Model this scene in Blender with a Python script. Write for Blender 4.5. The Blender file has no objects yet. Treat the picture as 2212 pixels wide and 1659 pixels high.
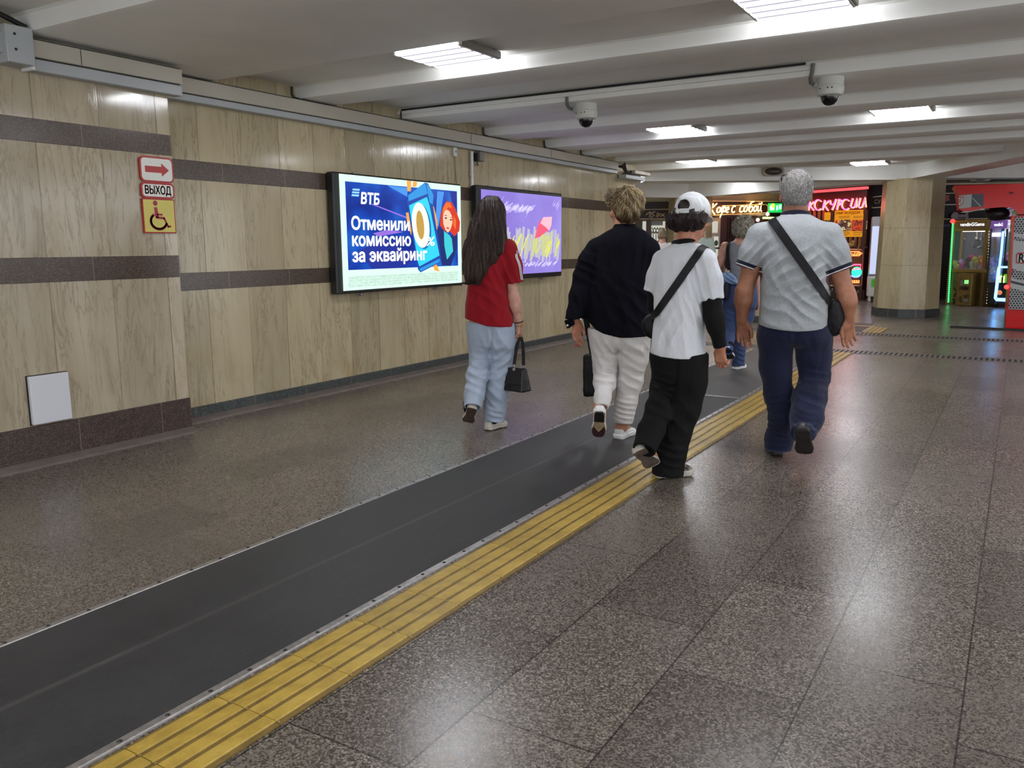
import bpy, math, random
import numpy as np
from mathutils import Vector, Matrix

# ------------------------------------------------------------------ camera, world, exposure
SC = bpy.context.scene
COL = SC.collection
F_PX, CX, CY = 1795.9, 1106.0, 829.5          # for the 2212 x 1659 frame
EYE = np.array([0.0, 0.0, 1.35])
PITCH, YAW, ROLL = 0.165115, 0.546408, 0.005882
_fw = np.array([-math.sin(YAW)*math.cos(PITCH), math.cos(YAW)*math.cos(PITCH), -math.sin(PITCH)])
_rt = np.array([math.cos(YAW), math.sin(YAW), 0.0])
_up = np.cross(_rt, _fw)
_r2 = _rt*math.cos(ROLL) - _up*math.sin(ROLL)
_u2 = _up*math.cos(ROLL) + _rt*math.sin(ROLL)
cam_data = bpy.data.cameras.new('camera')
cam_data.sensor_width = 36.0
cam_data.lens = F_PX/2212.0*36.0
cam_data.clip_start = 0.05
cam_data.clip_end = 200.0
cam = bpy.data.objects.new('camera', cam_data)
COL.objects.link(cam)
cam.matrix_world = Matrix(((_r2[0], _u2[0], -_fw[0], EYE[0]), (_r2[1], _u2[1], -_fw[1], EYE[1]),
                           (_r2[2], _u2[2], -_fw[2], EYE[2]), (0, 0, 0, 1)))
SC.camera = cam

world = bpy.data.worlds.new('world')
SC.world = world
world.use_nodes = True
world.node_tree.nodes['Background'].inputs[0].default_value = (0.92, 0.96, 1.0, 1)
world.node_tree.nodes['Background'].inputs[1].default_value = 2.7
SC.view_settings.view_transform = 'Standard'
SC.view_settings.look = 'None'
SC.view_settings.gamma = 1.0
SC.view_settings.use_curve_mapping = False
SC.view_settings.exposure = 0.0
LAMP_POWER = 36.0                              # radiance of the LED tubes behind the diffusers
SC.cycles.use_denoising = True
SC.cycles.max_bounces = 6
SC.cycles.diffuse_bounces = 4
SC.cycles.glossy_bounces = 3
SC.cycles.sample_clamp_indirect = 6.0
SC.cycles.caustics_reflective = False
SC.cycles.caustics_refractive = False

# ------------------------------------------------------------------ pixel rays (for reading real positions off the photo)
def ray(x, y):
    return _fw + _r2*((x-CX)/F_PX) - _u2*((y-CY)/F_PX)
def at_z(x, y, z=0.0):
    d = ray(x, y); return EYE + d*((z-EYE[2])/d[2])
def at_x(x, y, X):
    d = ray(x, y); return EYE + d*(X/d[0])
def at_y(x, y, Y):
    d = ray(x, y); return EYE + d*(Y/d[1])
def at_plane(x, y, p, n):
    d = ray(x, y); p = np.array(p, float); n = np.array(n, float)
    return EYE + d*(((p-EYE) @ n)/(d @ n))

# ------------------------------------------------------------------ materials
def srgb(r, g, b):
    f = lambda c: (c/255/12.92) if c/255 <= 0.04045 else ((c/255+0.055)/1.055)**2.4
    return (f(r), f(g), f(b), 1.0)
MATS = {}
class NT:
    def __init__(s, name):
        s.m = bpy.data.materials.new(name); s.m.use_nodes = True
        s.t = s.m.node_tree; s.p = s.t.nodes['Principled BSDF']
    def n(s, kind, **kw):
        nd = s.t.nodes.new('ShaderNode'+kind)
        for k, v in kw.items():
            if k.startswith('i_'):
                key = k[2:]; key = int(key) if key.isdigit() else key.replace('_', ' ')
                s.put(v, nd.inputs[key])
            else: setattr(nd, k, v)
        return nd
    def put(s, v, sock):
        if isinstance(v, bpy.types.NodeSocket): s.t.links.new(v, sock)
        else: sock.default_value = v
    def math(s, op, a, b=None, c=None):
        nd = s.n('Math', operation=op)
        for i, v in enumerate((a, b, c)):
            if v is not None: s.put(v, nd.inputs[i])
        return nd.outputs[0]
    def mix(s, f, a, b, blend='MIX'):
        nd = s.n('Mix', data_type='RGBA', blend_type=blend)
        s.put(f, nd.inputs[0]); s.put(a, nd.inputs[6]); s.put(b, nd.inputs[7])
        return nd.outputs[2]
    def ramp(s, f, stops, interp='LINEAR'):
        nd = s.n('ValToRGB'); cr = nd.color_ramp; cr.interpolation = interp
        while len(cr.elements) < len(stops): cr.elements.new(0.5)
        for e, (p, c) in zip(cr.elements, stops):
            e.position = p; e.color = c if len(c) == 4 else (*c, 1)
        s.put(f, nd.inputs[0]); return nd.outputs[0]
    def noise(s, vec, scale, detail=3, rough=0.55, dist=0.0):
        nd = s.n('TexNoise', i_Scale=scale, i_Detail=detail, i_Roughness=rough, i_Distortion=dist)
        if vec is not None: s.put(vec, nd.inputs['Vector'])
        return nd.outputs[0]
    def obj(s): return s.n('TexCoord').outputs['Object']
    def uv(s): return s.n('TexCoord').outputs['UV']
    def sep(s, v):
        nd = s.n('SeparateXYZ'); s.put(v, nd.inputs[0]); return nd.outputs
    def comb(s, x, y, z):
        nd = s.n('CombineXYZ')
        for i, v in enumerate((x, y, z)): s.put(v, nd.inputs[i])
        return nd.outputs[0]
    def bump(s, h, strength=0.3, dist=0.01):
        nd = s.n('Bump', i_Strength=strength, i_Distance=dist); s.put(h, nd.inputs['Height'])
        s.t.links.new(nd.outputs[0], s.p.inputs['Normal'])
    def set(s, **kw):
        for k, v in kw.items(): s.put(v, s.p.inputs[k.replace('_', ' ')])
        return s.m

def mat(name, color, rough=0.5, metal=0.0, noise=0.0, nscale=30.0, bump=0.0, bscale=60.0, spec=0.5, emit=0.0, ecol=None, alpha=None):
    """plain surface with a little procedural variation in colour and relief"""
    if name in MATS: return MATS[name]
    t = NT(name)
    c = color if len(color) == 4 else (*color, 1)
    if noise > 0:
        f = t.noise(t.obj(), nscale, 4)
        lo = tuple(max(0, x*(1-noise)) for x in c[:3]) + (1,); hi = tuple(min(1, x*(1+noise)) for x in c[:3]) + (1,)
        t.set(Base_Color=t.ramp(f, [(0.3, lo), (0.7, hi)]))
    else: t.set(Base_Color=c)
    t.set(Roughness=rough, Metallic=metal, Specular_IOR_Level=spec)
    if bump > 0: t.bump(t.noise(t.obj(), bscale, 4), bump, 0.01)
    if emit > 0: t.set(Emission_Color=ecol or c, Emission_Strength=emit)
    MATS[name] = t.m
    return t.m

def glow(name, color, strength):
    if name in MATS: return MATS[name]
    t = NT(name); c = color if len(color) == 4 else (*color, 1)
    MATS[name] = t.set(Base_Color=(c[0]*0.3, c[1]*0.3, c[2]*0.3, 1), Roughness=0.4, Emission_Color=c, Emission_Strength=strength)
    return t.m

# ------------------------------------------------------------------ mesh building
class MB:
    """collects shapes in one mesh; .M places what is added next"""
    def __init__(s): s.v = []; s.f = []; s.mi = []; s.M = Matrix.Identity(4); s.cur = 0
    def at(s, loc=(0, 0, 0), rz=0.0, rx=0.0, ry=0.0, M=None):
        s.M = M if M is not None else Matrix.Translation(loc) @ Matrix.Rotation(rz, 4, 'Z') @ Matrix.Rotation(ry, 4, 'Y') @ Matrix.Rotation(rx, 4, 'X')
        return s
    def mat(s, i): s.cur = i; return s
    def add(s, vs, fs):
        o = len(s.v)
        for p in vs:
            q = s.M @ Vector(p); s.v.append((q.x, q.y, q.z))
        for f in fs: s.f.append(tuple(i+o for i in f)); s.mi.append(s.cur)
        return s
    def box(s, c, d, bev=0.0):
        x, y, z = d[0]/2, d[1]/2, d[2]/2
        if bev <= 0:
            vs = [(c[0]+a*x, c[1]+b*y, c[2]+e*z) for a in (-1, 1) for b in (-1, 1) for e in (-1, 1)]
            return s.add(vs, [(0, 1, 3, 2), (4, 6, 7, 5), (0, 4, 5, 1), (2, 3, 7, 6), (0, 2, 6, 4), (1, 5, 7, 3)])
        b = min(bev, x*.98, y*.98, z*.98)
        P = lambda px, py, pz: (c[0]+px, c[1]+py, c[2]+pz)
        vs = []; idx = {}
        for a in (-1, 1):
            for e in (-1, 1):
                for g in (-1, 1):
                    idx[a, e, g, 0] = len(vs); vs.append(P(a*x, e*(y-b), g*(z-b)))
                    idx[a, e, g, 1] = len(vs); vs.append(P(a*(x-b), e*y, g*(z-b)))
                    idx[a, e, g, 2] = len(vs); vs.append(P(a*(x-b), e*(y-b), g*z))
        fs = []
        q = [(-1, -1), (1, -1), (1, 1), (-1, 1)]
        for a in (-1, 1):
            l = [idx[a, i, j, 0] for i, j in q]; fs.append(l if a > 0 else l[::-1])
            l = [idx[i, a, j, 1] for i, j in q]; fs.append(l[::-1] if a > 0 else l)
            l = [idx[i, j, a, 2] for i, j in q]; fs.append(l if a > 0 else l[::-1])
        for a in (-1, 1):
            for e in (-1, 1):
                l = [idx[a, e, -1, 0], idx[a, e, -1, 1], idx[a, e, 1, 1], idx[a, e, 1, 0]]; fs.append(l if a*e > 0 else l[::-1])
                l = [idx[a, -1, e, 0], idx[a, 1, e, 0], idx[a, 1, e, 2], idx[a, -1, e, 2]]; fs.append(l if a*e > 0 else l[::-1])
                l = [idx[-1, a, e, 1], idx[-1, a, e, 2], idx[1, a, e, 2], idx[1, a, e, 1]]; fs.append(l if a*e > 0 else l[::-1])
                for g in (-1, 1):
                    l = [idx[a, e, g, 0], idx[a, e, g, 1], idx[a, e, g, 2]]; fs.append(l if a*e*g > 0 else l[::-1])
        return s.add(vs, fs)
    def prism(s, poly, lo, hi, axis='z'):
        """closed polygon swept along an axis; poly in the two other axes (x: y,z / y: x,z / z: x,y)"""
        n = len(poly)
        area = sum(poly[i][0]*poly[(i+1) % n][1]-poly[(i+1) % n][0]*poly[i][1] for i in range(n))
        if area < 0: poly = poly[::-1]
        f = {'z': lambda p, h: (p[0], p[1], h), 'x': lambda p, h: (h, p[0], p[1]), 'y': lambda p, h: (p[0], h, p[1])}[axis]
        vs = [f(p, lo) for p in poly]+[f(p, hi) for p in poly]
        fs = [tuple(range(n))[::-1], tuple(range(n, 2*n))]+[(i, (i+1) % n, n+(i+1) % n, n+i) for i in range(n)]
        if axis == 'y': fs = [t[::-1] for t in fs]
        return s.add(vs, fs)
    def tube(s, pts, r, seg=8, closed=False, caps=True, flat=None):
        """pipe along points; r a number or a list; flat=(a,b): elliptical section, a sideways, b along 'up'"""
        pts = [Vector(p) for p in pts]; n = len(pts)
        rs = r if isinstance(r, (list, tuple)) else [r]*n
        vs = []; fs = []; up = None
        for i, p in enumerate(pts):
            if closed: t = pts[(i+1) % n]-pts[i-1]
            else: t = pts[min(i+1, n-1)]-pts[max(i-1, 0)]
            t = t.normalized() if t.length > 1e-9 else Vector((0, 0, 1))
            if up is None:
                up = Vector((0, 0, 1)) if abs(t.z) < 0.9 else Vector((0, 1, 0))
            up = (up-t*up.dot(t))
            up = up.normalized() if up.length > 1e-6 else t.orthogonal().normalized()
            sd = t.cross(up)
            for k in range(seg):
                a = 2*math.pi*k/seg
                q = p+(sd*math.cos(a)*(flat[0] if flat else 1)+up*math.sin(a)*(flat[1] if flat else 1))*rs[i]
                vs.append(q[:])
        m = n if closed else n-1
        for i in range(m):
            for k in range(seg):
                a = i*seg+k; b = i*seg+(k+1) % seg; c2 = ((i+1) % n)*seg
                fs.append((a, b, c2+(k+1) % seg, c2+k))
        if caps and not closed:
            fs.append(tuple(range(seg))[::-1]); fs.append(tuple((n-1)*seg+k for k in range(seg)))
        return s.add(vs, fs)
    def lathe(s, prof, seg=24, a0=0.0, a1=2*math.pi):
        vs = []; fs = []; n = len(prof); full = abs(a1-a0-2*math.pi) < 1e-6; m = seg if full else seg+1
        for k in range(m):
            a = a0+(a1-a0)*k/seg
            for (r, z) in prof: vs.append((r*math.cos(a), r*math.sin(a), z))
        for k in range(seg):
            for i in range(n-1):
                a = k*n+i; b = ((k+1) % m)*n+i
                fs.append((a, b, b+1, a+1))
        return s.add(vs, fs)
    def ball(s, c, r, seg=12, rings=8):
        rr = r if isinstance(r, (tuple, list)) else (r, r, r)
        vs = []; fs = []
        for i in range(rings+1):
            th = math.pi*i/rings
            for k in range(seg):
                a = 2*math.pi*k/seg
                vs.append((c[0]+rr[0]*math.sin(th)*math.cos(a), c[1]+rr[1]*math.sin(th)*math.sin(a), c[2]-rr[2]*math.cos(th)))
        for i in range(rings):
            for k in range(seg):
                fs.append((i*seg+k, i*seg+(k+1) % seg, (i+1)*seg+(k+1) % seg, (i+1)*seg+k))
        return s.add(vs, fs)
    def build(s, name, mats, parent=None, smooth=False, uv=False, loc=None):
        return link_mesh(name, s.v, s.f, mats, parent, smooth, s.mi, uv, loc)

def link_mesh(name, v, f, mats, parent=None, smooth=False, mi=None, uv=False, loc=None):
    me = bpy.data.meshes.new(name)
    me.from_pydata([tuple(map(float, p)) for p in v] if not isinstance(v, np.ndarray) else v.tolist(), [], f if not isinstance(f, np.ndarray) else f.tolist())
    for m in (mats if isinstance(mats, (list, tuple)) else [mats]): me.materials.append(m)
    if mi is not None and any(mi): me.polygons.foreach_set('material_index', mi)
    if smooth is True: me.polygons.foreach_set('use_smooth', [True]*len(me.polygons))
    elif smooth: me.polygons.foreach_set('use_smooth', [True]*len(me.polygons)); me.set_sharp_from_angle(angle=smooth)
    if uv:
        L = me.uv_layers.new(name='UVMap')
        for p in me.polygons:
            n = p.normal
            if abs(n.z) > 0.8: tx, ty = Vector((1, 0, 0)), Vector((0, 1, 0))
            else: tx, ty = Vector((-n.y, n.x, 0)).normalized(), Vector((0, 0, 1))
            for li in p.loop_indices:
                co = me.vertices[me.loops[li].vertex_index].co
                L.data[li].uv = (co.dot(tx), co.dot(ty))
    me.update()
    o = bpy.data.objects.new(name, me); COL.objects.link(o)
    if parent is not None: o.parent = parent
    if loc is not None: o.location = loc
    return o

def tag(o, label, cat, group=None, kind=None):
    o['label'] = label; o['category'] = cat
    if group: o['group'] = group
    if kind: o['kind'] = kind
    return o
def thing(name, label, cat, loc=(0, 0, 0), rz=0.0, group=None):
    o = bpy.data.objects.new(name, None); COL.objects.link(o)
    o.empty_display_size = 0.1
    o.location = loc; o.rotation_euler = (0, 0, rz)
    return tag(o, label, cat, group)
def struct(name, mb, mats, smooth=False, uv=True, parent=None):
    o = mb.build(name, mats, parent, smooth, uv)
    if parent is None: o['kind'] = 'structure'
    return o
def part(name, mb, mats, parent, smooth=False, label=None, uv=False):
    o = mb.build(name, mats, parent, smooth, uv)
    if label: o['label'] = label
    return o
def copy_tree(o, parent=None):
    c = o.copy(); COL.objects.link(c)
    if parent is not None: c.parent = parent
    for ch in list(o.children): copy_tree(ch, c)
    return c

# ------------------------------------------------------------------ lettering
def text_mesh(body, size=1.0, bold=0.0, shear=0.0, space=1.0):
    """flat letters as (verts2d, quads): outlines of the built-in font filled by the nonzero rule in thin slabs"""
    cu = bpy.data.curves.new('letters', 'FONT'); cu.body = body; cu.size = size; cu.offset = bold*size
    cu.fill_mode = 'NONE'; cu.resolution_u = 3; cu.shear = shear; cu.space_character = space
    o = bpy.data.objects.new('letters', cu); COL.objects.link(o)
    bpy.context.view_layer.update()
    me = bpy.data.meshes.new_from_object(o.evaluated_get(bpy.context.evaluated_depsgraph_get()))
    V = np.array([v.co[:2] for v in me.vertices]) if len(me.vertices) else np.zeros((0, 2))
    E = np.array([e.vertices[:] for e in me.edges]) if len(me.edges) else np.zeros((0, 2), int)
    bpy.data.objects.remove(o); bpy.data.curves.remove(cu); bpy.data.meshes.remove(me)
    if len(V) == 0: return [], []
    # walk each outline in vertex order so that its sense of turning is kept
    par = np.arange(len(V))
    for _ in range(60):
        a = np.minimum(par[E[:, 0]], par[E[:, 1]]); p2 = par.copy()
        np.minimum.at(p2, E[:, 0], a); np.minimum.at(p2, E[:, 1], a)
        p2 = p2[p2]
        if (p2 == par).all(): break
        par = p2
    loops = {}
    for i, k in enumerate(par): loops.setdefault(k, []).append(i)
    segs = []
    for l in loops.values():
        P = V[l]; Q = np.roll(P, -1, 0)
        segs.append(np.concatenate([P, Q], 1))
    S = np.concatenate(segs)
    S = S[np.abs(S[:, 1]-S[:, 3]) > 1e-9*size]
    ys = np.unique(np.round(np.concatenate([S[:, 1], S[:, 3]])/(size*0.004))*(size*0.004))
    ys = np.concatenate([[S[:, [1, 3]].min()], ys[(ys > S[:, [1, 3]].min()+1e-6) & (ys < S[:, [1, 3]].max()-1e-6)], [S[:, [1, 3]].max()]])
    vs = []; fs = []
    for y0, y1 in zip(ys[:-1], ys[1:]):
        ym = (y0+y1)/2
        lo = np.minimum(S[:, 1], S[:, 3]); hi = np.maximum(S[:, 1], S[:, 3])
        A = S[(lo <= ym) & (hi > ym)]
        if len(A) == 0: continue
        k = (A[:, 2]-A[:, 0])/(A[:, 3]-A[:, 1])
        xm = A[:, 0]+k*(ym-A[:, 1]); x0 = A[:, 0]+k*(y0-A[:, 1]); x1 = A[:, 0]+k*(y1-A[:, 1])
        w = np.where(A[:, 3] > A[:, 1], 1, -1); o_ = np.argsort(xm); c = 0
        for i in o_:
            if c == 0: st = i
            c += w[i]
            if c == 0:
                b = len(vs); vs += [(x0[st], y0), (x0[i], y0), (x1[i], y1), (x1[st], y1)]; fs.append((b, b+1, b+2, b+3))
    return vs, fs

def text_into(mb, body, size, org, ux, uy, bold=0.0, align='l', shear=0.0, fit=None, space=1.0, fat=0.0):
    """lettering on a plane: org = baseline start, ux/uy unit vectors of the plane"""
    vs, fs = text_mesh(body, size, bold, shear, space)
    if not vs: return 0
    A = np.array(vs); w = A[:, 0].max()-A[:, 0].min(); A[:, 0] -= A[:, 0].min()
    k = (fit/w) if fit else 1.0
    A[:, 0] *= k
    sh = {'l': 0, 'c': -w*k/2, 'r': -w*k}[align]
    P = np.array(org)+np.outer(A[:, 0]+sh, ux)+np.outer(A[:, 1], uy)
    for k_ in range(9 if fat else 1):
        d = np.array(ux)*(math.cos(k_*0.785)*fat*size*(k_ > 0))+np.array(uy)*(math.sin(k_*0.785)*fat*size*(k_ > 0))
        mb.add([tuple(p+d) for p in P], fs)
    return w*k
def poly_into(mb, pts, org, ux, uy):
    ar = sum(pts[i-1][0]*pts[i][1]-pts[i][0]*pts[i-1][1] for i in range(len(pts)))
    if ar < 0: pts = list(pts)[::-1]
    P = [tuple(np.array(org)+np.array(ux)*a+np.array(uy)*b) for a, b in pts]
    mb.add(P, [tuple(range(len(P)))])
def stroke_into(mb, pts, w, org, ux, uy):
    """flat ribbon along 2-d points with round-ish joins"""
    pts = [np.array(p, float) for p in pts]
    n = np.cross(ux, uy)
    for i, (a, b) in enumerate(zip(pts[:-1], pts[1:])):
        d = b-a; L = math.hypot(*d)
        if L < 1e-9: continue
        d = d/L; nn = np.array([-d[1], d[0]])*w/2; e = d*w*0.25
        q = [a-e-nn, b+e-nn, b+e+nn, a-e+nn]
        poly_into(mb, q, np.array(org), ux, uy)
def arc(cx, cy, rx, ry, a0, a1, n=12):
    return [(cx+rx*math.cos(math.radians(a0+(a1-a0)*i/n)), cy+ry*math.sin(math.radians(a0+(a1-a0)*i/n))) for i in range(n+1)]
def rrect(x0, y0, x1, y1, r, n=5):
    return arc(x1-r, y1-r, r, r, 0, 90, n)+arc(x0+r, y1-r, r, r, 90, 180, n)+arc(x0+r, y0+r, r, r, 180, 270, n)+arc(x1-r, y0+r, r, r, 270, 360, n)
ORD = ['first', 'second', 'third', 'fourth', 'fifth', 'sixth', 'seventh', 'eighth', 'ninth', 'tenth', 'eleventh', 'twelfth', 'thirteenth', 'fourteenth', 'fifteenth',
       'sixteenth', 'seventeenth', 'eighteenth', 'nineteenth', 'twentieth', 'twenty-first', 'twenty-second', 'twenty-third', 'twenty-fourth', 'twenty-fifth', 'twenty-sixth', 'twenty-seventh', 'twenty-eighth', 'twenty-ninth', 'thirtieth']
# ------------------------------------------------------------------ structure materials
def marble(name, base, vein, dark, pitch, off, rough=0.05):
    t = NT(name); u, v, _ = t.sep(t.uv())
    pu = t.math('ADD', t.math('DIVIDE', u, pitch), -off/pitch)
    idx = t.math('FLOOR', pu); fr = t.math('FRACT', pu)
    wn = t.n('TexWhiteNoise', noise_dimensions='1D'); t.put(idx, wn.inputs['W'])
    r = wn.outputs['Value']
    # grain lines lean a little and wander
    us = t.math('ADD', u, t.math('MULTIPLY', v, t.math('MULTIPLY_ADD', r, 0.12, -0.03)))
    c1 = t.comb(t.math('MULTIPLY', us, 9.0), t.math('MULTIPLY', v, 0.9), t.math('MULTIPLY', r, 37.0))
    n1 = t.noise(c1, 1.0, 5, 0.6, 0.5)
    c2 = t.comb(t.math('MULTIPLY', us, 17.0), t.math('MULTIPLY', v, 1.9), t.math('MULTIPLY', r, 91.0))
    n2 = t.noise(c2, 1.0, 6, 0.62, 0.8)
    crack = t.math('ABSOLUTE', t.math('SUBTRACT', n2, 0.5))
    crack = t.ramp(crack, [(0.0, (1, 1, 1)), (0.012, (0.45, 0.45, 0.45)), (0.035, (0, 0, 0))])
    sp = t.noise(t.comb(t.math('MULTIPLY', us, 3.0), t.math('MULTIPLY', v, 1.0), r), 1.0, 2)
    crack = t.math('MULTIPLY', crack, t.ramp(sp, [(0.34, (0, 0, 0)), (0.58, (1, 1, 1))]))
    col = t.ramp(n1, [(0.25, tuple(a*.45+b_*.55 for a, b_ in zip(vein[:3], base[:3]))), (0.52, base), (0.78, tuple(min(1, c*1.08) for c in base[:3]))])
    tint = t.math('MULTIPLY_ADD', r, 0.22, 0.87)
    col = t.mix(1.0, col, t.comb(tint, tint, t.math('MULTIPLY', tint, 0.99)), 'MULTIPLY')
    col = t.mix(t.math('MULTIPLY', crack, 0.62), col, dark)
    # yellow seepage stains near the foot of the panels
    st = t.noise(t.comb(t.math('MULTIPLY', u, 4.0), t.math('MULTIPLY', v, 2.2), 3.0), 1.0, 3)
    low = t.ramp(t.math('MULTIPLY', v, 1.0), [(0.1, (1, 1, 1)), (0.55, (0, 0, 0))])
    col = t.mix(t.math('MULTIPLY', low, t.ramp(st, [(0.48, (0, 0, 0)), (0.66, (0.42, 0.42, 0.42))])), col, srgb(150, 117, 58))
    edge = t.math('MINIMUM', fr, t.math('SUBTRACT', 1.0, fr))
    jn = t.ramp(edge, [(0.0, (1, 1, 1)), (0.006, (0.8, 0.8, 0.8)), (0.011, (0, 0, 0))])
    jr = t.math('MULTIPLY', jn, t.ramp(t.math('FRACT', t.math('MULTIPLY', idx, 0.37)), [(0.2, (0.3, 0.3, 0.3)), (0.6, (0.9, 0.9, 0.9))]))
    col = t.mix(jr, col, srgb(86, 70, 48))
    t.set(Base_Color=col, Roughness=t.math('MULTIPLY_ADD', n1, 0.12, rough), Specular_IOR_Level=0.5)
    b = t.math('SUBTRACT', t.math('MULTIPLY', t.noise(t.comb(t.math('MULTIPLY', u, 3.0), v, 0.0), 1.4, 2), 0.4), t.math('ADD', t.math('MULTIPLY', crack, 0.1), t.math('MULTIPLY', jn, 0.4)))
    t.bump(b, 0.13, 0.008)
    return t.m
def granite(name, a, b, c, scale=140.0, rough=0.3, bump=0.25, joint=None):
    t = NT(name); o = t.obj()
    vo = t.n('TexVoronoi', i_Scale=scale); t.put(o, vo.inputs['Vector'])
    w = t.sep(vo.outputs['Color'])[0]
    col = t.ramp(w, [(0.0, a), (0.38, a), (0.42, b), (0.78, b), (0.84, c)], 'LINEAR')
    n = t.noise(o, 5.0, 4)
    col = t.mix(t.math('MULTIPLY', n, 0.5), col, t.mix(0.5, a, b))
    if joint:
        x, y, _ = t.sep(o)
        fy = t.math('FRACT', t.math('DIVIDE', y, joint))
        e = t.math('MINIMUM', fy, t.math('SUBTRACT', 1.0, fy))
        col = t.mix(t.ramp(e, [(0.0, (0.8, 0.8, 0.8)), (0.004, (0.8, 0.8, 0.8)), (0.007, (0, 0, 0))]), col, srgb(120, 105, 92))
    t.set(Base_Color=col, Roughness=rough)
    t.bump(t.noise(o, scale*0.8, 3), bump, 0.006)
    return t.m
BEIGE = srgb(188, 174, 143); BEIGE2 = srgb(162, 147, 116)
M_WALL = marble('beige_marble', BEIGE, BEIGE2, srgb(112, 88, 56), 0.412, 4.41)
M_PIER = marble('grey_beige_marble', srgb(184, 171, 148), srgb(156, 142, 118), srgb(108, 88, 62), 0.43, 3.0)
M_COLUMN = marble('column_marble', srgb(188, 175, 141), srgb(180, 166, 131), srgb(140, 120, 90), 60.0, -31.3, 0.2)
M_BROWN = granite('brown_granite', srgb(66, 54, 47), srgb(84, 70, 60), srgb(104, 90, 78), 160, 0.16, 0.12, 0.66)
M_BASE_BROWN = granite('dark_brown_granite', srgb(50, 38, 34), srgb(70, 54, 48), srgb(104, 86, 76), 170, 0.3, 0.4, 0.62)
M_BASE_GREY = granite('charcoal_granite', srgb(40, 43, 43), srgb(62, 66, 66), srgb(104, 108, 106), 190, 0.3, 0.4, 0.6)
M_PLASTER = mat('painted_ceiling', srgb(242, 242, 238), 0.62, noise=0.05, nscale=1.6, bump=0.1, bscale=7.0, spec=0.3)
M_FILLET = mat('cement_fillet', srgb(112, 102, 96), 0.6, noise=0.2, nscale=8, bump=0.4, bscale=14)

def floor_material():
    t = NT('granite_floor'); o = t.obj(); x, y, z = t.sep(o)
    # rows of slabs run along the passage: brick texture turned so that its rows follow y
    vec = t.comb(t.math('ADD', y, 0.72), t.math('ADD', x, 0.045), 0.0)
    br = t.n('TexBrick', offset=0.37, offset_frequency=2, squash=1.0, i_Scale=1.0, i_Mortar_Size=0.0034, i_Mortar_Smooth=0.25, i_Bias=0.0, i_Brick_Width=0.86, i_Row_Height=0.412)
    t.put(vec, br.inputs['Vector'])
    br.inputs['Color1'].default_value = (0, 0, 0, 1); br.inputs['Color2'].default_value = (1, 1, 1, 1); br.inputs['Mortar'].default_value = (0.5, 0.5, 0.5, 1)
    slab = t.sep(br.outputs['Color'])[0]; mortar = br.outputs['Fac']
    left = t.ramp(x, [(0.0, (1, 1, 1)), (0.0, (0, 0, 0))], 'CONSTANT')
    vo = t.n('TexVoronoi', i_Scale=175.0); t.put(o, vo.inputs['Vector'])
    w = t.sep(vo.outputs['Color'])[0]
    vo2 = t.n('TexVoronoi', i_Scale=260.0); t.put(o, vo2.inputs['Vector'])
    w2 = t.sep(vo2.outputs['Color'])[1]
    col = t.ramp(w, [(0.0, srgb(56, 53, 50)), (0.25, srgb(94, 89, 83)), (0.55, srgb(128, 121, 113)), (0.86, srgb(152, 145, 136)), (0.97, srgb(196, 189, 180))])
    col = t.mix(t.ramp(w2, [(0.72, (0, 0, 0)), (0.76, (0.40, 0.40, 0.40))]), col, srgb(44, 41, 39))
    tint = t.ramp(slab, [(0.0, srgb(206, 196, 190)), (0.5, srgb(232, 224, 216)), (1.0, srgb(250, 240, 232))])
    col = t.mix(1.0, col, tint, 'MULTIPLY')
    wear = t.noise(o, 0.7, 4)
    col = t.mix(t.ramp(wear, [(0.35, (0, 0, 0)), (0.75, (0.4, 0.4, 0.4))]), col, srgb(102, 95, 88))
    # the slabs left of the mat are butted closer: their joints are filled
    isleft = t.math('LESS_THAN', x, -2.8)
    jf = t.math('MULTIPLY', mortar, t.math('MULTIPLY_ADD', isleft, -0.72, 0.9))
    col = t.mix(jf, col, srgb(34, 30, 28))
    t.set(Base_Color=col, Roughness=t.math('ADD', t.math('MULTIPLY_ADD', wear, 0.20, 0.14), t.math('MULTIPLY', w, 0.08)), Specular_IOR_Level=0.5)
    h = t.math('ADD', t.math('MULTIPLY', t.noise(o, 85.0, 3), 0.7), t.math('MULTIPLY', t.noise(o, 3.0, 2), 0.5))
    h = t.math('SUBTRACT', h, t.math('MULTIPLY', mortar, 0.8))
    t.bump(h, 0.10, 0.003)
    return t.m

# ------------------------------------------------------------------ floor
WX, PX, PY = -5.50, -5.24, 3.965               # far wall face, near pier face, pier corner
b = MB(); b.box((-2.5, 9.5, -0.1), (24.0, 31.0, 0.2))
floor = struct('floor', b, floor_material())

# ------------------------------------------------------------------ left wall: a thicker pier nearby, then the long recessed face
b = MB(); b.box(((PX-7.0)/2, -0.5+PY/2-0.0, 1.45), (PX+7.0, PY+5.0-4.0+0.0, 2.9)) if False else b.box(((PX-7.0)/2, (PY-4.0)/2, 1.5), (7.0+PX, PY+4.0, 3.0))
struct('wall_left', b, M_PIER)
b = MB(); b.box(((WX-7.0)/2, (PY+12.95)/2, 1.5), (7.0+WX, 12.95-PY, 3.0))
struct('wall_left_recess', b, M_WALL)
n_trim = 0
def trim(mb, m):
    global n_trim
    n_trim += 1
    return struct('trim_%d' % n_trim, mb, m)
for x0, y0, y1, z0, z1, m in ((PX, -4.0, PY, 1.993, 2.133, M_BROWN), (PX, -4.0, PY, 1.138, 1.293, M_BROWN),
                              (WX, PY, 12.95, 1.862, 2.006, M_BROWN), (WX, PY, 12.95, 1.02, 1.156, M_BROWN)):
    b = MB(); b.box((x0-0.02+0.003, (y0+y1)/2+0.0015, (z0+z1)/2), (0.046, y1-y0+0.003, z1-z0), 0.002)
    trim(b, m)
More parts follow.
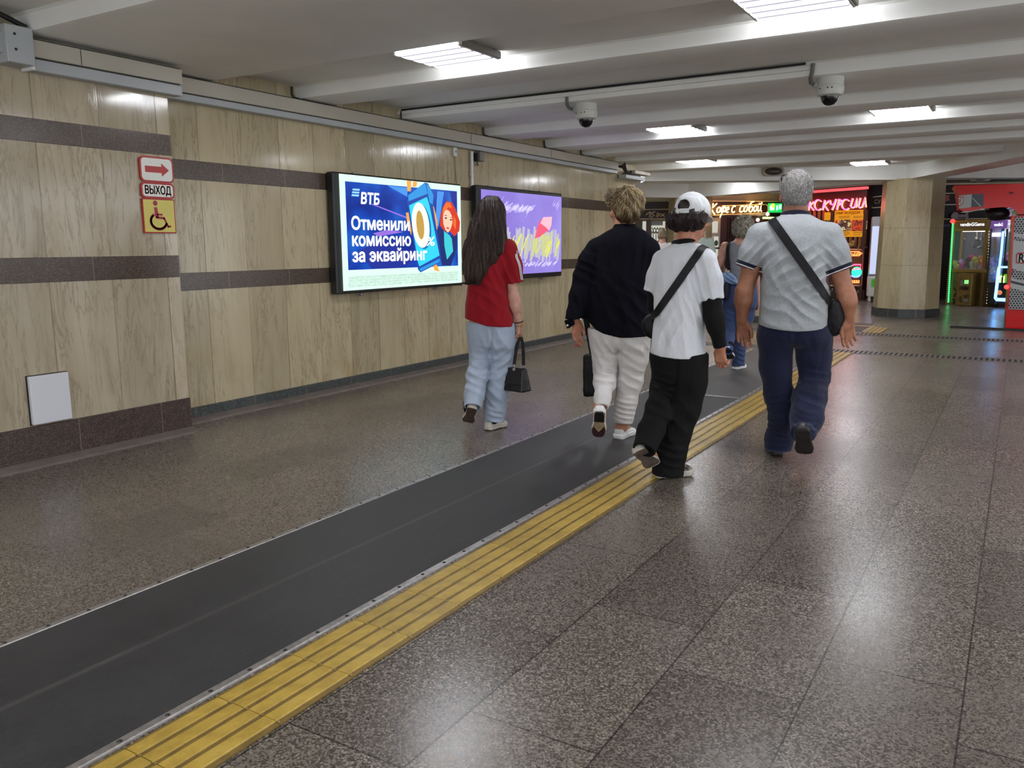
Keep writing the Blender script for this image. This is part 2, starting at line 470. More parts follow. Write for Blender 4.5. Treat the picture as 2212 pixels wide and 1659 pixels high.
b = MB(); b.box((PX-0.01, (-4+PY)/2+0.003, 0.122), (0.05, PY+4.006, 0.244), 0.003)
struct('baseboard_left', b, M_BASE_BROWN)
b = MB(); b.box((WX-0.01, (PY+12.95)/2, 0.052), (0.07, 12.95-PY, 0.104), 0.003)
struct('baseboard_left_recess', b, M_BASE_GREY)
b = MB()
b.prism([(WX+0.02, 0), (WX+0.14, 0), (WX+0.12, 0.012), (WX+0.02, 0.03)], PY+0.0, 12.9, 'y')
trim(b, M_FILLET)
b = MB()
b.prism([(PX+0.01, 0), (PX+0.13, 0), (PX+0.11, 0.01), (PX+0.01, 0.028)], -4, PY, 'y')
trim(b, M_FILLET)

# ------------------------------------------------------------------ ceiling with its row of shallow ribs
RIBS = [(-2.9, -1.2), (0.05-0.9, -0.35), (1.25, 1.8), (2.95, 4.57), (5.46, 5.93), (6.88, 7.45), (8.47, 8.95), (9.9, 10.4), (10.98, 11.45), (12.15, 12.65), (13.85, 14.35)]
ZR, ZU = 2.715, 2.61
prof = [(-4.5, 3.2), (-4.5, ZR)]
for a, c in RIBS:
    d = 0.035
    prof += [(a-0.03, ZR), (a-0.012, ZR-0.012), (a, ZU+d), (a+0.014, ZU+0.008), (a+0.04, ZU), (c-0.05, ZU), (c-0.01, ZU+0.012), (c+0.03, ZR)]
prof += [(16.2, ZR), (16.2, 3.2)]
b = MB(); b.prism(prof, -6.2, 7.5, 'x')
struct('ceiling', b, M_PLASTER, smooth=0.35)
b = MB(); b.box((-3.0, 20.4, 3.0), (22.0, 9.2, 0.36))
struct('ceiling_hall', b, M_PLASTER)

# ------------------------------------------------------------------ ring of hexagonal columns and the beams between them
C1 = np.array([-1.82, 17.30]); C2 = at_y(1487, 600, 20.55)[:2]
def column(c, r0, r1, zt, a0, name):
    b = MB(); P = lambda r, z: [(c[0]+r*math.cos(a0+k*math.pi/4), c[1]+r*math.sin(a0+k*math.pi/4), z) for k in range(8)]
    b.add(P(r0, 0.155)+P(r1, zt), [(k, (k+1) % 8, 8+(k+1) % 8, 8+k) for k in range(8)]+[tuple(range(8))[::-1], tuple(range(8, 16))])
    o = struct(name, b, M_COLUMN)
    b = MB(); b.add(P(r0+0.02, 0)+P(r0+0.02, 0.155), [(k, (k+1) % 8, 8+(k+1) % 8, 8+k) for k in range(8)]+[tuple(range(8))[::-1], tuple(range(8, 16))])
    trim(b, M_BASE_GREY)
    # dark joint lines between the stone courses
    for z in (0.95, 1.62):
        rr = r0+(r1-r0)*(z-0.155)/(zt-0.155)
        b = MB(); b.add(P(rr+0.001, z-0.004)+P(rr+0.001, z+0.004), [(k, (k+1) % 8, 8+(k+1) % 8, 8+k) for k in range(8)])
        trim(b, mat('stone_joint', srgb(140, 122, 88), 0.5))
column(C1, 0.575, 0.535, 2.50, math.atan2(-C1[1], -C1[0])+math.radians(12+22.5), 'column_1')
column(C2, 0.575, 0.535, 2.50, math.radians(20), 'column_2')
def beam(p, q, z0, z1, w, name):
    p = np.array(p); q = np.array(q); d = (q-p)/np.linalg.norm(q-p); n = np.array([-d[1], d[0]])*w/2
    b = MB(); b.prism([tuple(p-n), tuple(q-n), tuple(q+n), tuple(p+n)], z0, z1, 'z')
    b2 = struct(name, b, M_PLASTER)
A_DIR = np.array([-0.855, -0.52])
beam(C1+A_DIR*0.0, C1+A_DIR*5.0, 2.487, 2.90, 0.5, 'trim_beam_1')
bq = at_z(2330, 322, 2.487)[:2]
beam(C1, bq, 2.487, 2.90, 0.5, 'trim_beam_2')
beam(C2, C1, 2.487, 2.90, 0.5, 'trim_beam_3')
beam(C2, at_y(1200, 427, 20.0-2.2)[:2], 2.487, 2.90, 0.5, 'trim_beam_4')
beam(C1+np.array([0.0, 0]), C1+np.array([5.2, 3.4]), 2.52, 2.90, 0.4, 'trim_beam_5')

# ------------------------------------------------------------------ hall walls behind the kiosks
b = MB(); b.box((-4.0, 25.2, 1.45), (24.0, 0.3, 2.9)); struct('wall_back', b, M_WALL)
b = MB(); b.box((-13.0, 19.0, 1.45), (0.3, 12.4, 2.9)); struct('wall_hall_left', b, M_WALL)
b = MB(); b.box((6.2, 20.0, 1.45), (0.3, 10.2, 2.9)); struct('wall_hall_right', b, M_WALL)
b = MB(); b.box((-9.3, 12.75, 1.45), (7.3, 0.3, 2.9)); struct('wall_hall_near', b, M_WALL)
# low stone ledge along the hall
p = at_z(1512, 686.0)[:2]; q = at_z(1640, 698)[:2]; d = (q-p)/np.linalg.norm(q-p); nn = np.array([-d[1], d[0]])
b = MB(); b.prism([tuple(p), tuple(q), tuple(q+nn*0.3), tuple(p+nn*0.3)], 0.12, 0.36, 'z'); trim(b, M_WALL)
b = MB(); b.prism([tuple(p-nn*0.01), tuple(q-nn*0.01), tuple(q+nn*0.3), tuple(p+nn*0.3)], 0, 0.12, 'z'); trim(b, M_BASE_GREY)

# ------------------------------------------------------------------ LED ceiling panels
def led_material():
    t = NT('led_diffuser'); x, y, z = t.sep(t.obj())
    f = t.math('FRACT', t.math('MULTIPLY_ADD', y, 1/0.125, 0.5))
    e = t.math('ABSOLUTE', t.math('SUBTRACT', f, 0.5))
    s = t.ramp(e, [(0.0, (1, 1, 1)), (0.22, (0.75, 0.75, 0.75)), (0.38, (0.0125, 0.0125, 0.0125)), (0.5, (0.011, 0.011, 0.011))])
    c = t.mix(s, srgb(214, 212, 236), (0.93, 0.96, 1.0, 1))
    t.set(Base_Color=(0.8, 0.8, 0.8, 1), Emission_Color=c, Emission_Strength=t.math('MULTIPLY', s, LAMP_POWER*1.35))
    return t.m
M_LED = led_material()
M_LEDF = mat('lamp_frame', srgb(216, 214, 206), 0.45)
M_CHROME = mat('grey_steel', srgb(150, 148, 144), 0.35, 0.8)
PLATE_G = 'square ceiling lamps'
def led_panel(name_label, x, y, z, lx=0.56, ly=0.5, th=0.055, rz=0.0):
    t = thing('ceiling_lamp', name_label, 'lamp', (x, y, z), rz, PLATE_G)
    b = MB()
    for sx, sy, w, l in ((1, 0, 0.018, ly), (-1, 0, 0.018, ly)):
        b.box((sx*(lx/2-0.009), sy*(ly/2-0.009), -th/2), (w, l, th), 0.003)
    b.box((0, 0, -0.006), (lx-0.03, ly-0.03, 0.012))
    part('lamp_housing', b, M_LEDF, t)
    b = MB(); b.box((0, 0, -th/2-0.006), (lx-0.037, ly-0.004, th-0.014), 0.01); part('diffuser', b, M_LED, t)
    b = MB(); b.box((lx/2+0.008, 0, -th/2), (0.012, ly*0.98, th*0.9), 0.003); b.ball((lx/2+0.015, -ly*0.3, -th/2), 0.006, 8, 6); part('end_bracket', b, M_CHROME, t)
    return t
led_panel('square LED ceiling lamp in the rib gap above the blue advertising screen', -3.57, 5.02, 2.71)
led_panel('square LED ceiling lamp cut off by the top edge of the photo', -1.19, 4.98, 2.71)
led_panel('ceiling lamp seen edge-on, just beyond the dome camera nearest the wall', -3.57, 9.58, 2.71)
led_panel('ceiling lamp seen edge-on, behind and right of the right dome camera', -1.16, 9.42, 2.71)
led_panel('far ceiling lamp in front of the stone column', -2.31, 15.35, 2.71)
led_panel('farthest ceiling lamp, over the cap wearer and the coffee kiosk sign', -5.78, 18.6, 2.82)
for x, y, z in ((1.2, 4.98, 2.71), (3.6, 4.98, 2.71), (-3.57, 0.55, 2.71), (-1.19, 0.55, 2.71), (1.2, 0.55, 2.71), (3.6, 0.55, 2.71), (1.2, 9.4, 2.71), (3.6, 9.4, 2.71),
                (-4.6, 13.2, 2.71), (0.6, 13.2, 2.71), (3.2, 13.2, 2.71), (-3.2, 20.0, 2.82), (0.6, 19.4, 2.82), (3.0, 18.6, 2.82), (-9.0, 18.0, 2.82), (-8.2, 22.6, 2.82), (-3.57, -2.6, 2.71), (-0.5, -2.6, 2.71), (2.4, -2.6, 2.71)):
    led_panel('square LED ceiling lamp of the grid beyond the edges of the photo', x, y, z)
# ------------------------------------------------------------------ rubber runner with metal edge strips
def rubber_material(name, base, rib=True):
    t = NT(name); o = t.obj(); x, y, z = t.sep(o)
    n = t.noise(o, 3.0, 5, 0.6)
    n2 = t.noise(t.comb(t.math('MULTIPLY', x, 6.0), t.math('MULTIPLY', y, 1.2), 0.0), 1.0, 4, 0.7)
    c = t.ramp(n, [(0.3, tuple(v*0.8 for v in base[:3])), (0.7, tuple(v*1.3 for v in base[:3]))])
    # pale scuff along the welded seam of the sheet
    dx = t.math('ABSOLUTE', t.math('SUBTRACT', x, -2.475))
    c = t.mix(t.math('MULTIPLY', t.ramp(dx, [(0.0, (1, 1, 1)), (0.008, (0.9, 0.9, 0.9)), (0.014, (0, 0, 0))]), t.math('MULTIPLY_ADD', n2, 0.7, 0.12)), c, srgb(124, 120, 116))
    c = t.mix(t.ramp(n2, [(0.6, (0, 0, 0)), (0.78, (0.3, 0.3, 0.3))]), c, srgb(96, 94, 92))
    rib_h = t.math('ABSOLUTE', t.math('SUBTRACT', t.math('FRACT', t.math('MULTIPLY', x, 1/0.0085)), 0.5))
    c = t.mix(t.ramp(rib_h, [(0.25, (0.75, 0.75, 0.75)), (0.4, (0, 0, 0))]), c, srgb(34, 34, 36))
    t.set(Base_Color=c, Roughness=t.math('MULTIPLY_ADD', n, 0.15, 0.42), Specular_IOR_Level=0.3)
    t.bump(t.math('ADD', t.math('MULTIPLY', rib_h, 1.4), t.math('MULTIPLY', n, 0.3)), 0.5, 0.004)
    return t.m
M_RUBBER = rubber_material('ribbed_rubber', srgb(70, 69, 68))
M_RUBBER2 = rubber_material('worn_rubber', srgb(104, 102, 98))
M_ALU = mat('worn_aluminium', srgb(176, 172, 170), 0.38, 0.75, noise=0.25, nscale=40, bump=0.15, bscale=60)
M_SCREW = mat('dark_screw', srgb(70, 66, 66), 0.4, 0.8)
SX0, SX1 = -2.905, -2.005
def runner(label, y0, y1, ys0, m, end_strip=None):
    t = thing('floor_runner', label, 'mat', ((SX0+SX1)/2, (y0+y1)/2, 0))
    cx, cy = (SX0+SX1)/2, (y0+y1)/2
    b = MB(); b.box((0, 0, 0.003), (SX1-SX0-0.04, y1-y0, 0.006))
    o = part('rubber_sheet', b, m, t)
    o.data.transform(Matrix.Translation((cx, cy, 0))); o.location = (-cx, -cy, 0)
    sc = None
    for sx in (SX0+0.014, SX1-0.014):
        b = MB(); b.prism([(sx-0.017-cx, 0), (sx+0.017-cx, 0), (sx+0.013-cx, 0.0095), (sx-0.013-cx, 0.0095)], y0-cy, y1-cy, 'y')
        part('edge_strip', b, M_ALU, t)
        y = ys0
        while y < y1-0.03:
            if sc is None:
                b = MB(); b.lathe([(0.0, 0.0038), (0.003, 0.0038), (0.0075, 0.001), (0.0085, 0)], 10)
                sc = part('screw', b, M_SCREW, t, smooth=0.6); s = sc
            else:
                s = sc.copy(); COL.objects.link(s); s.parent = t
            s.location = (sx-cx+random.uniform(-.002, .002), y-cy, 0.0095); y += 0.152
    if end_strip:
        b = MB(); b.box((0, end_strip-cy, 0.005), (SX1-SX0-0.06, 0.035, 0.008), 0.002); part('seam_strip', b, M_ALU, t)
    return t
random.seed(3)
runner('long dark grey ribbed rubber runner along the floor, nearest the camera', -0.6, 7.25, 0.62, M_RUBBER, 7.22)
runner('paler rubber runner continuing past the metal seam, under the woman in blue jeans', 7.255, 10.86, 7.4, M_RUBBER2)
runner('short far piece of rubber runner beyond the floor drains', 13.8, 15.2, 13.9, M_RUBBER2)

# ------------------------------------------------------------------ yellow tactile slabs
def tactile_material():
    t = NT('tactile_yellow'); o = t.obj(); x, y, z = t.sep(o)
    n = t.noise(o, 14.0, 5, 0.65)
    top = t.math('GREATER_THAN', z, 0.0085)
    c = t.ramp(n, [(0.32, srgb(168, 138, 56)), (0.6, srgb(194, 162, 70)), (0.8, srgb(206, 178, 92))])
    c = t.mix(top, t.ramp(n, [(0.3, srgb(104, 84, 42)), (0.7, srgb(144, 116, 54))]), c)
    rnd = t.n('ObjectInfo').outputs['Random']
    k = t.math('MULTIPLY_ADD', rnd, 0.16, 0.88)
    c = t.mix(1.0, c, t.comb(k, k, k), 'MULTIPLY')
    sp = t.noise(o, 160.0, 2)
    c = t.mix(t.ramp(sp, [(0.66, (0, 0, 0)), (0.72, (0.55, 0.55, 0.55))]), c, srgb(110, 84, 34))
    t.set(Base_Color=c, Roughness=t.math('MULTIPLY_ADD', n, 0.3, 0.28)); t.bump(n, 0.2, 0.004)
    return t.m
M_TACT = tactile_material()
M_STUD = mat('brass_stud', srgb(196, 176, 128), 0.3, 0.8)
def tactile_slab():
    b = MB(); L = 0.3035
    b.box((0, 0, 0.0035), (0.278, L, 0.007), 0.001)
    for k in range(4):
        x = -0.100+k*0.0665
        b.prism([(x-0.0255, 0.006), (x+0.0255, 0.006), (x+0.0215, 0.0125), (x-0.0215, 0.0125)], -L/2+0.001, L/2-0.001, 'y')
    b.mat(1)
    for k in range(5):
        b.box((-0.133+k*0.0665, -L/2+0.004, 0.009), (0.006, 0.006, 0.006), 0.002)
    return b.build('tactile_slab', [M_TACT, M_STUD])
proto = tactile_slab()
TG = 'yellow tactile slabs in the strip along the mat'
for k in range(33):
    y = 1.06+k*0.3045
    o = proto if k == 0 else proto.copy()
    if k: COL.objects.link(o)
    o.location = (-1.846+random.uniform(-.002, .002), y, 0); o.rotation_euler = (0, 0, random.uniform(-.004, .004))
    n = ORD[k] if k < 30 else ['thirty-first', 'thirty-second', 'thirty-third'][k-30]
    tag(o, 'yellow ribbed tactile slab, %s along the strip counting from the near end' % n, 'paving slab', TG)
for k in range(3):
    o = proto.copy(); COL.objects.link(o); o.location = (-1.88, 13.75+k*0.3045, 0)
    tag(o, 'yellow ribbed tactile slab beyond the drains, %s of the short row by the column' % ORD[k], 'paving slab', 'yellow tactile slabs beyond the drains')
b = MB(); b.box((-2.55, 14.72, 0.004), (1.2, 0.10, 0.008), 0.001)
tag(b.build('warning_strip', mat('yellow_paint', srgb(206, 170, 70), 0.5, noise=0.15)), 'thin yellow warning strip across the floor in front of the stone column', 'floor strip')

# ------------------------------------------------------------------ drain grates across the hall floor
M_GRATE = mat('cast_grate', srgb(120, 112, 104), 0.45, 0.3, noise=0.15)
M_DARK = mat('dark_gap', srgb(26, 24, 23), 0.8)
for yy, lab in ((11.12, 'slotted floor drain grate across the passage, the nearer of two'), (13.42, 'slotted floor drain grate across the passage, the farther of two')):
    t = thing('drain_grate', lab, 'drain', (-0.6, yy, 0))
    b = MB(); b.box((0, 0, 0.0015), (8.6, 0.30, 0.003)); part('channel', b, M_DARK, t)
    b = MB()
    for s in (-1, 1): b.box((0, s*0.15, 0.003), (8.6, 0.03, 0.006), 0.001)
    for k in range(150):
        x = -4.27+k*0.0573
        b.box((x, 0, 0.003), (0.030, 0.28, 0.005))
    part('bars', b, M_GRATE, t)

# ------------------------------------------------------------------ cable trunking along the top of the wall
M_TRUNK = mat('cream_trunking', srgb(186, 180, 166), 0.5, noise=0.06, nscale=3)
M_TRUNKG = mat('grey_trunking', srgb(176, 180, 182), 0.45, noise=0.05, nscale=3)
M_BLACK = mat('black_plastic', srgb(22, 22, 24), 0.42)
M_WHITEP = mat('white_plastic', srgb(226, 226, 228), 0.4)
def trunking(label, x, y0, y1, zu0, zu1, zl0, zl1, joints, cap=False):
    t = thing('cable_trunking', label, 'trunking', (x, (y0+y1)/2, zl0)); cy = (y0+y1)/2
    b = MB(); b.box((0.05, 0, (zu0+zu1)/2-zl0), (0.10, y1-y0, zu1-zu0), 0.004); b.box((0.048, 0, zu1-zl0-0.012), (0.106, y1-y0, 0.008)); b.box((0.048, 0, zu0-zl0+0.014), (0.106, y1-y0, 0.006))
    part('upper_channel', b, M_TRUNK, t)
    b = MB(); b.box((0.045, 0, (zl1-zl0)/2), (0.09, y1-y0, zl1-zl0), 0.004); part('lower_channel', b, M_TRUNKG, t)
    b = MB(); b.box((0.03, 0, (zl1+zu0)/2-zl0), (0.06, y1-y0, max(0.003, zu0-zl1)+0.002)); b.box((0.04, 0, zu1-zl0+0.005), (0.08, y1-y0, 0.01)); part('shadow_gap', b, M_BLACK, t)
    for yj in joints:
        b = MB(); b.box((0.0515, yj-cy, (zu0+zu1)/2-zl0), (0.101, 0.004, zu1-zu0-0.006)); part('joint', b, M_BLACK, t)
    if cap:
        b = MB(); b.box((0.058, y0-cy-0.006, (zl1-zl0)/2), (0.118, 0.02, zl1-zl0+0.006), 0.002); part('end_cap', b, M_WHITEP, t)
    return t
TX = -5.24
trunking('cream and grey cable trunking on the near wall pier above the dark stripe', PX+0.002, 2.97, PY+0.06, 2.478, 2.578, 2.40, 2.47, [3.28], True)
trunking('long cream and grey cable trunking on the recessed wall above both screens', WX+0.002, PY+0.12, 12.05, 2.482, 2.592, 2.425, 2.475, [8.02, 9.9], False)
b = MB(); b.box((0.075, -0.07, 0.05), (0.15, 0.16, 0.21), 0.004); b.box((0.06, -0.6, 0.055), (0.10, 0.95, 0.115), 0.004)
t = thing('corner_cover', 'grey trunking cover plate at the top left corner of the photo', 'trunking', (PX+0.002, 2.95, 2.47))
part('cover_plate', b, M_TRUNKG, t)
b = MB()
for dz in (0.0, 0.085): b.ball((0.151, -0.10, dz+0.02), 0.008, 8, 6)
part('screw', b, M_BLACK, t)
b = MB(); b.tube([(0.13, -0.02, 0.16), (0.14, -0.2, 0.21), (0.14, -0.5, 0.222)], 0.016, 8); part('cable', b, M_BLACK, t)
t = thing('trunking_end', 'broken off end of trunking with loose black cable at the far wall corner', 'trunking', (WX+0.01, 12.34, 2.37))
b = MB(); b.box((0.07, 0.28, 0.03), (0.13, 0.74, 0.055), 0.004); part('lower_channel', b, M_TRUNKG, t)
b = MB(); b.box((0.10, 0.5, 0.115), (0.13, 0.62, 0.05), 0.004); part('upper_channel', b, M_TRUNK, t)
b = MB()
for k in range(4): b.tube([(0.06+0.02*k, -0.22, 0.17), (0.08+0.01*k, -0.10, 0.16+0.02*k), (0.10, -0.02, 0.08+0.02*k), (0.10, 0.1, 0.07), (0.09, 0.2, 0.1+0.01*k)], 0.014, 6)
part('cable', b, M_BLACK, t)

# conduit, junction box, small switch with its cord
t = thing('conduit_pipe', 'thin white conduit pipe running down the wall between the two screens', 'pipe', (WX+0.02, 8.135, 0.9))
b = MB(); b.tube([(0.012, 0, 1.51), (0.012, 0, 0.0)], 0.017, 10); part('pipe', b, M_WHITEP, t, smooth=0.6)
b = MB()
for z in (0.25, 0.75, 1.25): b.box((0.01, 0, z), (0.03, 0.05, 0.02), 0.003)
part('clip', b, M_WHITEP, t)
t = thing('junction_box', 'small grey junction box under the trunking, right of the white conduit', 'box', (WX+0.003, 8.28, 2.305))
b = MB(); b.box((0.04, 0, 0.06), (0.08, 0.09, 0.11), 0.006); part('body', b, mat('grey_plastic', srgb(120, 118, 112), 0.5), t)
b = MB(); b.box((0.03, -0.055, 0.05), (0.05, 0.02, 0.09), 0.004); b.tube([(0.04, -0.05, 0.01), (0.04, -0.05, -0.03), (0.02, 0.0, -0.035)], 0.008, 6); part('gland', b, M_BLACK, t)
t = thing('wall_switch', 'tiny white wall socket with a thin cord above the blue screen', 'socket', (WX+0.003, 7.82, 2.32))
b = MB(); b.box((0.015, 0, 0.06), (0.03, 0.055, 0.10), 0.005); part('body', b, M_WHITEP, t)
b = MB(); b.box((0.031, 0, 0.06), (0.004, 0.012, 0.02)); part('button', b, M_BLACK, t)
b = MB(); b.tube([(0.012, 0.0, 0.01), (0.01, 0.01, -0.1), (0.01, 0.03, -0.25), (0.01, 0.04, -0.31)], 0.004, 6); part('cord', b, mat('beige_cord', srgb(150, 130, 96), 0.6), t)

# ------------------------------------------------------------------ dome cameras and their cable
def dome_camera(label, p, rot):
    t = thing('dome_camera', label, 'camera', (p[0], p[1], ZU), rot, 'dome cameras under the ceiling rib')
    W = mat('camera_white', srgb(206, 206, 198), 0.4)
    b = MB(); b.lathe([(0, 0), (0.098, 0), (0.1, -0.004), (0.1, -0.058), (0.096, -0.062), (0, -0.062)], 32); part('mount', b, W, t, smooth=0.6)
    b = MB(); b.lathe([(0.0, -0.06), (0.102, -0.062), (0.104, -0.068), (0.103, -0.105), (0.092, -0.128), (0.068, -0.136), (0.0, -0.136)], 32)
    part('housing', b, W, t, smooth=0.6)
    b = MB(); b.lathe([(0.066, -0.134), (0.064, -0.152), (0.055, -0.176), (0.036, -0.196), (0.015, -0.204), (0.0, -0.205)], 28)
    part('dome', b, mat('smoked_dome', srgb(10, 10, 12), 0.05), t, smooth=True)
    b = MB()
    for a in (-0.5, 0.1, 0.4): b.ball((0.103*math.cos(-1.9+a), 0.103*math.sin(-1.9+a), -0.085), 0.006, 8, 6)
    part('screw', b, M_BLACK, t)
    b = MB(); b.tube([(-0.14, -0.16, 0.085), (-0.142, -0.16, 0.03), (-0.15, -0.12, -0.012), (-0.145, -0.05, -0.034), (-0.12, -0.01, -0.042), (-0.098, 0.0, -0.044)], 0.016, 10)
    part('conduit', b, mat('grey_conduit', srgb(112, 110, 106), 0.5), t, smooth=0.8)
    b = MB(); b.tube([(-0.125, -0.003, -0.042), (-0.095, 0, -0.044)], 0.024, 10); part('gland', b, M_TRUNKG, t)
    return t
cp1 = at_z(1270, 226, ZU); cp2 = at_z(1790, 165, ZU)
dome_camera('white dome camera nearer the left wall, under the ceiling rib', (cp1[0], 7.06), 0.25)
dome_camera('white dome camera over the passage on the right, under the ceiling rib', (cp2[0], 7.02), 0.25)
b = MB(); b.tube([(WX+0.05, 6.845, 2.50), (WX+0.05, 6.845, 2.66), (WX+0.06, 6.845, 2.695), (-3.3, 6.845, 2.70), (cp2[0]-0.15, 6.83, 2.70)], 0.009, 6)
tag(b.build('ceiling_cable', M_BLACK, smooth=0.8), 'thin black cable along the ceiling rib feeding both dome cameras', 'cable')
b = MB(); b.box(((WX+cp2[0]-0.1)/2, 6.858, 2.672), (cp2[0]-0.1-WX, 0.024, 0.036), 0.003)
tag(b.build('cable_duct', M_PLASTER), 'slim painted cable duct on the ceiling rib just below the black cable', 'trunking')
for k, (ry, z0) in enumerate(((5.40, 2.60), (8.40, 2.60), (9.86, 2.60), (10.93, 2.60))):
    b = MB(); b.tube([(WX+0.02, ry, ZR-0.01), (WX+0.022, ry, 2.64), (WX+0.022, ry+0.03, 2.615), (WX+0.022, ry+0.55, 2.60)], 0.011, 6)
    tag(b.build('wall_cable', mat('dark_cable', srgb(54, 46, 40), 0.6), smooth=0.8), 'dark cable hugging the wall under the ceiling, at the %s rib gap past the pier' % ORD[k], 'cable', 'cables along the top of the wall')
def bulkhead(label, p, n):
    t = thing('bulkhead_speaker', label, 'speaker', tuple(p), math.atan2(n[1], n[0])+math.pi/2)
    b = MB(); b.at(rx=math.pi/2); b.prism(rrect(-0.19, -0.08, 0.19, 0.08, 0.07), -0.0, 0.09, 'z'); part('housing', b, mat('pale_housing', srgb(176, 168, 150), 0.5), t)
    b = MB(); b.ball((0, -0.09, 0), (0.16, 0.07, 0.068), 20, 12); part('grille', b, mat('brown_lens', srgb(74, 64, 56), 0.25), t, smooth=True)
nA = np.array([A_DIR[1], -A_DIR[0]]); nA = nA if nA @ (np.zeros(2)-C1) > 0 else -nA
pA = C1+nA*0.255
q = at_plane(1668, 371, (pA[0], pA[1], 0), (nA[0], nA[1], 0)); bulkhead('brown oval bulkhead fixture on the pale beam above the grey-haired man', q, nA)
q = at_y(2116, 383, 19.0); bulkhead('brown oval bulkhead fixture on the far ceiling, above the red machine', (q[0], q[1], q[2]), (0.35, -0.94))
b = MB(); b.tube([(q[0], q[1]+0.02, q[2]+0.05), (q[0], q[1]+0.05, 2.9)], 0.02, 8); tag(b.build('fixture_stem', M_TRUNKG), 'short stem holding the brown bulkhead fixture above the red machine', 'bracket')

# ------------------------------------------------------------------ signs and plate on the pier
M_SIGNW = mat('sign_white', srgb(226, 226, 218), 0.35); M_SIGNR = mat('sign_red', srgb(170, 28, 26), 0.4); M_SIGNY = mat('sign_yellow', srgb(214, 200, 104), 0.4, noise=0.05, nscale=9); M_SIGNC = mat('sign_crimson', srgb(160, 34, 58), 0.4)
UX, UZ = np.array([0, 1.0, 0]), np.array([0, 0, 1.0])
def sgn(label, y0, y1, z0, z1, rad, face):
    t = thing('wall_sign', label, 'sign', (PX, (y0+y1)/2, z0))
    cy = (y0+y1)/2; w, h = (y1-y0)/2, z1-z0
    sh = lambda m, x0, x1: MB().prism([(a, c) for a, c in rrect(-w+m, m, w-m, h-m, max(0.004, rad-m*0.7))], x0, x1, 'x')
    part('backing', sh(0, 0.001, 0.014), M_SIGNR, t)
    part('face', sh(0.012 if rad > 0.01 else 0.008, 0.010, 0.0155), face, t)
    return t
t = sgn('white sign with a red arrow pointing right, topmost of three on the pier', 3.695, 3.962, 1.800, 1.975, 0.035, M_SIGNW)
b = MB(); poly_into(b, [(-0.095, 0.066), (0.035, 0.066), (0.035, 0.042), (0.096, 0.0875), (0.035, 0.133), (0.035, 0.109), (-0.095, 0.109)], (0.0162, 0, 0), UX, UZ); part('arrow', b, M_SIGNR, t)
t = sgn('white sign lettered ВЫХОД between the arrow and the wheelchair sign', 3.692, 3.958, 1.690, 1.798, 0.03, M_SIGNW)
b = MB(); text_into(b, 'ВЫХОД', 0.078, (0.0162, 0, 0.030), UX, UZ, 0.0, 'c', fit=0.206, fat=0.022); part('lettering', b, M_SIGNR, t)
t = sgn('yellow wheelchair symbol sign under the ВЫХОД sign', 3.700, 3.955, 1.405+0.12, 1.690, 0.003, M_SIGNY) if False else sgn('yellow wheelchair symbol sign under the ВЫХОД sign', 3.692, 3.952, 1.450, 1.688, 0.003, M_SIGNY)
b = MB(); O = (0.0162, 0, 0)
K = lambda x, y: ((x-545)/640*0.245, 0.238-(y-700)/730*0.238+0.004)
poly_into(b, [K(470+48*math.cos(a*math.pi/12), 808+56*math.sin(a*math.pi/12)) for a in range(24)], O, UX, UZ)
stroke_into(b, [K(472, 915), (K(488, 1100))], 0.027, O, UX, UZ); stroke_into(b, [K(500, 1048), K(600, 1048)], 0.014, O, UX, UZ)
stroke_into(b, [K(485, 1110), K(640, 1122)], 0.017, O, UX, UZ); stroke_into(b, [K(635, 1120), K(712, 1300)], 0.015, O, UX, UZ); stroke_into(b, [K(705, 1305), K(765, 1290)], 0.014, O, UX, UZ)
stroke_into(b, [K(520+165*math.cos(math.radians(a)), 1190-165*math.sin(math.radians(a))) for a in range(125, 355, 10)], 0.019, O, UX, UZ)
part('wheelchair_symbol', b, M_SIGNC, t)
t = thing('cover_plate', 'plain white square plate low on the near wall pier', 'plate', (PX+0.001, 2.925, 0.255))
b = MB(); b.box((0.016, 0, 0.153), (0.03, 0.252, 0.306), 0.004); part('face', b, mat('plate_white', srgb(216, 216, 222), 0.4), t)
b = MB(); b.box((0.002, -0.003, 0.153), (0.004, 0.262, 0.316)); part('gasket', b, M_BLACK, t)

# ------------------------------------------------------------------ the two advertising screens
XS = WX+0.115                                  # plane of the glass
SZ = lambda x, y: at_x(700+x/4.096, 340+y/4.096, XS)
def screen_frame(label, y0, y1, z0, z1, bez, name='advertising_screen'):
    t = thing(name, label, 'screen', (WX, (y0+y1)/2, z0)); cy = (y0+y1)/2
    b = MB(); b.box((0.062, 0, (z1-z0)/2), (0.09, y1-y0, z1-z0), 0.012); part('casing', b, M_BLACK, t)
    b = MB(); 
    for s in (-1, 1): b.box((0.012, s*(y1-y0)*0.3, -0.0+(z1-z0)/2), (0.022, 0.08, (z1-z0)*1.04), 0.002); b.box((0.03, s*(y1-y0)*0.3, -0.02), (0.04, 0.03, 0.03), 0.004)
    part('wall_bracket', b, M_CHROME, t)
    return t
def scr_poly(t, name, mb, m, off):
    # move flat artwork from world to the parent frame
    o = mb.build(name, m); o.data.transform(Matrix.Translation((-t.location.x+off, -t.location.y, -t.location.z))); o.parent = t
    return o
c = [SZ(70, 120), SZ(1222, 240), SZ(1228, 1130), SZ(118, 1215)]
ty0, ty1, tz0, tz1 = (c[0][1]+c[3][1])/2+0.015, (c[1][1]+c[2][1])/2, (c[2][2]+c[3][2])/2, (c[0][2]+c[1][2])/2
t = screen_frame('big lit advertising screen with a blue bank poster, nearer the pier', ty0, ty1, tz0, tz1, 0.03)
def quad_of(zs): return [tuple(SZ(*p)) for p in zs]
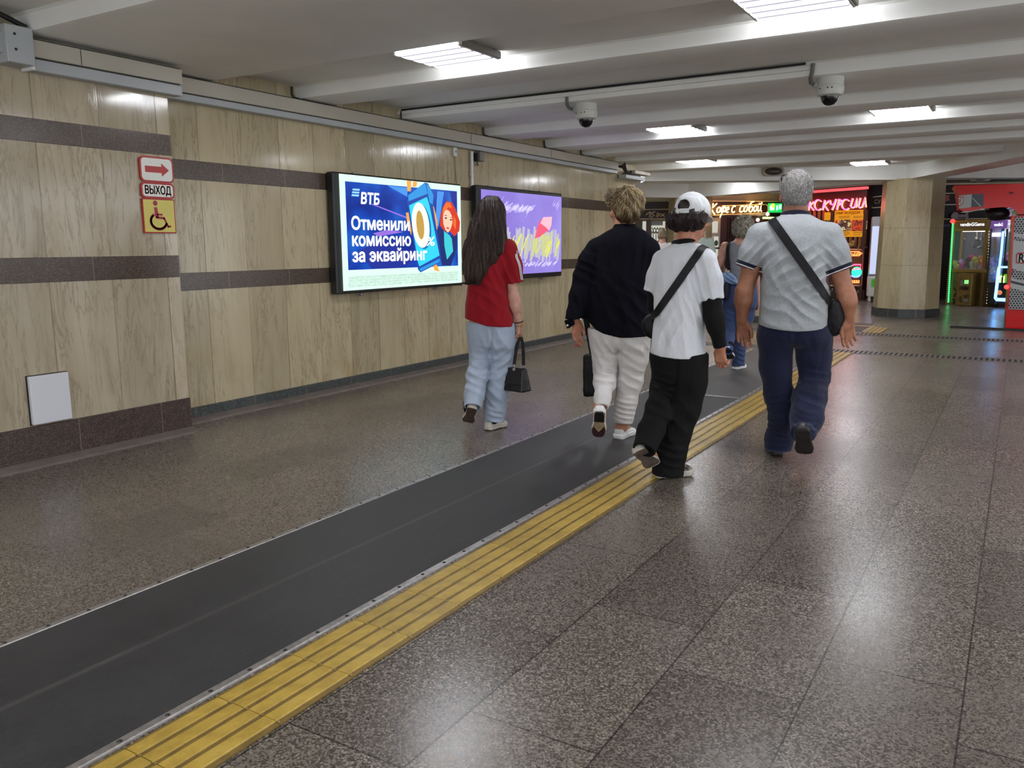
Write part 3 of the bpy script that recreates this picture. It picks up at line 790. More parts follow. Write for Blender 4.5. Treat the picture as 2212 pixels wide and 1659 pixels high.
def zpoly(mb, zs): 
    P = [tuple(SZ(*p)) for p in zs]; mb.add(P, [tuple(range(len(P)))]); return mb
def rect_fit(zs):
    P = [SZ(*p) for p in zs]; y0 = (P[0][1]+P[3][1])/2; y1 = (P[1][1]+P[2][1])/2; z1 = (P[0][2]+P[1][2])/2; z0 = (P[2][2]+P[3][2])/2
    return y0, y1, z0, z1
def rect_into(mb, y0, y1, z0, z1): mb.add([(XS, y0, z0), (XS, y1, z0), (XS, y1, z1), (XS, y0, z1)], [(0, 1, 2, 3)])
EM = 0.95
def scr(name, col, k=1.0): return glow('screen_'+name, col, EM*k)
def blue_field():
    t_ = NT('screen_blue_field'); x, y, z = t_.sep(t_.obj())
    f = t_.noise(t_.comb(0.0, t_.math('MULTIPLY', y, 1.3), t_.math('MULTIPLY', z, 2.0)), 1.6, 2)
    cc = t_.ramp(f, [(0.3, srgb(8, 34, 132)), (0.52, srgb(16, 72, 190)), (0.72, srgb(30, 118, 222))])
    t_.set(Base_Color=(0, 0, 0, 1), Emission_Color=cc, Emission_Strength=EM, Roughness=0.2); return t_.m
y0, y1, z0, z1 = rect_fit([(135, 140), (1210, 255), (1215, 1110), (165, 1180)])
b = MB(); rect_into(b, y0, y1, z0, z1); scr_poly(t, 'display', b, scr('mint', srgb(222, 255, 238)), 0.001)
bq = rect_fit([(185, 210), (1175, 300), (1185, 960), (212, 995)])
b = MB(); rect_into(b, *bq); scr_poly(t, 'poster_field', b, blue_field(), 0.0018)
def art(name, col, shapes, lvl, k=1.0):
    b = MB()
    for s in shapes:
        b = MB(); zpoly(b, s); scr_poly(t, name, b, scr(name, col, k), 0.0018+0.0007*lvl)
art('light_shard', srgb(70, 150, 235), [[(560, 250), (735, 268), (735, 350)], [(1000, 300), (1060, 305), (1010, 620), (985, 560)]], 1)
art('dark_shard', srgb(10, 40, 150), [[(300, 830), (560, 700), (800, 900), (700, 975), (420, 985)], [(1110, 300), (1172, 304), (1176, 480), (1130, 400)]], 1)
art('pink_beam', srgb(150, 110, 220), [[(405, 412), (430, 412), (750, 535), (740, 545)], [(430, 672), (560, 640), (700, 660), (480, 700)]], 2)
art('bank_emblem', srgb(150, 215, 250), [[(253, 275), (315, 280), (309, 296), (246, 291)], [(249, 300), (311, 305), (306, 321), (243, 316)], [(245, 325), (308, 330), (303, 347), (239, 342)]], 3)
art('finger', srgb(250, 170, 70), [[(728, 205), (770, 208), (765, 300), (735, 300)], [(785, 212), (822, 216), (815, 260), (780, 262)], [(722, 490), (750, 485), (772, 600), (770, 690), (735, 600)], [(940, 440), (968, 430), (1000, 560), (1000, 640), (975, 620)], [(955, 935), (985, 930), (1020, 1010), (975, 1000)]], 3)
art('coat', srgb(14, 40, 110), [[(1000, 615), (1055, 640), (1120, 690), (1175, 690), (1172, 810), (1120, 958), (1040, 955), (1020, 800)]], 2)
art('blouse', srgb(60, 205, 215), [[(1058, 650), (1110, 690), (1128, 720), (1140, 830), (1085, 905), (1062, 780)]], 3)
art('red_hair', srgb(214, 52, 22), [[(1085, 385), (1130, 402), (1165, 470), (1200, 570), (1195, 650), (1150, 698), (1118, 660), (1060, 650), (1022, 600), (1030, 500), (1055, 425)]], 4)
art('hair_light', srgb(246, 112, 40), [[(1075, 400), (1110, 400), (1130, 450), (1095, 440), (1045, 520), (1050, 450)], [(1145, 520), (1165, 560), (1160, 640), (1140, 600)]], 5)
art('face', srgb(248, 206, 176), [[(1060, 480), (1080, 462), (1105, 475), (1128, 520), (1132, 580), (1118, 630), (1092, 668), (1070, 640), (1052, 590), (1048, 530)]], 6)
art('eye_mark', srgb(60, 40, 40), [[(1060, 535), (1075, 528), (1086, 540), (1072, 546)], [(1108, 548), (1124, 545), (1128, 556), (1112, 560)], [(1056, 518), (1074, 508), (1088, 520), (1074, 516)], [(1106, 530), (1126, 528), (1130, 536)]], 7)
art('lips', srgb(214, 60, 60), [[(1074, 622), (1090, 616), (1106, 626), (1092, 638)]], 7)
art('phone_edge', srgb(16, 70, 170), [[(727, 385), (745, 330), (890, 222), (918, 232), (968, 330), (960, 420), (1030, 870), (1022, 930), (850, 1018), (828, 990)]], 4)
art('phone_top', srgb(40, 150, 225), [[(740, 335), (890, 225), (915, 330), (745, 400)], [(900, 230), (925, 250), (965, 335), (958, 420), (930, 400)], [(840, 985), (1020, 895), (1018, 925), (852, 1008)]], 5)
art('phone_screen', srgb(48, 214, 245), [[(748, 425), (905, 350), (928, 420), (1018, 868), (840, 965), (828, 930)]], 6)
art('phone_band', srgb(20, 60, 160), [[(735, 392), (912, 322), (914, 336), (738, 408)]], 7)
def ring(cx, cy, rx, ry, n=28, sh=0.18):
    return [(cx+rx*math.cos(2*math.pi*k/n)+sh*(-ry*math.sin(2*math.pi*k/n))*-1*0.5, cy+ry*math.sin(2*math.pi*k/n)) for k in range(n)]
b = MB(); ro = ring(850, 600, 76, 200); ri = ring(846, 598, 34, 128)
P = [tuple(SZ(*p)) for p in ro+ri]; n_ = len(ro); b.add(P, [(k, (k+1) % n_, n_+(k+1) % n_, n_+k) for k in range(n_)])
scr_poly(t, 'big_zero', b, scr('paper', srgb(255, 252, 236)), 0.0018+0.0007*8)
art('zero_core', srgb(196, 156, 70), [ri], 7.6)
art('zero_shade', srgb(28, 110, 180), [[(x+16, y+12) for x, y in ro]], 7)
def scr_text(name, body, zx0, zx1, zy, h, col, lvl, bold=0.03, shear=0.0):
    p0, p1 = SZ(zx0, zy(zx0)), SZ(zx1, zy(zx1)); b = MB()
    d = (p1-p0); d[0] = 0; L = np.linalg.norm(d); d[2] = 0; d = d/np.linalg.norm(d)
    text_into(b, body, h, p0, d, UZ, 0.0, 'l', shear, fit=L, fat=bold*0.62); return scr_poly(t, name, b, scr('paper', srgb(255, 252, 236)) if col is None else col, 0.0018+0.0007*lvl)
PPM = (SZ(600, 600)[2]-SZ(600, 700)[2])/100      # metres per zoomed pixel on the glass
scr_text('headline', 'Отменили', 243, 752, lambda x: 636+0.022*(x-243), 148*PPM, None, 3, 0.05)
scr_text('headline', 'комиссию', 250, 765, lambda x: 782+0.016*(x-243), 148*PPM, None, 3, 0.05)
scr_text('headline', 'за эквайринг', 250, 905, lambda x: 924-0.012*(x-243), 148*PPM, None, 9, 0.05)
scr_text('bank_name', 'ВТБ', 326, 486, lambda x: 408+0.03*(x-326), 128*PPM, None, 3, 0.055, 0.12)
scr_text('percent', '%', 905, 972, lambda x: 780, 118*PPM, None, 9, 0.03, 0.1)
grey_ = scr('print_grey', srgb(128, 140, 138))
for k, line in enumerate(('АКЦИЯ ДЕЙСТВУЕТ ДЛЯ ИП И ЮЛ, НЕ ИМЕВШИХ ДОГОВОРА ЭКВАЙРИНГА В ПЕРИОД 180 ДНЕЙ ДО СТАРТА АКЦИИ, С 19.05.2025 ПО 31.08.2025. СКИДКА',
                          'ПРЕДОСТАВЛЯЕТСЯ ЗА ПРОВЕДЕНИЕ РАСЧЕТОВ ПО ОПЕРАЦИЯМ С КАРТАМИ ДО 100 000 РУБ. В МЕСЯЦ НА 1 ДОГОВОР. КОЛИЧЕСТВО ТЕРМИНАЛОВ –',
                          'ДО 5 ШТУК. СРОК ДЕЙСТВИЯ: МЕСЯЦ С ДАТЫ ЗАКЛЮЧЕНИЯ ДОГОВОРА И 2 СЛЕДУЮЩИХ КАЛЕНДАРНЫХ МЕСЯЦА. НЕ ДЕЙСТВУЕТ СОВМЕСТНО С',
                          'ПАКЕТАМИ УСЛУГ «НА СТАРТЕ». ПОДРОБНЕЕ – НА САЙТЕ VTB.RU. БАНК ВТБ (ПАО). ЛИЦЕНЗИЯ № 1000.')):
    scr_text('small_print', line, 216, (1190, 1186, 1186, 1186)[k], (lambda kk: (lambda x: 1076+kk*25-0.030*(x-216)))(k), 25*PPM, grey_, 2, 0.0)
# second screen, purple
c = [SZ(1348, 245), SZ(2112, 318), SZ(2108, 1058), SZ(1372, 1090)]
sy0, sy1 = (c[0][1]+c[3][1])/2, (c[1][1]+c[2][1])/2; sz0, sz1 = (c[2][2]+c[3][2])/2, (c[0][2]+c[1][2])/2
t = screen_frame('lit advertising screen with a blurred purple picture, behind the long-haired girl', sy0, sy1, sz0, sz1, 0.03)
y0, y1, z0, z1 = sy0+0.075, sy1-0.035, sz0+0.06, sz1-0.045
def violet():
    t_ = NT('screen_violet'); x, y, z = t_.sep(t_.obj())
    f = t_.noise(t_.comb(0.0, y, z), 1.2, 2)
    t_.set(Base_Color=(0, 0, 0, 1), Roughness=0.2, Emission_Strength=EM, Emission_Color=t_.ramp(f, [(0.3, srgb(146, 126, 226)), (0.7, srgb(172, 156, 246))])); return t_.m
b = MB(); rect_into(b, y0, y1, z0, z1); scr_poly(t, 'display', b, violet(), 0.001)
random.seed(11)
def smears(name, col, y_a, y_b, z_a, z_b, n, w, l, ang, lvl):
    b = MB()
    for k in range(n):
        yy = y0+(y1-y0)*random.uniform(y_a, y_b); zz = z0+(z1-z0)*random.uniform(z_a, z_b); a = math.radians(ang+random.uniform(-3, 3)); ll = l*random.uniform(.6, 1.1); ww = w*random.uniform(.5, 1.2)
        d = np.array([math.cos(a), math.sin(a)])*ll/2; n2 = np.array([-math.sin(a), math.cos(a)])*ww/2
        q = [(-d-n2), (d-n2), (d+n2), (-d+n2)]
        if zz-abs(d[1])-ww < z0 or zz+abs(d[1])+ww > z1 or yy-abs(d[0])-ww < y0 or yy+abs(d[0])+ww > y1: continue
        b.add([(XS+0.00002*k, yy+p[0], zz+p[1]) for p in q], [(0, 1, 2, 3)])
    return scr_poly(t, name, b, scr(name, col), 0.0016+0.0012*lvl)
smears('soft_caption', srgb(190, 178, 250), 0.12, 0.62, 0.78, 0.84, 34, 0.02, 0.15, 30, 1)
smears('white_caption', srgb(226, 220, 255), 0.2, 0.6, 0.79, 0.83, 26, 0.010, 0.13, 30, 2)
smears('frame_lines', srgb(206, 198, 255), 0.1, 0.66, 0.70, 0.9, 5, 0.006, 0.16, 40, 1)
smears('soft_letters', srgb(188, 186, 206), 0.24, 0.98, 0.28, 0.44, 60, 0.055, 0.30, 80, 1)
smears('yellow_letters', srgb(206, 210, 130), 0.25, 0.99, 0.28, 0.42, 24, 0.035, 0.28, 76, 2)
smears('yellow_slants', srgb(228, 232, 96), 0.24, 0.98, 0.28, 0.46, 16, 0.03, 0.20, 50, 3)
smears('lower_caption', srgb(224, 218, 255), 0.42, 0.92, 0.10, 0.13, 30, 0.010, 0.13, 26, 1)
smears('round_mark', srgb(208, 200, 255), 0.88, 0.97, 0.84, 0.94, 9, 0.007, 0.09, 42, 1)
def pin(pts, name, col, lvl):
    b = MB(); b.add([(XS, y0+(y1-y0)*u, z0+(z1-z0)*v) for u, v in pts], [tuple(range(len(pts)))]); scr_poly(t, name, b, scr(name, col), 0.0016+0.0012*lvl)
pin([(0.625, 0.44), (0.665, 0.60), (0.70, 0.685), (0.79, 0.70), (0.845, 0.66), (0.85, 0.58), (0.78, 0.53), (0.70, 0.47)], 'map_pin', srgb(240, 92, 120), 4)
pin([(0.70, 0.64), (0.74, 0.72), (0.86, 0.73), (0.85, 0.62), (0.82, 0.55), (0.76, 0.60)], 'pin_glare', srgb(246, 190, 208), 5)
# ------------------------------------------------------------------ far hall: kiosks, shop fronts, machines
class Front:
    """a facade standing on a line: u runs along it to the viewer's right, o = metres out towards the viewer"""
    def __init__(s, p, q):
        s.p = np.array(p[:2], float); d = np.array(q[:2], float)-s.p; s.L = np.linalg.norm(d); s.ux = np.array([*(d/s.L), 0]); s.yv = np.array([-s.ux[1], s.ux[0], 0])
    def uz(s, x, y, o=0.0):
        P = at_plane(x, y, (s.p[0]-s.yv[0]*o, s.p[1]-s.yv[1]*o, 0), s.yv); return (P[:2]-s.p) @ s.ux[:2], P[2]
    def mb(s):
        b = MB(); b.M = Matrix(((s.ux[0], s.yv[0], 0, 0), (s.ux[1], s.yv[1], 0, 0), (0, 0, 1, 0), (0, 0, 0, 1))); return b
    def slab(s, b, r, o0, o1, bev=0.0):
        """r = (x0, y0, x1, y1) pixels read at depth o1 along the top edge"""
        u0, za = s.uz(r[0], r[1], o1); u1 = s.uz(r[2], r[1], o1)[0]; zb = s.uz(r[0], r[3], o1)[1]   # sides are upright: widths read along the top edge
        return s.ubox(b, u0, u1, min(za, zb), max(za, zb), o0, o1, bev)
    def ubox(s, b, u0, u1, z0, z1, o0, o1, bev=0.0):
        b.box(((u0+u1)/2, -(o0+o1)/2, (z0+z1)/2), (abs(u1-u0), abs(o1-o0), z1-z0), bev); return b
    def root(s, name, label, cat, group=None): return thing(name, label, cat, (s.p[0], s.p[1], 0), 0, group)
    def line(s, pts, o):
        r = []
        for x, y in pts:
            u, z = s.uz(x, y, o); r.append((u, -o, z))
        return r
M_WOODD = mat('dark_brown_panel', srgb(52, 30, 28), 0.35, noise=0.15, nscale=6)
M_WOODR = mat('red_brown_panel', srgb(74, 34, 28), 0.3, noise=0.15, nscale=6)
M_GILT = mat('cream_trim', srgb(236, 216, 190), 0.4)
M_GLASSL = glow('lit_interior', srgb(214, 214, 200), 0.75)
M_GLASSD = mat('dark_glass', srgb(28, 22, 24), 0.06)
M_WFRAME = mat('white_door_frame', srgb(196, 190, 184), 0.4)
def vis(b, fr, r, o0, o1, bev=0): return fr.slab(b, r, o0, o1, bev)

# --- far left shop
fr = Front(at_y(1330, 600, 21.3), at_y(1452, 600, 21.9))
t = fr.root('shop_front', 'dark shop front with pale brushy lettering, left of the far column', 'shop')
b = fr.mb(); vis(b, fr, (1330, 437, 1452, 474), -0.3, 0.0); part('fascia', b, M_WOODD, t)
b = fr.mb()
for y in (452.5, 472.5): vis(b, fr, (1330, y, 1450, y+1.6), 0, 0.03)
part('trim_line', b, M_GILT, t)
b = fr.mb(); TS = lambda z: (1380+z[0]/9.217, 390+z[1]/9.217)
for st in ([(140, 690), (165, 655), (200, 650), (330, 622)], [(215, 610), (222, 680), (205, 715), (250, 735), (305, 690), (285, 660), (225, 690)], [(350, 650), (405, 655), (410, 690), (370, 722), (335, 705), (355, 680), (400, 690)], [(430, 660), (470, 690), (520, 720)], [(515, 655), (470, 690), (430, 722)], [(560, 680), (552, 700), (560, 718)]):
    b.tube(fr.line([TS(p) for p in st], 0.03), 0.016, 6)
part('lettering', b, M_GILT, t, smooth=0.8)
b = fr.mb(); vis(b, fr, (1330, 474, 1388, 650), -0.3, 0.0); vis(b, fr, (1396, 474, 1407, 650), -0.05, 0.02); vis(b, fr, (1438, 474, 1452, 650), -0.05, 0.02); part('frame', b, mat('grey_brown_frame', srgb(112, 96, 88), 0.4), t)
b = fr.mb(); vis(b, fr, (1388, 478, 1396, 640), -0.06, -0.02); part('side_light', b, M_GLASSL, t)
b = fr.mb(); vis(b, fr, (1407, 478, 1438, 640), -0.08, -0.05); dr = part('door', b, mat('shop_door_glass', srgb(120, 110, 104), 0.1), t)
b = fr.mb(); vis(b, fr, (1407, 487, 1432, 497), -0.05, -0.03); vis(b, fr, (1432, 478, 1437, 640), -0.05, -0.03); vis(b, fr, (1408, 497, 1430, 520), -0.05, -0.035); part('door_light', b, M_GLASSL, t)
b = fr.mb()
for k in range(4):
    x = 1408+k*6
    b.tube(fr.line([(x, 492), (x+3, 497), (x+6, 492)], 0.0), 0.014, 5); b.tube(fr.line([(x, 504), (x+3, 499), (x+6, 504)], 0.0), 0.014, 5); b.tube(fr.line([(x+3, 497), (x+3, 520)], 0.0), 0.01, 5)
part('lattice', b, M_BLACK, t)

# --- coffee kiosk
K0, K1 = at_y(1524, 600, 21.55), at_y(1706, 600, 23.35)
fr = Front(K0, K1)
t = fr.root('coffee_kiosk', 'brown coffee kiosk under the orange neon Кофе с собой', 'kiosk')
b = fr.mb(); vis(b, fr, (1527, 434, 1706, 470), -0.5, 0.0); part('fascia', b, M_WOODD, t)
b = fr.mb(); vis(b, fr, (1500, 417, 1706, 434), -0.5, -0.02); part('upper_panel', b, mat('pale_panel', srgb(190, 176, 160), 0.45), t)
b = fr.mb(); vis(b, fr, (1527, 433, 1706, 435), -0.02, 0.02); vis(b, fr, (1560, 463, 1664, 464.5), 0.0, 0.03)
b.tube(fr.line([(1560, 444), (1655, 441.5), (1659, 446), (1659, 455), (1655, 460), (1540, 465)], 0.03), 0.012, 5); part('trim_line', b, M_GILT, t)
b = fr.mb(); vis(b, fr, (1557, 470, 1706, 655), -0.5, -0.02); part('wall_panel', b, M_WOODR, t)
b = fr.mb()
for x in (1574, 1579, 1585, 1640, 1662): vis(b, fr, (x, 470, x+2.0, 650), -0.02, 0.02)
part('moulding', b, M_WOODD, t)
KZ = lambda z: (1340+z[0]/5.027, 360+z[1]/5.027)
def el(cx, cy, rx, ry, a0, a1, n=12, sl=0.22):
    return [(cx+rx*math.cos(math.radians(a))+sl*ry*math.sin(math.radians(a)), cy-ry*math.sin(math.radians(a))) for a in [a0+(a1-a0)*k/n for k in range(n+1)]]
b = fr.mb()
for st in ([(1010, 398), (992, 450), (976, 505)], [(1050, 400), (1000, 445), (990, 455), (1005, 490), (1028, 522)], el(1068, 470, 19, 30, 60, 420), el(1112, 465, 15, 28, 30, 330), el(1132, 463, 13, 26, -100, 140),
           [(1130, 425), (1112, 480), (1082, 552)], [(1150, 472), (1180, 462), (1178, 440)]+el(1166, 468, 16, 30, 60, 310), el(1232, 462, 20, 36, 50, 320), el(1318, 460, 20, 34, 50, 320), el(1362, 458, 18, 32, 60, 420),
           [(1452, 378), (1425, 388), (1405, 420), (1398, 460)]+el(1418, 462, 19, 30, 180, 540), el(1466, 456, 17, 30, 60, 420), [(1500, 425), (1492, 465), (1498, 488), (1515, 475), (1530, 425), (1524, 470), (1534, 488)], [(1508, 398), (1516, 406), (1530, 400), (1540, 388)]):
    b.tube(fr.line([KZ(p) for p in st], 0.09), 0.016, 6)
part('neon_lettering', b, glow('neon_orange', (1.0, 0.50, 0.14), 9.0), t, smooth=0.8, label='glowing orange neon tubes')
b = fr.mb(); vis(b, fr, (1661, 439, 1690, 459), 0.0, 0.05); part('green_sign_box', b, glow('green_sign_back', (0.02, 0.75, 0.14), 0.9), t)
b = fr.mb(); vis(b, fr, (1664, 444, 1673, 454), 0.05, 0.07); vis(b, fr, (1678, 444, 1681, 454), 0.05, 0.07); vis(b, fr, (1684, 442, 1688, 452), 0.05, 0.07); part('green_sign_glyph', b, glow('green_sign_glyph', (0.35, 1.0, 0.55), 2.5), t)
b = fr.mb(); u, z = fr.uz(1670, 444.5, 0.1); b.ball((u, -0.1, z), (0.05, 0.02, 0.06), 10, 8); part('yellow_sign_spot', b, glow('yellow_spot', (1.0, 0.85, 0.05), 3.0), t)
b = fr.mb()
for x, y in ((1658, 462.5), (1637, 475)):
    u, z = fr.uz(x, y, 0.2); b.ball((u, -0.2, z), 0.045, 10, 8)
part('light_bulb', b, glow('warm_bulb', (1.0, 0.8, 0.5), 10), t)
b = fr.mb(); b.tube(fr.line([(1648, 470.5), (1672, 471)], 0.2), 0.03, 8); part('light_tube', b, glow('lime_tube', (0.75, 0.95, 0.45), 1.2), t)
b = fr.mb(); vis(b, fr, (1500, 470, 1557, 640), -0.12, -0.02); part('door_frame', b, M_WFRAME, t)
b = fr.mb(); vis(b, fr, (1505, 478, 1551, 503), -0.02, 0.0); vis(b, fr, (1531, 511, 1539, 560), -0.02, 0.0); vis(b, fr, (1543, 511, 1552, 560), -0.02, 0.0); vis(b, fr, (1531, 563, 1552, 640), -0.02, 0.0); part('door_glass', b, M_GLASSL, t)
b = fr.mb(); b.tube(fr.line([(1541, 560), (1541, 540), (1543, 536), (1554, 536)], 0.06), 0.022, 6); part('door_handle', b, M_BLACK, t)
b = fr.mb(); u, z = fr.uz(1547.5, 525, 0.02); b.ball((u, -0.01, z), (0.055, 0.012, 0.075), 16, 8); part('door_sticker', b, mat('green_sticker', srgb(60, 120, 80), 0.5), t)

# --- excursions kiosk
X0, X1 = at_z(1700, 643), at_z(1878, 649)
fr = Front(X0, X1)
t = fr.root('excursion_kiosk', 'dark kiosk under the red neon ЭКСКУРСИИ, left of the stone column', 'kiosk')
b = fr.mb(); vis(b, fr, (1700, 418, 1873, 458), -0.5, 0.0); part('fascia', b, mat('maroon_panel', srgb(70, 24, 26), 0.3), t)
pb = fr.line([(1700, 416.0), (1878, 405)], 0.12)
b = fr.mb(); b.tube(fr.line([(1700, 418), (1752, 414.5), (1876, 405.5)], 0.1), 0.035, 6); part('red_light_strip', b, glow('red_strip', (1.0, 0.10, 0.12), 1.3), t)
b = fr.mb(); vis(b, fr, (1700, 405, 1873, 421), -0.5, 0.02); part('top_panel', b, M_WOODD, t)
XZ = lambda z: (1720+z[0]/6.38, 400+z[1]/6.38)
def el2(cx, cy, rx, ry, a0, a1, n=14): return [(cx+rx*math.cos(math.radians(a0+(a1-a0)*k/n)), cy-ry*math.sin(math.radians(a0+(a1-a0)*k/n))) for k in range(n+1)]
NS = [el2(60, 290, 50, 75, 140, -140), [(70, 292), (108, 288)], [(190, 200), (165, 345)], [(240, 225), (184, 278), (236, 345)], el2(300, 272, 52, 70, 45, 315), [(392, 205), (358, 342)], [(446, 215), (384, 272), (432, 345)],
      [(462, 205), (470, 262), (505, 270), (530, 240)], [(545, 190), (520, 270), (490, 340)], [(585, 190), (556, 338)], [(585, 195), (615, 205), (612, 245), (570, 278)], el2(682, 266, 58, 70, 45, 315),
      [(775, 180), (745, 285), (765, 312), (800, 300), (832, 178), (818, 305)], [(880, 175), (850, 285), (868, 312), (905, 298), (945, 168), (955, 300)]]
b = fr.mb()
for st in NS: b.tube(fr.line([XZ(p) for p in st], 0.10), 0.017, 6)
part('neon_lettering', b, glow('neon_red', (1.0, 0.05, 0.16), 7.0), t, smooth=0.8, label='glowing red neon tubes')
b = fr.mb()
for st in NS: b.tube(fr.line([(XZ(p)[0]+2.0, XZ(p)[1]+0.8) for p in st], 0.08), 0.010, 6)
part('neon_inner_tubes', b, glow('neon_amber', (1.0, 0.32, 0.06), 5.0), t, smooth=0.8)
b = fr.mb(); vis(b, fr, (1700, 458, 1873, 655), -0.5, -0.06); part('wall_panel', b, M_WOODD, t)
b = fr.mb()
for x0, x1 in ((1700, 1704), (1795, 1802), (1866, 1873)): vis(b, fr, (x0, 452, x1, 650), -0.06, 0.03)
vis(b, fr, (1700, 533, 1873, 537), -0.06, 0.02)
part('frame', b, M_WOODR, t)
M_SLAT = mat('brown_slat', srgb(150, 92, 58), 0.4, noise=0.1)
b = fr.mb()
for k in range(17):
    x = 1705+k*10.2
    if 1792 < x < 1803: continue
    vis(b, fr, (x, 455, x+6.2, 534), -0.06, -0.01, 0.01)
part('slats', b, M_SLAT, t)
def poster(nm, r):
    b = fr.mb(); vis(b, fr, r, -0.01, 0.012); return part(nm, b, glow('poster_orange', srgb(246, 164, 22), 0.62), t)
pp = poster('poster', (1803.5, 455, 1873, 512)); poster('poster', (1781, 459, 1794, 476))
def front_text(parent, nm, body, x0, x1, y, px, o, m, bold=0.02, shear=0.0):
    u0, z0 = fr.uz(x0, y, o); u1, z1 = fr.uz(x1, y, o); h = px/F_PX*np.linalg.norm((fr.p+fr.ux[:2]*u0))*0.98; b = fr.mb()
    text_into(b, body, h, (u0, -o, z0), np.array([1.0, 0, 0]), UZ, 0.0, 'l', shear, fit=u1-u0, fat=bold*0.6); return part(nm, b, m, parent)
M_INK = mat('brown_ink', srgb(110, 50, 14), 0.6)
o_ = front_text(t, 'poster_heading', 'сные экскурсии / Ре', 1805, 1872, 463, 9.5, 0.02, M_INK)
b = fr.mb()
for x0, x1, y in ((1812, 1836, 467), (1812, 1836, 470), (1843, 1864, 467), (1843, 1862, 470), (1812, 1835, 502), (1812, 1836, 505), (1812, 1830, 508), (1843, 1862, 502), (1843, 1860, 507)): vis(b, fr, (x0, y, x1, y+0.9), 0.01, 0.016)
part('poster_text', b, M_INK, t)
def picture(nm, seed, cs):
    tt = NT(nm); vv = tt.noise(tt.obj(), 9.0, 4, 0.7, 1.0); return tt.set(Base_Color=tt.ramp(vv, [(0.3, cs[0]), (0.45, cs[1]), (0.55, cs[2]), (0.68, cs[3])], 'CONSTANT'), Roughness=0.5, Emission_Color=tt.ramp(vv, [(0.3, cs[0]), (0.45, cs[1]), (0.55, cs[2]), (0.68, cs[3])], 'CONSTANT'), Emission_Strength=0.45)
for r, m_ in (((1810.5, 475, 1837.5, 499), picture('photo_castle', 1, (srgb(40, 20, 26), srgb(110, 70, 60), srgb(226, 214, 150), srgb(70, 130, 150)))), ((1840, 475, 1866.5, 499), picture('photo_palace', 2, (srgb(60, 24, 18), srgb(206, 76, 30), srgb(90, 40, 30), srgb(240, 190, 120)))), ((1804, 476, 1808.5, 494), picture('photo_red', 3, (srgb(100, 24, 24), srgb(160, 40, 30), srgb(200, 90, 50), srgb(60, 20, 20)))), ((1869, 477, 1872.5, 496), picture('photo_teal', 3, (srgb(60, 84, 84), srgb(160, 140, 90), srgb(200, 190, 150), srgb(60, 20, 20))))):
    u0, za = fr.uz(r[0], r[1], 0.02); u1, zb = fr.uz(r[2], r[3], 0.02); b = fr.mb()
    b.prism(rrect(u0, zb, u1, za, 0.03), -0.018, -0.012, 'y'); part('poster_picture', b, m_, t)
b = fr.mb(); vis(b, fr, (1704, 537, 1866, 618), -0.02, 0.0); wn = part('window', b, mat('kiosk_window', srgb(84, 74, 52), 0.08), t)
b = fr.mb(); w_ = fr.line([(1790, 617), (1858, 617), (1862, 613), (1864.5, 545), (1862, 539), (1790, 537)], 0.02); b.tube(w_, 0.012, 6); part('window_trim', b, M_GILT, t)
b = fr.mb()
u, z = fr.uz(1835, 529, 0.05); b.ball((u, -0.04, z), (0.12, 0.03, 0.05), 12, 8); u, z = fr.uz(1842, 524, 0.05); b.ball((u, -0.04, z), (0.05, 0.03, 0.05), 10, 8); u, z = fr.uz(1824, 531, 0.05); b.ball((u, -0.04, z), (0.10, 0.02, 0.02), 10, 8); u, z = fr.uz(1854.5, 534, 0.05); b.ball((u, -0.04, z), (0.02, 0.02, 0.07), 8, 6)
part('ornament', b, mat('old_gilt', srgb(170, 140, 80), 0.4, 0.3), t)
M_NO = glow('neon_orange_red', (1.0, 0.16, 0.04), 4.5)
front_text(t, 'window_neon_word', 'ные', 1826, 1858, 553, 13, 0.05, M_NO, 0.02)
b = fr.mb(); b.tube(fr.line([XZ(p) for p in [(680, 935), (720, 915), (860, 915), (905, 940), (860, 972), (700, 972)]], 0.05), 0.012, 6); part('window_neon_outline', b, M_NO, t)
b = fr.mb(); b.tube(fr.line([XZ(p) for p in [(740, 1120), (800, 1095), (890, 1095), (885, 1150), (780, 1160)]], 0.05), 0.018, 6); part('window_neon_curl', b, glow('neon_crimson', (1.0, 0.04, 0.10), 6), t)
b = fr.mb(); u, z = fr.uz(*XZ((830, 1200)), 0.05); b.ball((u, -0.04, z), (0.12, 0.02, 0.13), 16, 8); part('window_neon_globe', b, glow('neon_green', (0.02, 0.85, 0.30), 2.6), t)
b = fr.mb(); b.tube(fr.line([XZ(p) for p in [(690, 1258), (760, 1250), (800, 1268), (850, 1262), (880, 1240)]], 0.07), 0.016, 6); part('window_neon_wave', b, glow('neon_blue', (0.12, 0.10, 1.0), 6), t)
b = fr.mb(); b.tube(fr.line([XZ(p) for p in [(505, 1335), (530, 1300), (550, 1335), (505, 1335)]], 0.05), 0.012, 6); part('window_neon_tent', b, M_NO, t)
b = fr.mb()
for dx in (0, 32, 64): b.tube(fr.line([XZ(p) for p in [(775+dx, 1310), (772+dx, 1345), (798+dx, 1345), (800+dx, 1310)]], 0.05), 0.014, 6)
part('window_neon_digits', b, M_NO, t)
b = fr.mb(); vis(b, fr, (1704, 622, 1868, 652), -0.05, 0.0); part('plinth_panel', b, mat('plinth_brown', srgb(44, 26, 24), 0.3), t)
front_text(t, 'phone_number', '+7 (9', 1789, 1811, 630, 9.5, 0.012, M_SIGNW, 0.03); front_text(t, 'phone_number', '0-62', 1841, 1861, 633.5, 9.5, 0.012, M_SIGNW, 0.03)

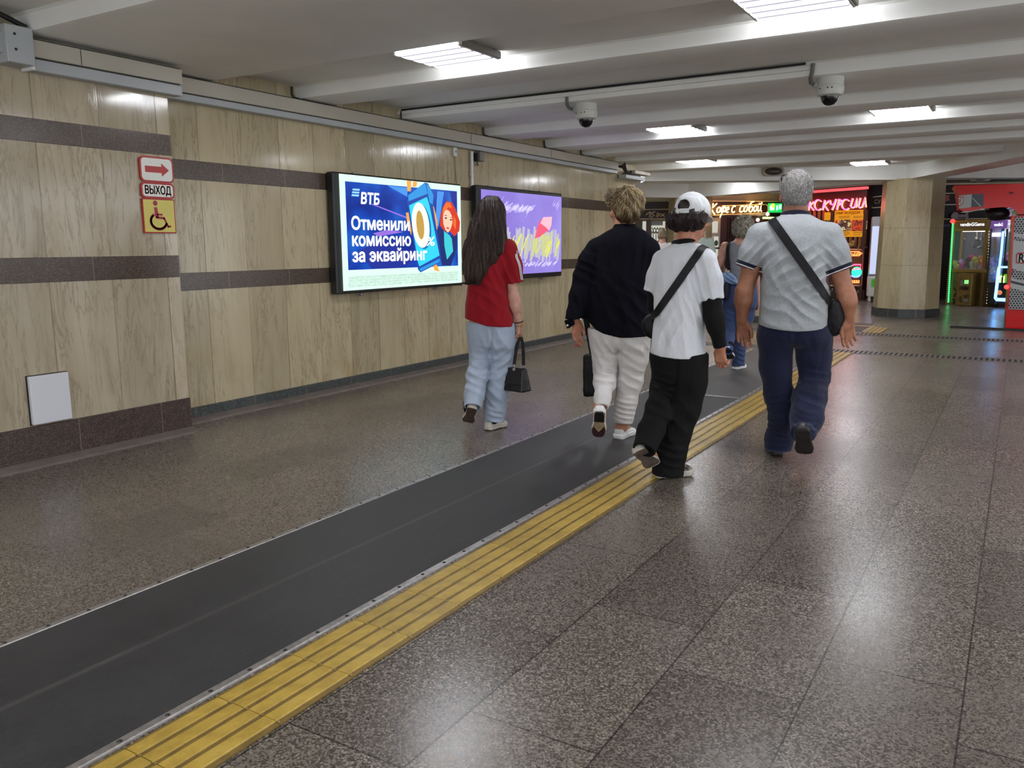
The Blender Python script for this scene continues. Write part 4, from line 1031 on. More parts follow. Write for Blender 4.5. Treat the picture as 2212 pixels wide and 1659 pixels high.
# --- souvenir and food shop front behind the stone column
fr2 = Front(at_z(1872, 646)+np.array([0, 0.3, 0]), at_z(2290, 648)+np.array([0, 0.0, 0]))
fr = fr2
t = fr.root('shop_front', 'long black shop front running behind the stone column and claw machines', 'shop')
b = fr.mb(); vis(b, fr, (1874, 400, 2290, 660), -0.4, 0.0); part('wall_panel', b, mat('black_brown_panel', srgb(26, 15, 18), 0.5, noise=0.1, nscale=4, spec=0.25), t)
b = fr.mb()
for y in (416.5, 441.0, 472.0): vis(b, fr, (2024, y+0.6, 2290, y+2.2), 0.0, 0.04)
vis(b, fr, (2036, 396, 2290, 399.5), -0.2, 0.06)
part('trim_line', b, M_GILT, t)
b = fr.mb(); b.tube(fr.line([(1905, 447.5), (1884, 449), (1884, 446), (1879, 442), (1879, 430), (1884, 426), (1905, 423.5)], 0.03), 0.014, 6); part('sign_border', b, M_GILT, t)
front_text(t, 'sign_lettering', 'СУ', 1888.5, 1902, 440, 11.0, 0.03, M_GILT, 0.015); front_text(t, 'sign_lettering', 'М', 2063, 2070.5, 427.5, 8.5, 0.03, M_SIGNW, 0.02)
b = fr.mb()
for q in ([(2040, 421.5), (2053, 421.5), (2049, 427), (2053, 433), (2046, 433.5)], [(2036, 434), (2042, 425), (2046, 436)]):
    P = fr.line(q, 0.03); b.add(P, [tuple(range(len(P)))])
part('ribbon_emblem', b, mat('ribbon_red', srgb(150, 64, 60), 0.5), t)
b = fr.mb(); b.tube(fr.line([(2062, 467), (2088, 467)], 0.1), 0.04, 8); b.tube(fr.line([(2088, 460), (2088.5, 476)], 0.1), 0.04, 8); u, z = fr.uz(2063, 467, 0.12); b.ball((u, -0.12, z), (0.09, 0.05, 0.1), 12, 8); part('wall_lamp', b, mat('lamp_grey', srgb(150, 140, 150), 0.4), t)
b = fr.mb(); vis(b, fr, (2030, 485, 2052, 490), 0.0, 0.03); part('painted_blue_reflection', b, mat('reflection_blue', srgb(70, 84, 116), 0.1), t)  # blue reflection on the dark front, put in as a coloured strip
# --- white vending fridge left of the column
fr = Front(at_z(1873, 652), at_z(1915, 652.5))
t = fr.root('vending_fridge', 'white vending fridge with a lit glass door, just left of the stone column', 'fridge')
b = fr.mb(); vis(b, fr, (1886, 468, 1925, 598), -0.28, 0.0, 0.02); part('cabinet', b, mat('fridge_grey', srgb(150, 150, 152), 0.4), t)
b = fr.mb(); vis(b, fr, (1884.5, 489, 1900, 592), 0.0, 0.015); vis(b, fr, (1905, 489, 1918, 592), 0.0, 0.015); part('lit_glass', b, glow('fridge_light', srgb(196, 206, 238), 0.95), t)
b = fr.mb(); vis(b, fr, (1877, 597, 1925, 641), -0.28, 0.02, 0.02); part('lower_cabinet', b, mat('fridge_white', srgb(214, 214, 210), 0.4), t)
b = fr.mb(); vis(b, fr, (1883, 603, 1892, 619), 0.02, 0.03); part('green_panel', b, glow('fridge_green', srgb(60, 150, 30), 0.6), t)
b = fr.mb()
for x in (1877, 1915): vis(b, fr, (x, 641, x+4, 651), -0.25, 0.0)
part('leg', b, mat('fridge_white', srgb(214, 214, 210), 0.4), t)
# bright reflection strip lamp standing beside the column
fr = Front(at_z(1905, 690), at_z(1925, 690))
# ------------------------------------------------------------------ sculpting: implicit surfaces meshed by surface nets
_NT = np.random.RandomState(5).rand(32, 32, 32).astype(np.float32)
def vnoise(P):
    i = np.floor(P).astype(int); f = P-i; f = f*f*(3-2*f); r = 0
    for dx in (0, 1):
        wx = f[:, 0] if dx else 1-f[:, 0]
        for dy in (0, 1):
            wy = f[:, 1] if dy else 1-f[:, 1]
            for dz in (0, 1):
                wz = f[:, 2] if dz else 1-f[:, 2]
                r = r+wx*wy*wz*_NT[(i[:, 0]+dx) & 31, (i[:, 1]+dy) & 31, (i[:, 2]+dz) & 31]
    return r-0.5
def smin(a, b, k):
    h = np.clip(0.5+0.5*(b-a)/k, 0, 1); return b+(a-b)*h-k*h*(1-h)
def smax(a, b, k): return -smin(-a, -b, k)
def seg(P, a, b, ra, rb, flat=None):
    a = np.asarray(a, float); b = np.asarray(b, float); ba = b-a
    t = np.clip(((P-a) @ ba)/max(ba @ ba, 1e-9), 0, 1)
    d = P-a-t[:, None]*ba
    if flat is not None:
        w, k = flat; d = d+np.outer((d @ w)*(k-1), w)
    return np.sqrt((d*d).sum(1))-(ra+(rb-ra)*t)
def chain(P, pts, rs, k=0.02, flat=None):
    r = None
    if len(rs) != len(pts): rs = np.interp(np.linspace(0, 1, len(pts)), np.linspace(0, 1, len(rs)), rs)
    for i in range(len(pts)-1):
        s = seg(P, pts[i], pts[i+1], rs[i], rs[i+1], flat)
        r = s if r is None else smin(r, s, k)
    return r
def ell(P, c, r, R=None):
    q = P-np.asarray(c, float)
    if R is not None: q = q @ R
    r = np.asarray(r, float); k0 = np.sqrt(((q/r)**2).sum(1)); k1 = np.sqrt(((q/(r*r))**2).sum(1))
    return k0*(k0-1)/np.maximum(k1, 1e-6)
def stack(P, lv, yaw=0.0, n=2.3, round_=0.02, ext=0.0):
    """rows (z, cu, cv, a, b) piled up: an ellipse whose size drifts with height"""
    A = np.array(sorted([tuple(r) for r in lv])); z = A[:, 0]
    zz = np.linspace(z[0], z[-1], 80); K = [np.interp(zz, z, A[:, j]) for j in range(1, 5)]
    ker = np.array([1, 2, 3, 2, 1.0]); ker /= ker.sum()
    K = [np.convolve(np.pad(k, 2, 'edge'), ker, 'valid') for k in K]
    cu, cv, a, b = [np.interp(P[:, 2], zz, k) for k in K]
    du = P[:, 0]-cu; dv = P[:, 1]-cv; c, s = math.cos(yaw), math.sin(yaw)
    x = du*c-dv*s; y = du*s+dv*c
    d = ((np.abs(x)/a)**n+(np.abs(y)/b)**n)**(1/n)
    f = (d-1)*np.minimum(a, b)
    return smax(smax(f, z[0]-ext-P[:, 2], round_), P[:, 2]-z[-1], round_)

def surface(f, lo, hi, h):
    B = 8
    lo = np.array(lo, float); n = np.ceil((np.array(hi)-lo)/h/B).astype(int)
    cc = [lo[i]+(np.arange(n[i])*B+(B-1)/2)*h for i in range(3)]
    G = np.stack(np.meshgrid(*cc, indexing='ij'), -1).reshape(-1, 3)
    fc = f(G)
    act = np.abs(fc) < B*h*1.25
    N = n*B
    F = np.repeat(np.repeat(np.repeat(np.where(fc > 0, 1.0, -1.0).reshape(n).astype(np.float32), B, 0), B, 1), B, 2)
    ids = np.nonzero(act)[0]
    off = np.stack(np.meshgrid(np.arange(B), np.arange(B), np.arange(B), indexing='ij'), -1).reshape(-1, 3)
    for c0 in range(0, len(ids), 400):
        bi = np.stack(np.unravel_index(ids[c0:c0+400], n), -1)*B
        ix = (bi[:, None, :]+off[None]).reshape(-1, 3)
        F[ix[:, 0], ix[:, 1], ix[:, 2]] = f(lo+ix*h)
    S = F < 0
    cs = np.zeros(N-1, np.int8)
    corners = [(i, j, k) for i in (0, 1) for j in (0, 1) for k in (0, 1)]
    for i, j, k in corners: cs += S[i:N[0]-1+i, j:N[1]-1+j, k:N[2]-1+k]
    cell = np.stack(np.nonzero((cs > 0) & (cs < 8)), -1)
    idx = -np.ones(N-1, int); idx[cell[:, 0], cell[:, 1], cell[:, 2]] = np.arange(len(cell))
    acc = np.zeros((len(cell), 3)); cnt = np.zeros(len(cell))
    val = {c: F[cell[:, 0]+c[0], cell[:, 1]+c[1], cell[:, 2]+c[2]].astype(float) for c in corners}
    for c in corners:
        for ax in range(3):
            if c[ax]: continue
            d = list(c); d[ax] = 1; d = tuple(d)
            a, b = val[c], val[d]; m = (a < 0) != (b < 0)
            t = np.where(m, a/np.where(m, a-b, 1), 0)
            p = np.array(c, float)[None]+np.eye(3)[ax][None]*t[:, None]
            acc += p*m[:, None]; cnt += m
    V = lo+(cell+acc/np.maximum(cnt, 1)[:, None])*h
    Q = []
    for ax in range(3):
        sl0 = [slice(None)]*3; sl1 = [slice(None)]*3; sl0[ax] = slice(0, -1); sl1[ax] = slice(1, None)
        ch = S[tuple(sl0)] != S[tuple(sl1)]
        e = np.stack(np.nonzero(ch), -1)
        u, v = (ax+1) % 3, (ax+2) % 3
        e = e[(e[:, u] > 0) & (e[:, v] > 0) & (e[:, u] < N[u]-1) & (e[:, v] < N[v]-1)]
        inside = S[e[:, 0], e[:, 1], e[:, 2]]
        def at(du, dv):
            q = e.copy(); q[:, u] -= du; q[:, v] -= dv; return idx[q[:, 0], q[:, 1], q[:, 2]]
        q = np.stack([at(1, 1), at(0, 1), at(0, 0), at(1, 0)], -1)
        q[~inside] = q[~inside][:, ::-1]
        Q.append(q)
    Q = np.concatenate(Q); Q = Q[(Q >= 0).all(1)]
    return V, Q
def bounds_of(f, lo, hi, m=0.0): return lo, hi
def sculpt(name, f, lo, hi, h, mats, parent, label=None, face_mat=None):
    V, Q = surface(f, lo, hi, h)
    mi = None
    if face_mat is not None: mi = face_mat(V[Q].mean(1)).astype(int).tolist()
    o = link_mesh(name, V, Q, mats, parent, True, mi)
    if label: o['label'] = label
    return o
def grad(f, P, e=0.003):
    g = np.stack([f(P+np.eye(3)[i]*e)-f(P-np.eye(3)[i]*e) for i in range(3)], -1)
    return g/np.maximum(np.linalg.norm(g, axis=1, keepdims=True), 1e-6)
def strands(name, f, roots, flow, steps, ds, r, mats, parent, lift=0.002, curl=0.0, taper=0.8, seed=1, free=0.0, stray=0.0, msel=None):
    """thin locks that run over the surface f from root points along a flow field"""
    rng = np.random.RandomState(seed); P = roots.copy(); n = len(P); path = []
    ph = rng.rand(n)*6.28; sgn_ = rng.choice([-1, 1], n); fr = rng.rand(n); lf = lift*(0.4+1.2*rng.rand(n)); nj = rng.randn(n, 3)*stray
    dsv = ds*(0.75+0.5*rng.rand(n))
    for k in range(steps):
        g = grad(f, P); d = f(P)
        P = P-g*(d-lf)[:, None]*(1-free)
        path.append(P.copy())
        t = flow(P)+nj; t = t-g*(t*g).sum(1, keepdims=True)*(1-free); t /= np.maximum(np.linalg.norm(t, axis=1, keepdims=True), 1e-6)
        if curl:
            s_ = np.cross(g, t); a = ph+k*0.9*(0.7+0.6*fr)
            t = t+s_*(np.sin(a)*curl*sgn_)[:, None]+g*(np.cos(a)*curl*0.4)[:, None]
            t /= np.maximum(np.linalg.norm(t, axis=1, keepdims=True), 1e-6)
        P = P+t*dsv[:, None]
    A = np.stack(path, 1)                                  # n, steps, 3
    T = np.gradient(A, axis=1); T /= np.maximum(np.linalg.norm(T, axis=2, keepdims=True), 1e-9)
    up = np.zeros_like(T); up[..., 1] = 1; up[..., 0] = 0.3
    N1 = np.cross(T, up); N1 /= np.maximum(np.linalg.norm(N1, axis=2, keepdims=True), 1e-6); N2 = np.cross(T, N1)
    rr = r*(0.6+0.8*rng.rand(n))[:, None]*(1-taper*np.linspace(0, 1, steps)**1.6)[None]
    ring_ = [A+N1*(rr*math.cos(a))[..., None]+N2*(rr*math.sin(a))[..., None] for a in (0, 2.094, 4.189)]
    V = np.stack(ring_, 2).reshape(-1, 3)
    base = np.arange(n)[:, None]*steps*3+np.arange(steps-1)[None]*3
    Q = np.concatenate([np.stack([base+k, base+(k+1) % 3, base+3+(k+1) % 3, base+3+k], -1).reshape(-1, 4) for k in range(3)])
    if msel is None: mi1 = rng.randint(0, len(mats), n)
    else: mi1 = msel(roots, rng)
    mi = np.concatenate([np.repeat(mi1, steps-1)]*3)
    return link_mesh(name, V, Q, mats, parent, True, mi.tolist())

# ------------------------------------------------------------------ anatomy
def rotm(yaw, pitch=0.0, roll=0.0):
    """columns: right, forward, up; yaw turns the gaze towards the viewer's right, pitch bows it down"""
    f = np.array([math.sin(yaw)*math.cos(pitch), math.cos(yaw)*math.cos(pitch), -math.sin(pitch)])
    r = np.array([math.cos(yaw), -math.sin(yaw), 0.0]); u = np.cross(r, f)
    r2 = r*math.cos(roll)+u*math.sin(roll); u2 = np.cross(r2, f)
    return np.stack([r2, f, u2], 1)
def head_sdf(P, c, R, s, fem=0.0):
    q = ((P-c) @ R)/s
    f = ell(q, (0, -0.012, 0.032), (0.074, 0.094, 0.086))
    f = smin(f, ell(q, (0, 0.028, -0.028), (0.061-0.004*fem, 0.068, 0.088)), 0.025)
    f = smin(f, ell(q, (0, 0.048, -0.085), (0.036-0.006*fem, 0.042, 0.028)), 0.03)
    f = smin(f, ell(q, (0, 0.088, 0.022), (0.045, 0.012, 0.012)), 0.02)          # brow
    for sx in (-1, 1):
        f = smax(f, -ell(q, (sx*0.031, 0.102, 0.004), (0.015, 0.014, 0.010)), 0.008)
        f = smin(f, ell(q, (sx*0.031, 0.083, 0.003), (0.0125, 0.0125, 0.0125)), 0.003)
        f = smin(f, ell(q, (sx*0.045, 0.068, -0.03), (0.02, 0.02, 0.018)), 0.02)  # cheek
        e = q-np.array([sx*0.077, -0.012, -0.012])
        Re = rotm(sx*0.45, 0.0)
        ear = smin(ell(e, (0, 0, 0.006), (0.007, 0.018, 0.026), Re), ell(e, (0, 0.004, -0.020), (0.006, 0.011, 0.013), Re), 0.01)
        ear = smax(ear, -ell(e, (sx*0.008, 0.002, 0.004), (0.006, 0.010, 0.016), Re), 0.004)
        f = smin(f, ear, 0.006)
    f = smin(f, seg(q, (0, 0.094, 0.012), (0, 0.116, -0.030), 0.007, 0.0115), 0.012)
    for sx in (-1, 1): f = smin(f, ell(q, (sx*0.011, 0.103, -0.034), (0.008, 0.009, 0.007)), 0.006)
    f = smin(f, ell(q, (0, 0.094, -0.058), (0.024, 0.010, 0.0065)), 0.005); f = smin(f, ell(q, (0, 0.092, -0.069), (0.021, 0.010, 0.0065)), 0.005)
    return f*s
def unit(v): v = np.asarray(v, float); return v/np.linalg.norm(v)
def hand_sdf(P, w, d, thumb, palm, curl=(0.25, 0.35, 0.3), s=1.0, spread=0.06, tcurl=0.0, inc=0.12):
    y = unit(d); x = np.asarray(thumb, float); x = unit(x-y*(x @ y)); z = np.cross(x, y); z = z if z @ np.asarray(palm, float) > 0 else -z
    B = np.stack([x, y, z], 1); q = ((P-w) @ B)/s
    f = seg(q, (0, -0.02, 0), (0, 0.02, 0), 0.026, 0.024, (np.array([0, 0, 1.0]), 1.35))
    for xo, yb in ((0.030, 0.088), (0.010, 0.094), (-0.010, 0.090), (-0.028, 0.080)):
        f = smin(f, seg(q, (xo*0.5, 0.012, 0), (xo, yb, 0), 0.0135, 0.0115), 0.014)
    f = smin(f, ell(q, (0.024, 0.035, 0.010), (0.020, 0.032, 0.014)), 0.012)
    for i, (xo, yb, k) in enumerate(((0.030, 0.088, 1.0), (0.010, 0.094, 1.08), (-0.010, 0.090, 1.0), (-0.029, 0.080, 0.8))):
        a = 0.0; p = np.array([xo, yb, 0.0]); sp = (1.5-i)*spread
        for j, (l, r0, r1) in enumerate(((0.040, 0.0098, 0.0088), (0.025, 0.0088, 0.0080), (0.020, 0.0080, 0.0066))):
            a += curl[j]*(1+inc*i)
            q2 = p+l*k*np.array([math.sin(sp)*math.cos(a), math.cos(a)*math.cos(sp), math.sin(a)])
            f = smin(f, seg(q, p, q2, r0, r1), 0.004); p = q2
    t0 = [np.array([0.022, 0.020, 0.004]), np.array([0.043, 0.050, 0.012+tcurl*0.01]), np.array([0.052-tcurl*0.015, 0.078, 0.020+tcurl*0.02]), np.array([0.053-tcurl*0.03, 0.102, 0.024+tcurl*0.035])]
    f = smin(f, chain(q, t0, [0.014, 0.012, 0.0105, 0.0085], 0.006), 0.010)
    return f*s

class Person:
    def __init__(s, px, py, label, group=None, name='person'):
        s.G = at_z(px, py); s.vd = np.array([*s.G[:2], 0.0]); s.vd /= np.linalg.norm(s.vd); s.ux = np.array([s.vd[1], -s.vd[0], 0])
        s.root = thing(name, label, 'person', tuple(s.G), math.atan2(s.ux[1], s.ux[0]), group)
    def L(s, px, py, v=0.0):
        P = at_plane(px, py, s.G+s.vd*v, s.vd)-s.G; return np.array([P @ s.ux, P @ s.vd, P[2]])
    def z(s, px, py, v=0.0): return s.L(px, py, v)[2]
    def rows(s, rows, yaw=0.0, grow=0.0):
        out = []
        for py, xl, xr, b, v in rows:
            l, r = s.L(xl, py, v), s.L(xr, py, v); w = (r[0]-l[0])/2+grow; bb = b+grow
            w2 = w*w-(bb*math.sin(yaw))**2; a = math.sqrt(max(w2, (0.45*w)**2))/math.cos(yaw)
            out.append(((l[2]+r[2])/2, (l[0]+r[0])/2, v, a, bb))
        return out
    def pts(s, l): return [s.L(*p) for p in l]

def folds(P, specs):
    r = 0
    for c, d, wl, amp, rad in specs:
        q = P-np.asarray(c); d = unit(d)
        ph = (q @ d)/wl*6.283+5.0*vnoise(P*np.array([8.0, 8.0, 6.0])+3)
        r = r+amp*(np.abs(np.sin(ph*0.5))-0.5)*np.exp(-((q*q).sum(1))/(rad*rad))
    return r
def seat_seam(P, La, Lb, ztop, zbot, amp=0.012, w=0.012):
    """groove between the legs of a pair of trousers"""
    def at(L): A = np.array(sorted([(p[2], p[0]) for p in L])); return np.interp(P[:, 2], A[:, 0], A[:, 1])
    du = P[:, 0]-(at(La)+at(Lb))/2; fade = np.clip((ztop-P[:, 2])/0.06, 0, 1)*np.clip((P[:, 2]-zbot)/0.04, 0, 1)
    return amp*np.exp(-(du/w)**2)*fade
def cloth_noise(P, amp, sx=9.0, sz=3.5):
    return amp*(vnoise(P*np.array([sx, sx, sz]))+0.5*vnoise(P*np.array([sx*2.2, sx*2.2, sz*2.4])+7))

# ------------------------------------------------------------------ shoes
def shoe(P_, name, heel, toe, up, width, mats, parent, height=0.085, style='sneaker', sole_t=0.026, len_extra=0.0, label=None, h=0.005):
    """upper, sole and laces built about the line heel-toe; mats = upper, sole, outsole, lace"""
    heel = np.asarray(heel, float); toe = np.asarray(toe, float); y = unit(toe-heel); L = np.linalg.norm(toe-heel)+len_extra
    z = np.asarray(up, float); z = unit(z-y*(z @ y)); x = np.cross(y, z); B = np.stack([x, y, z], 1); w = width/2
    loc = lambda P: (P-heel) @ B
    def outline(q, g=0.0):
        t = np.clip(q[:, 1]/L, 0, 1)
        hw = np.interp(t, [0, 0.08, 0.3, 0.5, 0.72, 0.88, 0.97, 1.0], [0.55*w, 0.76*w, 0.74*w, 0.78*w, 1.0*w, 0.86*w, 0.5*w, 0.25*w])+g
        return smax(np.abs(q[:, 0]-0.05*w*np.sin(t*3.1))-hw, np.abs(q[:, 1]-L/2)-L/2-g, 0.02)
    def upper(P):
        q = loc(P); t = np.clip(q[:, 1]/L, 0, 1)
        top = np.interp(t, [0, 0.12, 0.30, 0.42, 0.62, 0.85, 1.0], [height*0.92, height*1.0, height*0.9, height*0.84, height*0.70, height*0.60, height*0.42])
        f = smax(outline(q, -0.003+0*t), q[:, 2]-top, 0.035); f = smax(f, sole_t*0.5-q[:, 2], 0.004)
        f = smax(f, -ell(q, (0, L*0.20, height*1.05), (w*0.55, L*0.17, height*0.33)), 0.01)
        return f+0.0015*vnoise(q*60)
    def sole(P):
        q = loc(P); t = np.clip(q[:, 1]/L, 0, 1)
        bot = np.interp(t, [0, 0.06, 0.3, 0.45, 0.75, 0.92, 1.0], [0.006, 0.0, 0.0, 0.003, 0.0, 0.004, 0.014])
        f = smax(outline(q, 0.002), np.abs(q[:, 2]-(bot+sole_t/2+0.002))-(sole_t/2-bot*0.3), 0.006)
        if style == 'runner': f = smin(f, smax(outline(q, 0.006), np.abs(q[:, 2]-0.03)-0.012+0.03*np.abs(t-0.15), 0.008), 0.008)
        groove = (q[:, 2] < 0.004) & (np.abs(np.sin(q[:, 1]*260)) < 0.25)
        return f+np.where(groove, 0.004, 0.0)
    cs = [heel+x*a+y*b_+z*c for a in (-w-0.03, w+0.03) for b_ in (-0.03, L+0.03) for c in (-0.03, height+0.04)]
    lo, hi = np.min(cs, 0), np.max(cs, 0)
    up_o = sculpt(name, upper, lo, hi, h, mats[0], parent, label)
    sculpt('sole', sole, lo, hi, h, [mats[1], mats[2]], up_o, None, lambda C: (((C-heel) @ B)[:, 2] < 0.006).astype(int))
    if mats[3] is not None:
        b = MB()
        for k in range(4):
            t = 0.40+0.075*k; zt = np.interp(t, [0.30, 0.42, 0.62, 0.85], [height*0.9, height*0.82, height*0.58, height*0.46])+0.002
            pts = [heel+x*(w*0.36*sx)+y*(L*(t+0.012*sx))+z*(zt-0.006*abs(sx)) for sx in (-1, -0.5, 0, 0.5, 1)]
            b.tube([tuple(p) for p in pts], 0.0034, 5)
        part('laces', b, mats[3], up_o, smooth=True)
    return up_o
def skin(name, c, c2):
    t = NT(name); n = t.noise(t.obj(), 22.0, 4); return t.set(Base_Color=t.ramp(n, [(0.3, c), (0.7, c2)]), Roughness=0.5, Specular_IOR_Level=0.35)
def fabric(name, c, rough=0.85, weave=420.0, var=0.06, melange=0.0, c2=None, sheen=0.12, bump=0.25, crease=1.5, spec=0.25, bands=()):
    t = NT(name); o = t.obj(); n = t.noise(o, 6.0, 4)
    c = c if len(c) == 4 else (*c, 1)
    lo = tuple(v*(1-var) for v in c[:3]); hi = tuple(min(1, v*(1+var)) for v in c[:3])
    col = t.ramp(n, [(0.3, lo), (0.7, hi)])
    if melange:
        m = t.noise(t.comb(t.math('MULTIPLY', t.sep(o)[0], 3.0), t.math('MULTIPLY', t.sep(o)[1], 3.0), t.sep(o)[2]), 130.0, 3, 0.7)
        col = t.mix(t.ramp(m, [(0.42, (0, 0, 0)), (0.60, (melange, melange, melange))]), col, c2)
    for se, d, rad, steps in bands:                        # knitted stripes around a sleeve end
        q = t.n('VectorMath', operation='SUBTRACT', i_0=o, i_1=tuple(se)).outputs[0]
        h = t.n('VectorMath', operation='DOT_PRODUCT', i_0=q, i_1=tuple(d)).outputs['Value']
        near = t.math('LESS_THAN', t.n('VectorMath', operation='LENGTH', i_0=q).outputs['Value'], rad)
        for t0, c_ in steps: col = t.mix(t.math('MULTIPLY', near, t.math('GREATER_THAN', h, t0)), col, c_)
    t.set(Base_Color=col, Roughness=rough, Specular_IOR_Level=spec, Sheen_Weight=sheen)
    cr = t.noise(t.n('VectorMath', operation='MULTIPLY', i_0=o, i_1=(1.0, 1.0, 0.45)).outputs[0], 11.0, 3, 0.5, 0.6)
    t.bump(t.math('ADD', t.math('MULTIPLY', t.noise(o, weave, 2), 0.05), t.math('ADD', t.math('MULTIPLY', t.noise(o, 30.0, 3), 0.25), t.math('MULTIPLY', cr, 1.7))), bump*crease, 0.02)
    return t.m
def hair_mat(name, c, rough=0.38):
    t = NT(name); n = t.noise(t.obj(), 60.0, 4); c = c if len(c) == 4 else (*c, 1)
    return t.set(Base_Color=t.ramp(n, [(0.3, tuple(v*0.65 for v in c[:3])), (0.7, tuple(min(1, v*1.25) for v in c[:3]))]), Roughness=rough, Specular_IOR_Level=0.5)

def ribbon(name, pts, half, m, parent, thick=0.003, normals=None):
    """flat strap along points; half = half width; lies against the given normals"""
    pts = [np.asarray(p, float) for p in pts]; b = MB(); n = len(pts); vs = []; fs = []
    for i, p in enumerate(pts):
        t = unit(pts[min(i+1, n-1)]-pts[max(i-1, 0)]); nn = np.asarray(normals[i], float); nn = unit(nn-t*(nn @ t)); sd = np.cross(t, nn)
        for a, c in ((-1, 0), (1, 0), (1, 1), (-1, 1)): vs.append(tuple(p+sd*half*a+nn*thick*c))
    for i in range(n-1):
        for k in range(4):
            fs.append((i*4+k, i*4+(k+1) % 4, (i+1)*4+(k+1) % 4, (i+1)*4+k))
    fs += [(0, 1, 2, 3)[::-1], tuple((n-1)*4+k for k in range(4))]
    b.add(vs, fs); o = b.build(name, m, parent, 0.7); return o
def lay(f, a, b, n, off=0.006):
    """points on the straight line a-b as seen from behind, laid on the back of f"""
    a = np.asarray(a, float); b = np.asarray(b, float)
    P = a[None]+(b-a)[None]*np.linspace(0, 1, n)[:, None]; vs = np.linspace(-0.45, 0.15, 121)
    for i in range(n):
        Q = np.stack([np.full(121, P[i, 0]), vs, np.full(121, P[i, 2])], 1); d = f(Q); k = np.nonzero(d < off)[0]
        P[i, 1] = vs[k[0]] if len(k) else vs[np.argmin(d)]
    for _ in range(2):
        Q = P.copy(); Q[1:-1, 1] = P[:-2, 1]*.25+P[1:-1, 1]*.5+P[2:, 1]*.25; P = Q
    N = grad(f, P, 0.008); N[:, 1] = np.minimum(N[:, 1], -0.35)
    return P, N
def drape(f, a, b, n, off=0.004, toward=(0, -1, 0)):
    """points from a to b pushed onto the surface of f, with its normals"""
    a = np.asarray(a, float); b = np.asarray(b, float)
    P = a[None]+(b-a)[None]*np.linspace(0, 1, n)[:, None]
    for _ in range(14):
        g = grad(f, P, 0.006); P = P-g*(np.clip(f(P)-off, -0.03, 0.03))[:, None]*0.9
    K = np.array([0.25, 0.5, 0.25])
    for _ in range(3):
        Q = P.copy(); Q[1:-1] = P[:-2]*0.25+P[1:-1]*0.5+P[2:]*0.25; P = Q
    return P, grad(f, P, 0.006)
# ------------------------------------------------------------------ the man in the grey polo shirt
SK_MAN = skin('skin_tan', srgb(150, 98, 74), srgb(176, 122, 96))
M_NAVY = fabric('navy_knit', srgb(24, 26, 46)); M_WHITEK = fabric('white_knit', srgb(226, 226, 228)); M_REDK = fabric('red_knit', srgb(150, 60, 60))
M_JEAN = fabric('dark_denim', srgb(27, 31, 58), weave=500, var=0.3)
M_SHOEB = mat('black_leather', srgb(24, 22, 24), 0.45, noise=0.2, nscale=20); M_SOLEB = mat('black_sole', srgb(34, 30, 30), 0.6); M_OUTB = mat('worn_outsole', srgb(40, 34, 32), 0.7, noise=0.3, nscale=30)
M_BAG = fabric('black_nylon', srgb(15, 14, 17), rough=0.55, weave=300, sheen=0.0)
def crop(x0, y0, k): return lambda x, y, v=0.0: (x0+x/k, y0+y/k, v)

